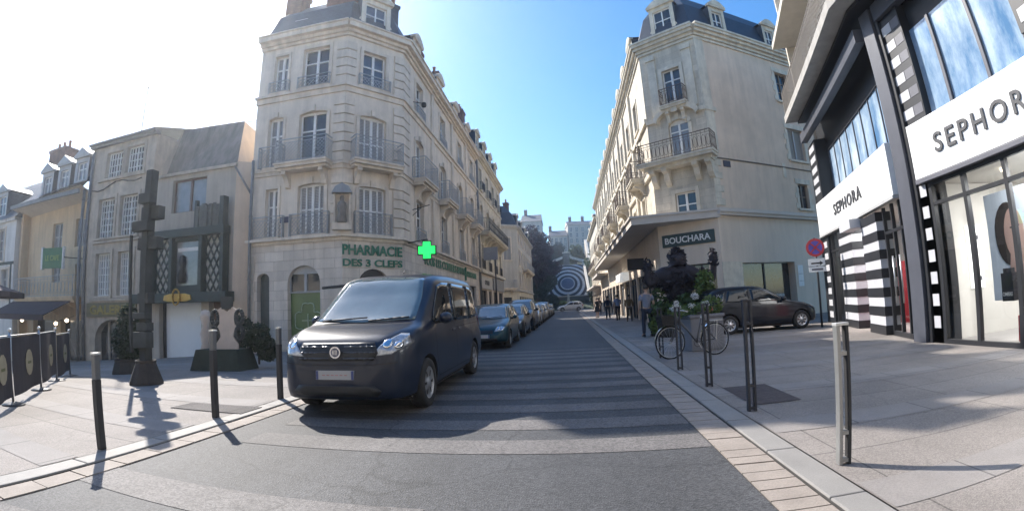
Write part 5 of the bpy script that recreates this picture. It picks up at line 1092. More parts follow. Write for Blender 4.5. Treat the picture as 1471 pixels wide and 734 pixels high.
# ================================================================== VEHICLES
def crv(T, x):
    """smooth interpolation in a sorted table of (x, value)"""
    if x <= T[0][0]: return T[0][1]
    if x >= T[-1][0]: return T[-1][1]
    for i in range(len(T)-1):
        if T[i][0] <= x <= T[i+1][0]:
            x0, y0 = T[i]; x1, y1 = T[i+1]; h = x1-x0; u = (x-x0)/h
            def sl(k):
                if k <= 0 or k >= len(T)-1: return 0 if k <= 0 and len(T) < 3 else ((T[min(k+1, len(T)-1)][1]-T[max(k-1, 0)][1])/max(1e-6, T[min(k+1, len(T)-1)][0]-T[max(k-1, 0)][0]))
                a = (T[k][1]-T[k-1][1])/(T[k][0]-T[k-1][0]); b = (T[k+1][1]-T[k][1])/(T[k+1][0]-T[k][0])
                return 0 if a*b <= 0 else 2*a*b/(a+b)
            m0, m1 = sl(i), sl(i+1); u2, u3 = u*u, u*u*u
            return (2*u3-3*u2+1)*y0+(u3-2*u2+u)*h*m0+(-2*u3+3*u2)*y1+(u3-u2)*h*m1
PAINTS = {}
def paint(name, c, metal=.35):
    if name in MATS: return MATS[name]
    m = M(name, c, .3, .05, 2, metal=metal, coat=.3, spec=.3); return m
TYRE = M('tyre rubber', (.018, .018, .019), .8, .2, 10, bump=.2, fs=90); RIM = M('silver wheel trim', (.42, .43, .45), .35, .08, 9, metal=.7)
CGL = M('dark car glass', (.012, .016, .02), .03, .3, 1.5, spec=.6); WSG = M('windscreen glass', (.07, .11, .125), .03, .3, 1.2, spec=1., coat=.5)
CHR = M('chrome', (.7, .7, .72), .12, .05, 5, metal=1); LGT = M('headlamp lens', (.42, .44, .47), .08, .35, 22, spec=1., coat=1, metal=.3); RLT = M('red lamp lens', (.35, .02, .02), .15, .2, 9, coat=.6)
AMB = M('amber lens', (.5, .2, .03), .2, .1, 9); PLW = M('number plate white', (.42, .42, .42), .4, .04, 5); PLR = M('blurred plate marks', (.45, .2, .2), .5, .2, 20); PBL = M('plate blue band', (.05, .07, .2), .4, .1, 5)
GAP = M('dark panel gap', (.006, .006, .008), .7, .1, 5); GRL = M('black grille', (.012, .013, .016), .5, .2, 9); INT = M('dark car interior', (.03, .03, .032), .8, .2, 5)
class Body:
    """closed lofted shell. y forward (front = +y), x across, z up; profile tables of y"""
    def __init__(s, sp):
        s.sp = sp; NY = 74; y0, y1 = sp['y0'], sp['y1']; s.vs = []; s.fs = []
        us = [math.sin(-PI/2+PI*i/(NY-1)) for i in range(NY)]; ys = [(y0+y1)/2+(y1-y0)/2*(.55*u+.45*(2*i/(NY-1)-1)) for i, u in enumerate(us)]
        ys[0] = y0; ys[-1] = y1; K = 34; ring = []
        for y in ys:
            wb = crv(sp['w'], y); zb = crv(sp['bot'], y); zt = crv(sp['top'], y); zs = min(crv(sp['belt'], y), zt-.015); wr = crv(sp['roofw'], y)*wb; pts = []
            hh = zs-zb
            ctl = [(0, zb), (wb*.6, zb), (wb*.93, zb+.02), (wb*.985, zb+hh*.18), (wb, zb+hh*.45), (wb*.995, zb+hh*.72), (wb*.955, zs)]
            gh = zt-zs
            ctl += [(wb*.955*(1-.5)+wr*.5, zs+gh*.5), (wr, zs+gh*.84), (wr*.9, zs+gh*.95), (wr*.6, zt-.004*gh), (0, zt)]
            L = [0]
            for i in range(1, len(ctl)): L.append(L[-1]+math.hypot(ctl[i][0]-ctl[i-1][0], ctl[i][1]-ctl[i-1][1])+.01)
            TX = [(l, c[0]) for l, c in zip(L, ctl)]; TZ = [(l, c[1]) for l, c in zip(L, ctl)]
            for k in range(K):
                # anchor samples on the belt so that it stays crisp
                u = k/(K-1); kb = .5
                l = L[6]*u/kb if u <= kb else L[6]+(L[-1]-L[6])*(u-kb)/(1-kb)
                pts.append((max(0, crv(TX, l)), crv(TZ, l)))
            full = [(x, z) for x, z in pts]+[(-x, z) for x, z in pts[::-1][1:-1]]
            ring.append([(x, y, z) for x, z in full])
        n = len(ring[0])
        for r in ring: s.vs += r
        for j in range(NY-1):
            for i in range(n): s.fs.append((j*n+i, j*n+(i+1) % n, (j+1)*n+(i+1) % n, (j+1)*n+i))
        s.fs.append(tuple(range(n))); s.fs.append(tuple(range((NY-1)*n, NY*n))[::-1])
        s.bvh = BVHTree.FromPolygons([Vector(v) for v in s.vs], s.fs)
    def hit(s, p, d):
        h = s.bvh.ray_cast(Vector(p), Vector(d)); return h
    def decal(s, poly, axis, name, mat, par, off=.004, th=None, rings=5, sub=6, side=1, smooth=True, z_in=0):
        """project a 2D polygon onto the body. axis 'F' front: (x,z), 'B' back, 'S': (y,z) from side, 'T' top: (x,y)"""
        pts = []
        n = len(poly)
        for i in range(n):
            p, q = poly[i], poly[(i+1) % n]
            for k in range(sub): pts.append((p[0]+(q[0]-p[0])*k/sub, p[1]+(q[1]-p[1])*k/sub))
        cx = sum(p[0] for p in poly)/n; cy = sum(p[1] for p in poly)/n
        def proj(a, b):
            if axis == 'F': o, d = (a, 6, b), (0, -1, 0)
            elif axis == 'B': o, d = (a, -6, b), (0, 1, 0)
            elif axis == 'S': o, d = (side*4, a, b), (-side, 0, 0)
            elif axis == 'T': o, d = (a, b, 4), (0, 0, -1)
            else: o, d = (a, 6, b+axis[1]*6), (0, -1, -axis[1])
            h = s.hit(o, Vector(d).normalized())
            if h[0] is None: return None
            nn = h[1] if h[1].dot(Vector(d)) < 0 else -h[1]
            return h[0]+nn*off
        vs = []; m = len(pts); ok = True
        c = proj(cx, cy)
        if c is None: return None
        vs.append(c)
        for r in range(1, rings+1):
            f = r/rings
            for a, b in pts:
                v = proj(cx+(a-cx)*f, cy+(b-cy)*f); vs.append(v if v is not None else (vs[-1] if vs else c))
        fs = [(0, 1+i, 1+(i+1) % m) for i in range(m)]
        for r in range(rings-1):
            for i in range(m): fs.append((1+r*m+i, 1+(r+1)*m+i, 1+(r+1)*m+(i+1) % m, 1+r*m+(i+1) % m))
        me = bpy.data.meshes.new(name); me.from_pydata([tuple(v) for v in vs], [], fs); me.materials.append(mat); me.polygons.foreach_set('use_smooth', [smooth]*len(fs)); me.uv_layers.new(name='UVMap')
        o = bpy.data.objects.new(name, me); C.objects.link(o); o.parent = par
        sf = o.modifiers.new('s', 'SOLIDIFY'); sf.thickness = .006; sf.offset = -1
        return o
    def line(s, path, axis, name, mat, par, w_=.008, off=.0025, side=1):
        vs = []
        P = []
        for i in range(len(path)-1):
            p, q = path[i], path[i+1]; L = math.hypot(q[0]-p[0], q[1]-p[1]); k = max(2, int(L/.04))
            for j in range(k+(i == len(path)-2)): P.append((p[0]+(q[0]-p[0])*j/k, p[1]+(q[1]-p[1])*j/k))
        fs = []
        for i, (a, b) in enumerate(P):
            p0 = P[max(0, i-1)]; p1 = P[min(len(P)-1, i+1)]; dx, dy = p1[0]-p0[0], p1[1]-p0[1]; L = math.hypot(dx, dy) or 1; nx, ny = -dy/L*w_/2, dx/L*w_/2
            for sg in (-1, 1):
                aa, bb = a+nx*sg, b+ny*sg
                if axis == 'S': o, d = (side*4, aa, bb), (-side, 0, 0)
                elif axis == 'F': o, d = (aa, 6, bb), (0, -1, 0)
                elif axis == 'B': o, d = (aa, -6, bb), (0, 1, 0)
                else: o, d = (aa, bb, 4), (0, 0, -1)
                h = s.hit(o, d)
                if h[0] is None: return None
                nn = h[1] if h[1].dot(Vector(d)) < 0 else -h[1]; vs.append(h[0]+nn*off)
            if i: n = len(vs); fs.append((n-4, n-3, n-1, n-2))
        me = bpy.data.meshes.new(name); me.from_pydata([tuple(v) for v in vs], [], fs); me.materials.append(mat); o = bpy.data.objects.new(name, me); C.objects.link(o); o.parent = par; return o
def wheel(par, x, y, r, w_, side, spokes=7, name='wheel'):
    e = bpy.data.objects.new(name, None); C.objects.link(e); e.parent = par; e.location = (x, y, r); e.empty_display_size = .1
    def lat(prof, n, m, nm, smooth=True):
        vs = []; fs = []
        for rr, xx in prof:
            for i in range(n): a = 2*PI*i/n; vs.append((xx*side, rr*math.cos(a), rr*math.sin(a)))
        for j in range(len(prof)-1):
            for i in range(n): fs.append((j*n+i, j*n+(i+1) % n, (j+1)*n+(i+1) % n, (j+1)*n+i))
        me = bpy.data.meshes.new(nm); me.from_pydata(vs, [], fs); me.materials.append(m); me.polygons.foreach_set('use_smooth', [smooth]*len(fs)); o = bpy.data.objects.new(nm, me); C.objects.link(o); o.parent = e; return o
    lat([(r*.64, -w_/2), (r*.93, -w_/2), (r, -w_/2+.03), (r, w_/2-.03), (r*.95, w_/2), (r*.68, w_/2+.006), (r*.64, w_/2-.01)], 36, TYRE, 'tyre')
    o = lat([(r*.66, w_/2-.004), (r*.62, w_/2-.012), (r*.55, w_/2-.03), (r*.2, w_/2-.012), (r*.14, w_/2+.004), (0, w_/2+.004)], 36, RIM, 'rim')
    g = MB()
    for k in range(spokes):
        a = 2*PI*k/spokes; p = lambda rr, t: Vector((side*(w_/2-.012), rr*math.cos(a+t), rr*math.sin(a+t)))
        g.mesh([p(r*.27, -.16), p(r*.27, .16), p(r*.53, .12), p(r*.53, -.12)], [(0, 1, 2, 3)], GAP)
    h = g.build('rim_opening', None, None, fix=False); h.parent = e
def make_car(spec, label, name='parked_car', group=None, cat='car', mirror_c=None):
    sp = spec; t = thing(name, (0, 0, 0), label, cat, group); b = Body(sp); pm = sp['paint']
    me = bpy.data.meshes.new('body'); me.from_pydata(b.vs, [], b.fs); me.materials.append(pm); me.polygons.foreach_set('use_smooth', [True]*len(b.fs))
    o = bpy.data.objects.new('body', me); C.objects.link(o)
    bm = bmesh.new(); bm.from_mesh(me); bmesh.ops.recalc_face_normals(bm, faces=bm.faces); bm.to_mesh(me); bm.free()
    cb = bmesh.new(); R = sp['wr']*1.17
    for wy in sp['wy']:
        for sd_ in (-1, 1):
            m4 = Matrix.Translation((sd_*sp['hw'], wy, sp['wr']*1.0)) @ Matrix.Rotation(PI/2, 4, 'Y'); bmesh.ops.create_cone(cb, cap_ends=True, segments=40, radius1=R, radius2=R, depth=.62, matrix=m4)
    cm = bpy.data.meshes.new('cut'); cb.to_mesh(cm); cb.free(); cm.materials.append(GAP); me.materials.append(GAP); co_ = bpy.data.objects.new('cut', cm); C.objects.link(co_)
    bo = o.modifiers.new('b', 'BOOLEAN'); bo.object = co_; bo.operation = 'DIFFERENCE'; bo.solver = 'EXACT'; bo.material_mode = 'TRANSFER'
    dg = bpy.context.evaluated_depsgraph_get(); nm = bpy.data.meshes.new_from_object(o.evaluated_get(dg)); o.modifiers.clear(); o.data = nm; nm.name = 'body'
    bpy.data.objects.remove(co_); bpy.data.meshes.remove(cm); o.parent = t
    es = o.modifiers.new('e', 'EDGE_SPLIT'); es.split_angle = R_(38)
    for wy in sp['wy']:
        for sd_ in (-1, 1): wheel(t, sd_*(sp['hw']-.115), wy, sp['wr'], .2, sd_, sp.get('spokes', 7))
    D = b.decal
    for poly in sp['side_windows']:
        for sd_ in (-1, 1): D(poly, 'S', 'side_window', CGL, t, side=sd_)
    if 'windscreen' in sp: D(sp['windscreen'], 'T', 'windscreen', WSG, t, rings=8, off=.005)
    if 'rear_window' in sp: D(sp['rear_window'], 'B', 'rear_window', CGL, t)
    for poly in sp.get('headlights', []):
        for sd_ in (-1, 1): 
            h = D([(x*sd_, z) for x, z in poly], 'F', 'headlight', LGT, t, off=.006, rings=6)
            if h:
                cx = sum(p[0] for p in poly)/len(poly)*sd_; cz = sum(p[1] for p in poly)/len(poly)
                for dx, rr in ((-.05, .055), (.07, .045)):
                    q = D([(cx+dx*sd_+rr*math.cos(a*PI/5), cz-dx*.15+rr*math.sin(a*PI/5)) for a in range(10)], 'F', 'lamp_bowl', CHR, t, off=.009, rings=2, sub=1)
                    if q: q.parent = h
    for poly in sp.get('tail', []):
        for sd_ in (-1, 1): D([(x*sd_, z) for x, z in poly], 'B', 'tail_light', RLT, t)
    for poly in sp.get('sidetail', []):
        for sd_ in (-1, 1): D(poly, 'S', 'tail_light', RLT, t, side=sd_)
    for poly, mm, nm_ in sp.get('front', []): D(poly, 'F', nm_, mm, t, off=.005)
    for poly, mm, nm_ in sp.get('back', []): D(poly, 'B', nm_, mm, t, off=.005)
    for path in sp.get('side_lines', []):
        for sd_ in (-1, 1): b.line(path, 'S', 'door_gap', GAP, t, side=sd_)
    for path in sp.get('front_lines', []): b.line(path, 'F', 'front_gap', GAP, t, .01)
    for path in sp.get('top_lines', []): b.line(path, 'T', 'bonnet_gap', GAP, t, .01)
    for y, z in sp.get('handles', []):
        for sd_ in (-1, 1): D([(y-.1, z-.018), (y+.1, z-.018), (y+.1, z+.018), (y-.1, z+.018)], 'S', 'door_handle', pm, t, off=.03, side=sd_)
    if 'plate' in sp:
        w_, z0 = sp['plate']; h = b.hit((0, 6, z0), (0, -1, 0)); yy = h[0].y+.012
        g = MB(); g.wbox(-w_/2, w_/2, yy-.02, yy+.004, z0-.055, z0+.055, PLW); q = g.build('number_plate', None, None); q.parent = t
        g = MB(); g.wbox(-w_/2+.002, -w_/2+.035, yy+.0045, yy+.006, z0-.053, z0+.053, PBL); g.wbox(w_/2-.035, w_/2-.002, yy+.0045, yy+.006, z0-.053, z0+.053, PBL)
        for i in range(6): g.wbox(-w_/2+.09+i*.06, -w_/2+.13+i*.06, yy+.0045, yy+.006, z0-.005, z0+.006, PLR)
        q2 = g.build('plate_marks', None, None); q2.parent = q
    my, mz, mw = sp['mirror']
    for sd_ in (-1, 1):
        g = MB(); h = b.hit((sd_*4, my, mz), (-sd_, 0, 0)); x0 = abs(h[0].x) if h[0] else sp['hw']*.9
        g.bar((sd_*(x0-.03), my, mz), (sd_*(x0+.08), my, mz+.02), .03, BLACK, 6)
        vs = []; n = 10
        for k, (yy, sc_) in enumerate(((my+.09, .45), (my+.06, .85), (my, 1.), (my-.05, .98))):
            for i in range(n): a = 2*PI*i/n; vs.append((sd_*(x0+.06+mw/2+mw/2*sc_*math.cos(a)*.98), yy, mz+.06+mw*.42*sc_*(abs(math.sin(a))**.7)*(1 if math.sin(a) > 0 else -1)))
        fs = [(j*n+i, j*n+(i+1) % n, (j+1)*n+(i+1) % n, (j+1)*n+i) for j in range(3) for i in range(n)]+[tuple(range(n)), tuple(range(3*n, 4*n))]
        g.mesh(vs, fs, mirror_c or pm, True); q = g.build('wing_mirror', None, None); q.parent = t
    g = MB(); g.wbox(-sp['hw']*.86, sp['hw']*.86, sp['y0']+.5, sp['y1']-.5, sp['wr']*.55, sp['wr']*.55+.12, GAP); q = g.build('underbody', None, None); q.parent = t
    if 'wipers' in sp:
        for p0, p1 in sp['wipers']:
            pts = []
            for k in range(6):
                u = k/5; x, y = p0[0]+(p1[0]-p0[0])*u, p0[1]+(p1[1]-p0[1])*u; h = b.hit((x, y, 4), (0, 0, -1)); pts.append(h[0]+Vector((0, .02, .025)))
            g = MB(); g.tube(pts, .011, BLACK, 5); q = g.build('wiper', None, None); q.parent = t
    for f in sp.get('extra', []): f(t, b)
    return t
NAVY = paint('dark navy paint', (.006, .013, .032), .0); NAVYD = paint('near black blue paint', (.006, .009, .016), .0); TEAL = paint('deep teal paint', (.008, .045, .06), .4); GREYP = paint('dark grey paint', (.05, .055, .06), .4)
SILV = paint('silver paint', (.4, .41, .42), .6); WHP = paint('white paint', (.7, .7, .7), .0); REDD = paint('dark wine paint', (.05, .012, .014), .3)
# --- the van
def van_extra(t, b):
    h = b.hit((0, 6, .86), (0, -1, 0)); y = h[0].y+.03
    g = MB(); n = 20
    def dsk(r, yy, m, m2=None, th=.012): g.mesh([(r*math.cos(2*PI*i/n), yy, .835+r*math.sin(2*PI*i/n)) for i in range(n)]+[(r*math.cos(2*PI*i/n), yy-th-.03, .835+r*math.sin(2*PI*i/n)) for i in range(n)], [tuple(range(n))]+[(i, (i+1) % n, n+(i+1) % n, n+i) for i in range(n)], m)
    dsk(.075, y+.02, CHR); q = g.build('round_badge', None, None); q.parent = t
    g = MB(); dsk(.055, y+.024, M('badge centre', (.12, .13, .18), .3, .1, 20, metal=.5)); q2 = g.build('badge_centre', None, None); q2.parent = q
    g = MB()
    for dx in (-.026, -.009, .009, .026): g.wbox(dx-.004, dx+.004, y+.0245, y+.028, .805, .865, CHR)
    q3 = g.build('badge_bars', None, None); q3.parent = q
    g = MB()
    for z in (.76, .83, .90):
        for sg in (-1, 1):
            pts = []
            for k in range(7):
                x = sg*(.1+k*.07); hh = b.hit((x, 6, z), (0, -1, 0)); pts.append(hh[0]+Vector((0, .012, 0)))
            g.tube(pts, .009, M('satin grille slat', (.10, .105, .12), .3, .1, 8, metal=.5), 5)
    q = g.build('grille_slats', None, None); q.parent = t
    g = MB(); g.bar((-.25, .55, 1.93), (-.2, .35, 2.0), .012, BLACK); q = g.build('aerial', None, None); q.parent = t
van = dict(y0=-2.4, y1=2.4, hw=.95, wr=.335, wy=(-1.5, 1.5), paint=NAVY, spokes=6,
    w=[(-2.4, .86), (-2.3, .92), (-1.6, .95), (1.2, .95), (1.8, .93), (2.1, .87), (2.28, .76), (2.36, .6), (2.4, .42)],
    bot=[(-2.4, .36), (-2.0, .24), (2.0, .22), (2.3, .24), (2.4, .34)],
    top=[(-2.4, 1.2), (-2.36, 1.62), (-2.2, 1.86), (-1.8, 1.93), (-.5, 1.95), (.3, 1.92), (.62, 1.85), (1.05, 1.54), (1.5, 1.22), (1.62, 1.16), (1.95, 1.1), (2.2, 1.01), (2.32, .89), (2.37, .66), (2.4, .5)],
    belt=[(-2.4, .9), (-2.0, 1.05), (.6, 1.06), (1.3, 1.08), (1.62, 1.09), (1.95, 1.01), (2.2, .91), (2.32, .81), (2.4, .42)],
    roofw=[(-2.4, .82), (-1.8, .86), (.4, .85), (.7, .84), (1.3, .84), (1.7, .84), (2.1, .8), (2.4, .75)],
    side_windows=[[(-.05, 1.13), (.98, 1.12), (1.12, 1.17), (.62, 1.7), (.35, 1.76), (-.05, 1.77)], [(-1.25, 1.13), (-.12, 1.13), (-.12, 1.77), (-1.25, 1.76)], [(-2.15, 1.16), (-1.33, 1.13), (-1.33, 1.76), (-1.95, 1.72), (-2.12, 1.6)]],
    windscreen=[(-.76, 1.52), (0, 1.6), (.76, 1.52), (.72, 1.05), (.64, .66), (0, .6), (-.64, .66), (-.72, 1.05)],
    headlights=[[(.46, .78), (.72, .80), (.88, .92), (.84, 1.03), (.76, 1.04), (.6, .93)]],
    tail=[[(.78, .9), (.88, .9), (.86, 1.5), (.76, 1.5)]],
    front=[([(-.5, .73), (.5, .73), (.56, .82), (.5, .945), (-.5, .945), (-.56, .82)], GRL, 'grille'), ([(-.55, .3), (.55, .3), (.6, .36), (.52, .43), (-.52, .43), (-.6, .36)], GRL, 'lower_grille')],
    front_lines=[[(-.78, .7), (-.45, .68), (.45, .68), (.78, .7)]],
    side_lines=[[(1.1, 1.06), (1.12, .7), (1.02, .35)], [(-.08, 1.8), (-.08, .35)], [(-1.29, 1.78), (-1.29, .62)], [(1.0, .36), (-1.0, .36)], [(-.1, 1.02), (-2.1, 1.04)]],
    top_lines=[[(-.72, 1.62), (0, 1.72), (.72, 1.62)]],
    handles=[(.12, .98), (-.3, .98)], plate=(.52, .56), mirror=(1.0, 1.14, .2), wipers=[((-.1, 1.58), (-.68, 1.5)), ((.62, 1.56), (-.05, 1.5))], extra=[van_extra])
vt = make_car(van, 'dark navy people carrier van parked over the crossing, its windscreen glinting in the sun', 'passenger_van', cat='van')
vt.location = (-2.87, 7.5, RZ); vt.rotation_euler = (0, 0, PI)
# --- small hatchback (used for the row and for the side-on car)
def hatch(paint_):
    return dict(y0=-1.98, y1=1.98, hw=.83, wr=.29, wy=(-1.22, 1.24), paint=paint_, spokes=8,
    w=[(-1.98, .66), (-1.88, .77), (-1.4, .82), (1.1, .83), (1.5, .81), (1.78, .72), (1.92, .56), (1.98, .4)],
    bot=[(-1.98, .34), (-1.7, .22), (1.7, .2), (1.98, .3)],
    top=[(-1.98, .8), (-1.93, .98), (-1.72, 1.28), (-1.45, 1.41), (-.9, 1.45), (-.3, 1.44), (.05, 1.38), (.5, 1.14), (.86, .95), (1.1, .9), (1.6, .78), (1.85, .66), (1.94, .52), (1.98, .42)],
    belt=[(-1.98, .72), (-1.7, .9), (0, .88), (.8, .87), (1.1, .82), (1.6, .7), (1.85, .58), (1.98, .36)],
    roofw=[(-1.98, .8), (-1.4, .76), (0, .75), (.8, .82), (1.98, .75)],
    side_windows=[[(-.42, .95), (.62, .93), (.3, 1.16), (.0, 1.31), (-.42, 1.35)], [(-1.3, .97), (-.5, .95), (-.5, 1.35), (-1.15, 1.33)], [(-1.7, 1.02), (-1.38, .98), (-1.25, 1.31), (-1.5, 1.24)]],
    windscreen=[(-.66, .83), (0, .9), (.66, .83), (.62, .45), (.54, .14), (0, .08), (-.54, .14), (-.62, .45)],
    rear_window=[(-.5, .98), (.5, .98), (.44, 1.27), (-.44, 1.27)],
    headlights=[[(.4, .56), (.66, .58), (.72, .68), (.6, .72), (.44, .66)]], tail=[[(.6, .72), (.72, .72), (.7, .95), (.62, .95)]], sidetail=[[(-1.9, .74), (-1.74, .74), (-1.72, .92), (-1.84, .9)]],
    front=[([(-.36, .5), (.36, .5), (.34, .6), (-.34, .6)], GRL, 'grille'), ([(-.5, .24), (.5, .24), (.46, .36), (-.46, .36)], GRL, 'lower_grille')],
    back=[([(-.26, .55), (.26, .55), (.26, .66), (-.26, .66)], PLW, 'rear_plate')],
    side_lines=[[(.72, .86), (.7, .55), (.6, .28)], [(-.46, 1.38), (-.46, .28)], [(-1.28, .95), (-1.1, .6), (-1.0, .45)], [(.6, .28), (-.85, .28)]],
    handles=[(-.3, .8), (-1.05, .82)], plate=(.5, .42), mirror=(.58, .92, .15), wipers=[((0, .87), (-.5, .76)), ((.5, .86), (.02, .74))])
def move(t, x, y, rz, sc_=1, z=RZ): t.location = (x, y, z); t.rotation_euler = (0, 0, rz); t.scale = (sc_, sc_, sc_*(1 if sc_ == 1 else 1)); return t
GR = 'cars parked along the left kerb'
cA = make_car(hatch(TEAL), 'deep teal hatchback parked right behind the navy van', 'parked_car', GR); move(cA, -2.75, 15.9, PI)
cR = make_car(hatch(NAVYD), 'dark blue hatchback seen from its side in front of the fabric shop corner', 'parked_car'); move(cR, 6.35, 15.6, -PI/2-R_(-6), 1.06, 0)
cB = make_car(hatch(GREYP), 'dark grey hatchback third in the parked row', 'parked_car', GR); move(cB, -2.72, 20.7, PI)
suv = hatch(NAVYD); suv['top'] = [(y, z*1.13) for y, z in suv['top']]; suv['belt'] = [(y, z*1.08) for y, z in suv['belt']]
suv['side_windows'] = [[(y, z*1.1) for y, z in p] for p in suv['side_windows']]; suv['windscreen'] = suv['windscreen']; suv['mirror'] = (.58, 1.02, .17)
cC = make_car(suv, 'tall near black family car fourth in the parked row with a glinting headlamp', 'parked_car', GR); move(cC, -2.7, 25.4, PI, 1.04)
cD = make_car(hatch(SILV), 'silver hatchback fifth in the parked row', 'parked_car', GR); move(cD, -2.7, 30.4, PI)
cE = copy_tree(cB); cE['label'] = 'dark hatchback sixth in the parked row behind the silver one'; move(cE, -2.7, 35.2, PI)
cF = copy_tree(cD); cF['label'] = 'farther silver car, seventh in the parked row'; move(cF, -2.72, 40.3, PI)
cG = copy_tree(cC); cG['label'] = 'dark car last but two in the distant parked row'; move(cG, -2.7, 45.6, PI)
cH = copy_tree(cB); cH['label'] = 'small dark car last but one in the distant parked row'; move(cH, -2.7, 51.5, PI)
cI = copy_tree(cA); cI['label'] = 'last and farthest car of the parked row'; move(cI, -2.7, 57.5, PI)
wv = hatch(WHP); cW = make_car(wv, 'white car crossing the far end of the street below the stairs', 'white_car'); move(cW, .2, 80, PI/2+.1, 1.15)
# ================================================================== BICYCLE WITH CRATES
bt = thing('bicycle', (2.75, 9.95, 0), 'dark city bicycle with a front basket leaning among the bollards', 'bicycle')
BK = Fr((2.12, 9.75), (1.14, .32)); BL = math.hypot(1.14, .32)
FRM = M('dark bicycle frame', (.05, .05, .055), .3, .1, 8, coat=.4)
def cyc_wheel(s):
    g = MB(); r = .34; c = lambda a, rr: BK.P(s+rr*math.cos(a), 0, .35+rr*math.sin(a)); g.tube([c(i*PI/16, r) for i in range(32)], .017, TYRE, 6, True); o = g.build('wheel', None, bt)
    g = MB(); g.tube([c(i*PI/16, r-.022) for i in range(32)], .009, ALU, 5, True); g.build('rim', None, o)
    g = MB()
    for i in range(18): g.bar(c(i*PI/9, .02), c(i*PI/9+.25, r-.02), .0018, ALU, 3, cap=False)
    g.bar(BK.P(s, -.05, .35), BK.P(s, .05, .35), .018, ALU, 8); g.build('spokes', None, o)
cyc_wheel(0.0); cyc_wheel(BL-.08)
S2 = BL-.08; P_ = lambda s, z, t=0: BK.P(s, t, z)
g = MB(); bb = P_(.64, .31); 
for p, q, r in ((P_(.2, .86), bb, .018), (P_(.22, .78), P_(.5, .5), .014), (bb, P_(.78, .82), .016), (P_(.75, .72), P_(S2, .35), .011), (bb, P_(S2, .35), .011), (P_(.16, .98), P_(.22, .72), .017), (P_(.22, .72), P_(0, .35, .04), .012), (P_(.22, .72), P_(0, .35, -.04), .012)): g.bar(p, q, r, FRM, 8, smooth=True)
g.build('frame', None, bt)
g = MB(); g.tube([P_(.3, .99, -.28), P_(.2, 1.02, -.22), P_(.14, 1.02, -.05), P_(.14, 1.02, .05), P_(.2, 1.02, .22), P_(.3, .99, .28)], .012, ALU, 6); g.build('handlebar', None, bt)
g = MB(); g.bar(P_(.78, .82), P_(.81, .93), .013, ALU, 8); g.mesh([P_(.7, .95, -.02), P_(.7, .95, .02), P_(.92, .96, .09), P_(.95, .97, 0), P_(.92, .96, -.09), P_(.7, .92, -.02), P_(.7, .92, .02), P_(.92, .9, .08), P_(.95, .9, 0), P_(.92, .9, -.08)], [(0, 1, 2, 3, 4), (5, 9, 8, 7, 6), (0, 5, 6, 1), (1, 6, 7, 2), (2, 7, 8, 3), (3, 8, 9, 4), (4, 9, 5, 0)], BLACK); g.build('saddle', None, bt)
for s, a0, a1, nm_ in ((0, .15, 1.0, 'mudguard'), (S2, .05, .95, 'mudguard')):
    g = MB(); pts = [(s+.375*math.cos(PI*(a0+(a1-a0)*i/12)), .35+.375*math.sin(PI*(a0+(a1-a0)*i/12))) for i in range(13)]
    for i in range(12): g.mesh([P_(*pts[i], -.028), P_(*pts[i], .028), P_(*pts[i+1], .028), P_(*pts[i+1], -.028)], [(0, 1, 2, 3)], CHR if s else ALU, True)
    g.build(nm_, None, bt)
g = MB(); g.tube([P_(.86, .76, -.06), P_(S2+.2, .75, -.06), P_(S2+.2, .75, .06), P_(.86, .76, .06)], .007, ALU, 5); g.bar(P_(S2+.05, .75, .05), P_(S2, .36, .05), .006, ALU); g.bar(P_(S2+.05, .75, -.05), P_(S2, .36, -.05), .006, ALU); g.build('luggage_rack', None, bt)
g = MB(); n = 14; g.tube([P_(.64+.09*math.cos(i*PI/8), .31+.09*math.sin(i*PI/8), .04) for i in range(16)], .008, FRM, 5, True); g.bar(P_(.64, .31, .06), P_(.72, .18, .06), .01, ALU); g.bar(P_(.64, .31, -.06), P_(.56, .44, -.06), .01, ALU); g.build('crank', None, bt)
g = MB(); z0, z1 = .72, .93
for i in range(9):
    u = -.3+.34*i/8
    for tt in (-.14, .14): g.bar(P_(-.24+.03+.26*i/8, z0, tt*.85), P_(-.26+.32*i/8, z1, tt), .004, BLACK, 4)
for z, k in ((z0, .85), (.82, .92), (z1, 1)):
    g.tube([P_(-.26*k, z, -.14*k), P_(.06*k, z, -.14*k), P_(.06*k, z, .14*k), P_(-.26*k, z, .14*k)], .006, BLACK, 4, True)
g.wbox(0, 0, 0, 0, 0, 0, BLACK) if False else None
g.mesh([P_(-.22, z0, -.12), P_(.05, z0, -.12), P_(.05, z0, .12), P_(-.22, z0, .12), P_(-.25, z1-.02, -.13), P_(.055, z1-.02, -.13), P_(.055, z1-.02, .13), P_(-.25, z1-.02, .13)], [(0, 1, 2, 3), (0, 4, 5, 1), (1, 5, 6, 2), (2, 6, 7, 3), (3, 7, 4, 0)], BLACK); g.build('basket', None, bt)
t = thing('planter_box', (3.2, 10.9, 0), 'grey square planter box standing behind the bicycle frame', 'planter')
FPl = Fr((3.2, 10.9), (1, .25)); g = MB(); g.box(FPl, -.35, .55, -.7, 0, 0, .78, M('grey fibre planter', (.20, .20, .22), .6, .08, 3)); g.box(FPl, -.38, .58, -.73, .03, .78, .86, MATS['grey fibre planter']); g.build('box', None, t, bevel=.02)
def flowers(t, blobs, n, size, mat, seed, name='flowers'): return leaves(name, t, blobs, size, mat, n, seed, aspect=1.)
t = thing('flower_bed', (3.1, 10.9, .8), 'white flowers and light leaves growing out of the grey planter by the bicycle', 'flowers')
leaves('foliage', t, [(3.0, 11.1, .95, .5, .3, .16), (2.5, 10.6, .98, .22, .2, .16), (3.5, 11.2, 1.05, .3, .25, .25)], .07, LEAFL, 900, 11)
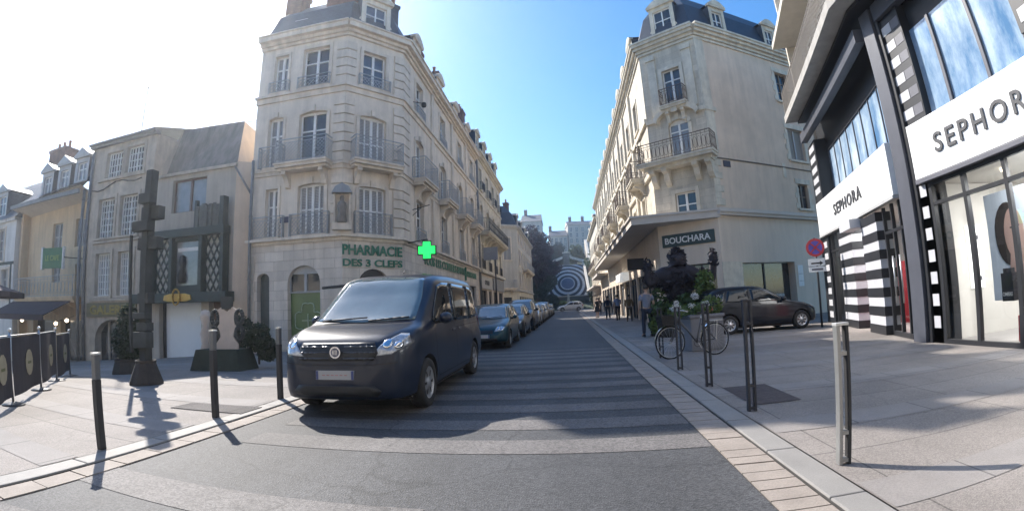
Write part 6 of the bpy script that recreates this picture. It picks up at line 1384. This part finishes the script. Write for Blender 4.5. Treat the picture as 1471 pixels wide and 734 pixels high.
flowers(t, [(2.95, 11.0, 1.08, .1, .1, .07), (3.3, 11.0, 1.1, .12, .1, .08), (2.45, 10.5, 1.05, .14, .12, .1), (3.7, 11.2, 1.25, .06, .06, .06)], 420, .032, FLOW, 12)
# ================================================================== HILL, STAIRS AND TREES AT THE END OF THE STREET
def hz(x, y):
    if y < 94: return -.1
    u = min(1, (y-94)/62); side = min(1, max(0, (abs(x)-5.2)/6)); base = 17*u**.9
    return base*(1 if abs(x) > 5.2 else 0)+(side*3*min(1, (y-94)/10))+.6*math.sin(x*.7+y*.3)*(side) if abs(x) > 5.2 else 17*u**.9-.8
g = MB(); X = [-90, -60, -40, -28, -20, -15, -11, -8, -6.5, -5.3, -5.1, -3, 0, 3, 5.1, 5.3, 6.5, 8, 11, 15, 20, 28, 40, 60, 90]; Y = [93, 94, 97, 100, 105, 110, 116, 122, 128, 134, 142, 150, 158, 175, 220]
for i in range(len(X)-1):
    for j in range(len(Y)-1): g.face([(X[a], Y[b], hz(X[a], Y[b])-(2.2 if abs(X[a]) <= 5.11 and 103 < Y[b] < 140 else 0)) for a, b in ((i, j), (i+1, j), (i+1, j+1), (i, j+1))], None, True)
struct('hill', g, M('dark planted slope', (.03, .045, .024), .95, .4, .6))
def ringmat():
    m = bpy.data.materials.new('ring painted stair risers'); m.use_nodes = True; nt = m.node_tree; b = nt.nodes['Principled BSDF']; tc = N(nt, 'ShaderNodeTexCoord'); sx = N(nt, 'ShaderNodeSeparateXYZ'); nt.links.new(tc.outputs['Object'], sx.inputs[0])
    def mth(op, a, b_=None):
        n = N(nt, 'ShaderNodeMath', operation=op)
        for k, v in enumerate((a, b_)):
            if v is None: continue
            if hasattr(v, 'links'): nt.links.new(v, n.inputs[k])
            else: n.inputs[k].default_value = v
        return n.outputs[0]
    dz = mth('SUBTRACT', sx.outputs[2], 6.5); dx = mth('MULTIPLY', sx.outputs[0], .96)
    r = mth('SQRT', mth('ADD', mth('MULTIPLY', dx, dx), mth('MULTIPLY', dz, dz)))
    s = mth('SINE', mth('MULTIPLY', r, 5.2)); r2 = ramp(nt, mth('ADD', mth('MULTIPLY', s, .5), .5), (.02, .028, .05), (.7, .72, .76), .46, .54)
    far = mth('LESS_THAN', r, 1.55); c = mixc(nt, far, r2, (.16, .2, .3)); n = noise(nt, tc.outputs['Object'], 1.2, 4); c = mixc(nt, 1., c, ramp(nt, n, (.7, .7, .7), (1, 1, 1)), 'MULTIPLY')
    nt.links.new(c, b.inputs['Base Color']); b.inputs['Roughness'].default_value = .8; return m
g = MB(); NS = 54; y0, z0 = 106, 2.6; RM = ringmat(); TR = M('grey stair tread', (.2, .2, .2), .85, .2, 2)
for k in range(NS):
    ya, za = y0+k*.5, z0+k*.185
    g.face([(-4.7, ya, za), (4.7, ya, za), (4.7, ya, za+.185), (-4.7, ya, za+.185)], RM); g.face([(-4.7, ya, za+.185), (4.7, ya, za+.185), (4.7, ya+.5, za+.185), (-4.7, ya+.5, za+.185)], TR)
o = g.build('monumental_stairs', None, None); tag(o, 'monumental stairs painted with pale concentric rings at the end of the street', 'stairs')
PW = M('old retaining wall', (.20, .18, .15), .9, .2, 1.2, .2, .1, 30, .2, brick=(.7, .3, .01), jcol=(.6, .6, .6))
g = MB(); g.wbox(-6.2, 6.2, 104.8, 105.8, 0, 2.9, PW); g.wbox(-6.6, 6.6, 104.6, 105.9, 2.9, 3.1, TRIM); tag(g.build('retaining_wall', None), 'low grey retaining wall at the foot of the ringed stairs', 'wall')
for sg, lab in ((-1, 'sloping stone side wall left of the ringed stairs'), (1, 'sloping pale stone side wall right of the ringed stairs')):
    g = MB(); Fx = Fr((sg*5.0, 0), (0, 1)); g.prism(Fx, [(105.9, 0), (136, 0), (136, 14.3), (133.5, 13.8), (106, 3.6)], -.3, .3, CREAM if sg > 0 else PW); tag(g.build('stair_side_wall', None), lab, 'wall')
g = MB(); Fx = Fr((6.6, 0), (0, 1)); g.prism(Fx, [(118, 5), (150, 5), (150, 22), (146, 21.6), (118, 9.5)], -.3, .3, CREAM); tag(g.build('ramp_wall', None), 'steep cream ramp parapet climbing right of the stairs', 'wall')
t = thing('stair_pavilion', (0, 134, 12.6), 'small stone pedestal with balustrades crowning the stairs', 'pedestal')
g = MB(); g.wbox(-.9, .9, 133.4, 134.6, 12.4, 16.2, PW); g.wbox(-1.1, 1.1, 133.2, 134.8, 16.2, 16.5, TRIM); g.build('plinth', None, t)
for sg in (-1, 1):
    g = MB(); g.mesh([(sg*1.1, 133.6, 14.6), (sg*4.8, 133.6, 13.3), (sg*4.8, 133.6, 14.1), (sg*1.1, 133.6, 15.3), (sg*1.1, 134, 14.6), (sg*4.8, 134, 13.3), (sg*4.8, 134, 14.1), (sg*1.1, 134, 15.3)], [(0, 1, 2, 3), (4, 7, 6, 5), (3, 2, 6, 7), (0, 4, 5, 1), (1, 5, 6, 2)], TRIM); g.build('balustrade', None, t)
t = thing('garden_statue', (0, 103, 0), 'small pale statue among the bushes below the stairs', 'statue')
g = MB(); g.wbox(-.5, .5, 102.5, 103.5, 0, 1.9, TRIM); g.build('pedestal', None, t); g = MB(); g.lathe((0, 103, 1.9), [(.3, 0), (.34, .3), (.25, .8), (.33, 1.2), (.12, 1.45), (.17, 1.65), (.0, 1.85)], 12, TRIM); g.build('figure', None, t)
BARK = M('dark bark', (.06, .048, .038), .95, .3, 4, .3, .2, 30, .5)
def tree(x, y, z, h, r, label, mat, seed, n=5200, size=.34, low=.25, cat='tree', nm='tree'):
    rg = random.Random(seed); t = thing(nm, (x, y, z), label, cat); g = MB(); p = Vector((x, y, z-.5)); tr = r*.085+.05; k = 6; pts = [p]
    for i in range(k): p = p+Vector((rg.uniform(-.04, .04)*h, rg.uniform(-.04, .04)*h, (h*.8+.5)/k)); pts.append(p)
    for i in range(k): g.bar(pts[i], pts[i+1], tr*(1-i/k*.8), BARK, 8, tr*(1-(i+1)/k*.8), True)
    blobs = []
    for i in range(15):
        u = low+(1-low)*(i+rg.random())/15; q = Vector((x, y, z))+Vector((0, 0, h*u*.9)); a = rg.uniform(0, 2*PI); rad = r*(1.1-abs(u-.5)*1.1)*rg.uniform(.4, .8); e = q+Vector((math.cos(a)*rad, math.sin(a)*rad, h*.04)); b0 = pts[min(k, int(u*k*.85))]
        g.bar(b0, e, tr*.35, BARK, 5, tr*.08, True); s = r*rg.uniform(.34, .56)*(1.15-u*.4); blobs.append((e.x, e.y, e.z, s, s, s*rg.uniform(.6, .95)))
    blobs.append((x, y, z+h*.6, r*.6, r*.6, h*.3)); g.build('trunk', None, t); leaves('crown', t, blobs, size, mat, n, seed, .2); return t
tree(-6.0, 94.5, 0, 18.5, 4.0, 'tall purple brown leaved tree leaning over the end of the left row', LEAFP, 21, 9000, .3, .45)
tree(-4.9, 96.5, 0, 13.5, 3.0, 'dense dark evergreen at the left foot of the hill', LEAFD, 22, 9000, .3, .08)
tree(-9.6, 98, 1, 17, 4.0, 'tallest dark evergreen behind the purple leaved tree', LEAFD, 23, 9000, .33, .2)
tree(-6.0, 102, 1, 13, 3.0, 'dark tree beside the left edge of the ringed stairs', LEAFD, 24, 8000, .32, .05)
tree(-8.5, 112, 6, 14, 4.5, 'dark tree halfway up the hill left of the stairs', LEAFD, 25, 7000, .36, .1)
tree(-2.8, 141, 13, 7, 3.6, 'round dark tree above the left shoulder of the stairs', LEAFD, 26, 5000, .4, .15)
tree(9.8, 142, 15, 8, 2.8, 'green tree in front of the highest house on the right', LEAFM, 27, 4500, .38, .1)
tree(7.8, 110, 4, 8.5, 2.6, 'mid green tree right of the ringed stairs', LEAFD, 28, 5000, .32, .1)
tree(6.6, 97, 0, 6.5, 2.2, 'small dark tree at the right foot of the stairs', LEAFD, 29, 4500, .28, .08)
tree(7.6, 103, 1, 9, 2.2, 'slim dark tree behind the canopy end on the right', LEAFD, 30, 4500, .28, .08)
tree(-8.5, 124, 9, 9, 4.2, 'dark tree on the slope left of the stair top', LEAFD, 31, 5000, .38, .05)
tree(8.6, 124, 8, 9, 3.4, 'mid green tree on the slope beside the cream ramp', LEAFM, 32, 5000, .36, .05)
tree(3.2, 146, 14.5, 5.5, 3.0, 'low round tree before the tall pale hilltop house', LEAFM, 33, 3800, .36, .05)
tree(-12, 132, 11, 10, 4.6, 'broad dark tree below the gabled hilltop house', LEAFD, 34, 5000, .4, .05)
tree(13, 134, 13, 9, 4.2, 'broad green tree at the right end of the hilltop', LEAFM, 35, 5000, .4, .05)
for i, (x, y, r, lab, mt) in enumerate(((-3.2, 101, 1.3, 'leftmost low bush below the stairs', LEAFM), (-1.3, 100, 1.1, 'light green bush left of the small statue', LEAFL), (1.5, 100.5, 1.3, 'mid green bush right of the small statue', LEAFM), (3.6, 101, 1.4, 'rightmost dark bush below the stairs', LEAFD))):
    t = thing('bush', (x, y, 0), lab, 'bush'); leaves('foliage', t, [(x, y, 1.0, r, r, 1.1), (x+.4, y-.3, .8, r*.7, r*.7, .8)], .2, mt, 1500, 40+i); g = MB(); g.bar((x, y, 0), (x, y, 1), .06, BARK, 6); g.build('stem', None, t)
# houses on the hill
HB = M('hilltop cream house wall', (.55, .50, .44), .9, .1, .6, .15, .05, 20, .1)
def hillhouse(x0, x1, y, z0, z1, rows, cols, lab, rot=0, roofh=2.2, chs=()):
    t = thing('hill_house', ((x0+x1)/2, y, z0), lab, 'house'); F = Fr((x0, y), (math.cos(rot), math.sin(rot))); L = x1-x0; ops = []; g = MB()
    for i in range(cols):
        for j in range(rows): cx = L*(i+.5)/cols; zc = z0+2.5+(z1-z0-3.2)*(j+.5)/rows; ops.append((cx-.45, cx+.45, zc-.8, zc+.8))
    wall(g, F, 0, L, z0-6, z1, ops, .3, HB); a, b, c, d = F.P(0, 0, 0), F.P(L, 0, 0), F.P(L, -9, 0), F.P(0, -9, 0)
    for p, q in ((a, d), (b, c), (d, c)): g.face([(p.x, p.y, z0-6), (q.x, q.y, z0-6), (q.x, q.y, z1), (p.x, p.y, z1)], HB)
    g.build('wall', None, t)
    for o in ops: window(t, F, *o, cols=2, rows=(.5,), surround=0, sill=False)
    g = MB(); r0, r1 = F.P(0, -4.5, z1+roofh), F.P(L, -4.5, z1+roofh); A, B_, C_, D_ = F.P(-.2, .3, z1), F.P(L+.2, .3, z1), F.P(L+.2, -9.3, z1), F.P(-.2, -9.3, z1)
    g.face([A, B_, r1, r0], SLATE); g.face([D_, r0, r1, C_], SLATE); g.face([A, r0, D_], HB); g.face([B_, C_, r1], HB); g.build('roof', None, t)
    for s in chs: chimney(t, F, s, -4.2, 1.0, .8, z1+roofh-1.5, z1+roofh+1.6, 2)
hillhouse(1.2, 14, 160, 18, 29.2, 4, 6, 'tall pale house on the hilltop with two chimneys, nearest the right row', .12, 2.0, (1.5, 6.2)); hillhouse(-5.4, .9, 157, 17, 25.0, 3, 4, 'lower hilltop house with a dark roof left of the tall pale one', .08, 2.6, (.6,))
hillhouse(-13.5, -7.2, 140, 14, 27.5, 4, 3, 'tall narrow gabled house on the hilltop above the dark trees', .0, 3.0, (1.2,))
# ================================================================== PEOPLE AND THE APE SCULPTURE
def skin_mesh(name, nodes, edges, root, mat, parent, sub=2, grow=0, loc=(0, 0, 0)):
    names = list(nodes); idx = {n: i for i, n in enumerate(names)}
    me = bpy.data.meshes.new(name); me.from_pydata([nodes[n][0] for n in names], [(idx[a], idx[b]) for a, b in edges], []); o = bpy.data.objects.new(name, me); C.objects.link(o)
    sm = o.modifiers.new('skin', 'SKIN'); sm.use_smooth_shade = True; sm.branch_smoothing = .3
    if not me.skin_vertices: me.attributes
    try:
        bm = bmesh.new(); bm.from_mesh(me); lay = bm.verts.layers.skin.verify(); bm.verts.ensure_lookup_table()
        for n in names:
            r = nodes[n][1]; r = r if isinstance(r, (tuple, list)) else (r, r); bm.verts[idx[n]][lay].radius = (r[0]+grow, r[1]+grow); bm.verts[idx[n]][lay].use_root = (n == root)
        bm.to_mesh(me); bm.free()
    except Exception as e: print('skin', e)
    ss = o.modifiers.new('sub', 'SUBSURF'); ss.levels = sub; ss.render_levels = sub
    dg = bpy.context.evaluated_depsgraph_get(); nm = bpy.data.meshes.new_from_object(o.evaluated_get(dg)); bpy.data.objects.remove(o); bpy.data.meshes.remove(me)
    nm.name = name; nm.materials.clear(); nm.materials.append(mat); nm.polygons.foreach_set('use_smooth', [True]*len(nm.polygons)); q = bpy.data.objects.new(name, nm); C.objects.link(q); q.parent = parent; return q
SKINM = M('light skin', (.42, .27, .20), .6, .06, 9); HAIRM = M('short dark hair', (.02, .016, .014), .7, .3, 30, bump=.3)
def person(x, y, rz, h, label, top, bottom, group=None, stance=0, arms='down', skirt=False, hair=None, shoe=None, sleeves=.55, hold=None):
    t = thing('person', (x, y, 0), label, 'person', group); t.rotation_euler = (0, 0, rz); k = h/1.75; V = lambda a, b, c: (a*k, b*k, c*k)
    st = stance
    n = {'pel': (V(0, 0, .95), (.145*k, .105*k)), 'wa': (V(0, 0, 1.1), (.13*k, .095*k)), 'ch': (V(0, -.01, 1.3), (.165*k, .11*k)), 'ucc': (V(0, -.015, 1.42), (.13*k, .09*k)), 'ne': (V(0, 0, 1.5), .055*k), 'hb': (V(0, .015, 1.57), (.072*k, .08*k)), 'hd': (V(0, .015, 1.65), (.082*k, .095*k)), 'ht': (V(0, .0, 1.72), (.06*k, .07*k)), 'no': (V(0, .125, 1.62), .012*k)}
    e = [('pel', 'wa'), ('wa', 'ch'), ('ch', 'ucc'), ('ucc', 'ne'), ('ne', 'hb'), ('hb', 'hd'), ('hd', 'ht'), ('hd', 'no')]
    for s, sg in (('l', -1), ('r', 1)):
        f = st*sg; fx = .1+.05*(1-abs(st))
        n.update({s+'hip': (V(sg*.1, 0, .88), .092*k), s+'kn': (V(sg*fx, f*.12+.02, .49), .058*k), s+'ca': (V(sg*fx*1.05, f*.15-.02, .33), .054*k), s+'an': (V(sg*fx*1.15, f*.2-.02, .09), .036*k), s+'to': (V(sg*(fx*1.3+.03), f*.2+.12, .035), (.035*k, .028*k)),
                  s+'sh': (V(sg*.185, -.01, 1.41), .058*k)})
        if arms == 'bag' and sg > 0: el, wr = V(sg*.24, -.02, 1.14), V(sg*.2, .22, 1.05)
        else: el, wr = V(sg*.25, -.03-f*.05, 1.13), V(sg*.27, .05-f*.1, .89)
        n.update({s+'el': (el, .042*k), s+'wr': (wr, .027*k)}); d = (Vector(wr)-Vector(el)).normalized(); pm = Vector(wr)+d*.07*k; n[s+'pa'] = (tuple(pm), (.036*k, .02*k))
        e += [('pel', s+'hip'), (s+'hip', s+'kn'), (s+'kn', s+'ca'), (s+'ca', s+'an'), (s+'an', s+'to'), ('ucc', s+'sh'), (s+'sh', s+'el'), (s+'el', s+'wr'), (s+'wr', s+'pa')]
        for q in range(4):
            b0 = pm+Vector((0, (q-1.5)*.018*k, 0))+d*.02*k; n[s+'f%d' % q] = (tuple(b0+d*(.04+.008*(1-abs(q-1.5)))*k), .0085*k); n[s+'g%d' % q] = (tuple(b0+d*.075*k+Vector((-sg*.015*k, 0, 0))), .007*k); e += [(s+'pa', s+'f%d' % q), (s+'f%d' % q, s+'g%d' % q)]
        n[s+'th'] = (tuple(Vector(wr)+d*.05*k+Vector((-sg*.01*k, .045*k, 0))), .009*k); e.append((s+'wr', s+'th'))
    skin_mesh('body', n, e, 'pel', SKINM, t, 1)
    sub = lambda keys, r=None: {q: n[q] for q in keys}
    ks = ['wa', 'ch', 'ucc', 'lsh', 'rsh']; nn = sub(ks); nn['hem'] = (V(0, 0, .9), (.155*k, .115*k)); es = [('hem', 'wa'), ('wa', 'ch'), ('ch', 'ucc'), ('ucc', 'lsh'), ('ucc', 'rsh')]
    for s in 'lr': 
        a, b = Vector(n[s+'sh'][0]), Vector(n[s+'el'][0]); b2 = a+(b-a)*min(1, sleeves*1.3); nn[s+'sl'] = (tuple(b2), .062*k); es.append((s+'sh', s+'sl'))
        if sleeves > .9: nn[s+'s2'] = (tuple(Vector(n[s+'el'][0])*.25+Vector(n[s+'wr'][0])*.75), .042*k); es.append((s+'sl', s+'s2'))
    skin_mesh('shirt' if not skirt else 'dress_top', nn, es, 'ch', top, t, 1, .014)
    if skirt:
        g = MB(); g.lathe((0, 0, 0), [(.27*k, .52*k), (.24*k, .7*k), (.19*k, .9*k), (.15*k, 1.1*k)], 16, bottom, sx=1, sy=.8); q = g.build('skirt', None, None); q.parent = t
    else:
        nn = sub(['pel', 'lhip', 'rhip', 'lkn', 'rkn', 'lca', 'rca', 'lan', 'ran']); es = [('pel', 'lhip'), ('pel', 'rhip'), ('lhip', 'lkn'), ('rhip', 'rkn'), ('lkn', 'lca'), ('rkn', 'rca'), ('lca', 'lan'), ('rca', 'ran')]
        for q in ('lca', 'rca'): nn[q] = (nn[q][0], .062*k)
        for q in ('lan', 'ran'): nn[q] = (nn[q][0], .052*k)
        skin_mesh('trousers', nn, es, 'pel', bottom, t, 1, .012)
    for s in 'lr':
        a, b = Vector(n[s+'an'][0]), Vector(n[s+'to'][0]); g = MB(); g.mesh([(a.x+dx*k, a.y+dy*k, z*k) for z in (0, .045) for dx, dy in ((-.04, -.06), (.04, -.06), (.045, .1), (.03, .19), (-.02, .19), (-.04, .1))]+[(a.x+dx*k, a.y+dy*k, .1*k) for dx, dy in ((-.032, -.055), (.032, -.055), (.03, .06), (-.03, .06))], [(5, 4, 3, 2, 1, 0), (0, 1, 7, 6), (1, 2, 8, 7), (2, 3, 9, 8), (3, 4, 10, 9), (4, 5, 11, 10), (5, 0, 6, 11), (6, 7, 13, 12), (7, 8, 14, 13), (11, 6, 12, 15), (8, 9, 10, 11, 15, 14), (12, 13, 14, 15)], shoe or BLACK); q = g.build('shoe', None, None); q.parent = t
    bm = bmesh.new(); bmesh.ops.create_icosphere(bm, subdivisions=3, radius=1)
    for v in list(bm.verts):
        if v.co.z < -.15 and v.co.y > -.2 or v.co.z < -.7: bm.verts.remove(v)
    for v in bm.verts: v.co = Vector((v.co.x*.094*k, (v.co.y*.108+.005)*k, (1.675+v.co.z*.098)*k))
    q = from_bm('hair', bm, hair or HAIRM, t)
    g = MB()
    for sg in (-1, 1): g.bar((sg*.078*k, .01*k, 1.6*k), (sg*.088*k, 0, 1.655*k), .014*k, SKINM, 6, .016*k, True)
    q = g.build('ears', None, None); q.parent = t
    return t
CL = lambda n, c: M(n, c, .85, .12, 7, bump=.15, fs=40)
person(2.72, 16.0, .1, 1.78, 'man in a blue grey t-shirt and dark jeans standing with his back to the camera', CL('blue grey cotton', (.20, .22, .28)), CL('dark denim', (.025, .03, .05)), stance=.25)
GP = 'pedestrians under the canopy'
person(3.3, 31.0, .2, 1.72, 'pedestrian in a pale blue shirt and dark trousers under the canopy', CL('pale blue shirt cloth', (.25, .32, .50)), CL('black trousers cloth', (.02, .02, .024)), GP, .8, 'bag')
person(3.75, 28.5, -.2, 1.66, 'pedestrian in an ochre brown top nearest the bright shop', CL('ochre knit', (.22, .14, .06)), CL('brown trousers cloth', (.10, .07, .05)), GP, .6, sleeves=1)
person(2.85, 33.5, 0, 1.7, 'pedestrian in dark clothes left of the pale blue shirt', CL('navy jacket', (.03, .035, .06)), CL('black trousers cloth', (.02, .02, .024)), GP, .7, sleeves=1)
person(2.35, 38.0, .3, 1.64, 'woman in a dark knee length dress farther along the pavement', CL('black dress cloth', (.018, .018, .022)), CL('black dress cloth', (.018, .018, .022)), GP, .7, skirt=True, sleeves=.4)
person(3.2, 48.0, 0, 1.72, 'distant pedestrian in black at the far sunlit strip', CL('black coat', (.02, .02, .02)), CL('black trousers cloth', (.02, .02, .024)), GP, .5, sleeves=1)
APE = M('dark bronze fur', (.022, .018, .026), .75, .4, 9, bump=.6, fs=25)
ax, ay = 3.95, 16.3; t = thing('ape_sculpture', (ax, ay, 0), 'large dark ape sculpture with raised arms rising out of the plants', 'sculpture')
A = {'b': ((0, 0, .4), (.42, .36)), 'w': ((0, 0, 1.05), (.42, .34)), 'c': ((0, -.03, 1.65), (.55, .4)), 'u': ((0, -.04, 2.02), (.42, .3)), 'h': ((0, -.16, 2.4), (.25, .27)), 't': ((0, -.1, 2.72), (.19, .2)), 'm': ((0, -.44, 2.32), (.14, .11)),
     'ls': ((-.6, -.02, 1.95), .25), 'le': ((-1.02, -.12, 1.62), .17), 'lw': ((-1.0, -.2, 2.1), .12), 'lf': ((-.98, -.22, 2.36), .15), 'rs': ((.6, -.02, 1.95), .25), 're': ((1.12, -.1, 1.62), .17), 'rw': ((1.2, -.18, 2.25), .12), 'rf': ((1.18, -.2, 2.58), .16)}
sk = skin_mesh('figure', A, [('b', 'w'), ('w', 'c'), ('c', 'u'), ('u', 'h'), ('h', 't'), ('h', 'm'), ('u', 'ls'), ('ls', 'le'), ('le', 'lw'), ('lw', 'lf'), ('u', 'rs'), ('rs', 're'), ('re', 'rw'), ('rw', 'rf')], 'w', APE, t, 2)
g = MB(); g.bar((ax-.2, ay-.34, 2.46), (ax+.2, ay-.34, 2.46), .07, APE, 8, smooth=True)
for sg in (-1, 1): g.lathe((ax+sg*.1, ay-.4, 2.4), [(.0, -.04), (.04, -.02), (.04, .02), (0, .04)], 8, M('dark eye', (.05, .035, .03), .3))
g.build('brow_and_eyes', None, t)
leaves('shaggy_fur', t, [(ax, ay, .8, .52, .46, .9), (ax, ay-.03, 1.7, .66, .46, .5), (ax, ay-.1, 2.42, .3, .32, .4), (ax-.8, ay-.08, 1.8, .38, .2, .3), (ax-1.0, ay-.2, 2.2, .17, .15, .3), (ax+.85, ay-.08, 1.8, .38, .2, .3), (ax+1.2, ay-.2, 2.35, .17, .15, .35)], .11, APE, 5200, 77, .6)
t.scale = (1.08, 1.08, 1.1)
t = thing('planted_mound', (3.95, 15.9, 0), 'leafy green plants with white flowers around the base of the ape sculpture', 'plants')
leaves('foliage', t, [(3.3, 15.8, .6, .6, .5, .65), (4.1, 15.6, .7, .7, .5, .75), (4.9, 16.0, .8, .5, .5, .9), (3.2, 16.2, 1.2, .3, .3, .5)], .13, LEAFM, 2600, 51)
leaves('flowers', t, [(3.6, 15.3, 1.1, .1, .1, .1), (4.2, 15.1, 1.3, .14, .1, .12), (4.95, 15.6, 1.75, .09, .09, .09), (4.35, 15.2, .95, .1, .1, .1)], .045, FLOW, 380, 52)
leaves('light_foliage', t, [(4.75, 15.7, 1.7, .35, .25, .5), (4.5, 15.6, 1.1, .3, .25, .35), (3.0, 15.5, .35, .3, .25, .3)], .12, LEAFL, 700, 53)
g = MB(); g.lathe((4.0, 15.95, 0), [(1.1, 0), (1.15, .1), (1.1, .3), (0, .34)], 20, M('planter soil', (.05, .04, .03), .95, .3, 8)); q = g.build('soil_ring', None, t)
# unseen terrace added behind the camera to bounce warm light onto shaded walls
t = thing('bounce_terrace', (0, -13, 0), 'unseen cream terrace of houses added behind the viewer to bounce sunlight', 'building')
FBk = Fr((0, -13), (-1, 0)); ops_ = [(-36+3.2*i, -34.7+3.2*i, z, z+1.9) for i in range(22) for z in (4.6, 7.8, 11)]
g = MB(); wall(g, FBk, -38, 36, -3, 14, ops_, .3, BSTONE); wall(g, FBk, -38, 36, 0, .01, [], .1, BSTONE); g.build('wall', None, t)
for k in range(3):
    g = MB(); g.box(FBk, -38, 36, -.35, -.3, (4.5, 7.7, 10.9)[k], (6.6, 9.8, 13)[k], GL); g.build('window_band', None, t)
g = MB(); g.box(FBk, -38, 36, .0, .3, 3.4, 3.8, BTRIM); g.build('string_course', None, t)
g = MB(); g.face([FBk.P(-38, .3, 14), FBk.P(36, .3, 14), FBk.P(36, -4, 17), FBk.P(-38, -4, 17)], SLATE); g.build('roof', None, t)
# haze
hm = bpy.data.materials.new('summer haze'); hm.use_nodes = True; nt = hm.node_tree; nt.nodes.clear(); o_ = N(nt, 'ShaderNodeOutputMaterial'); pv = N(nt, 'ShaderNodeVolumePrincipled'); pv.inputs['Density'].default_value = .0015; pv.inputs['Color'].default_value = (.86, .92, 1, 1); pv.inputs['Anisotropy'].default_value = .72
nt.links.new(pv.outputs[0], o_.inputs['Volume'])
g = MB(); g.wbox(-110, 110, -40, 230, -6, 60, hm); tag(g.build('haze', None), None, None, None, 'stuff')
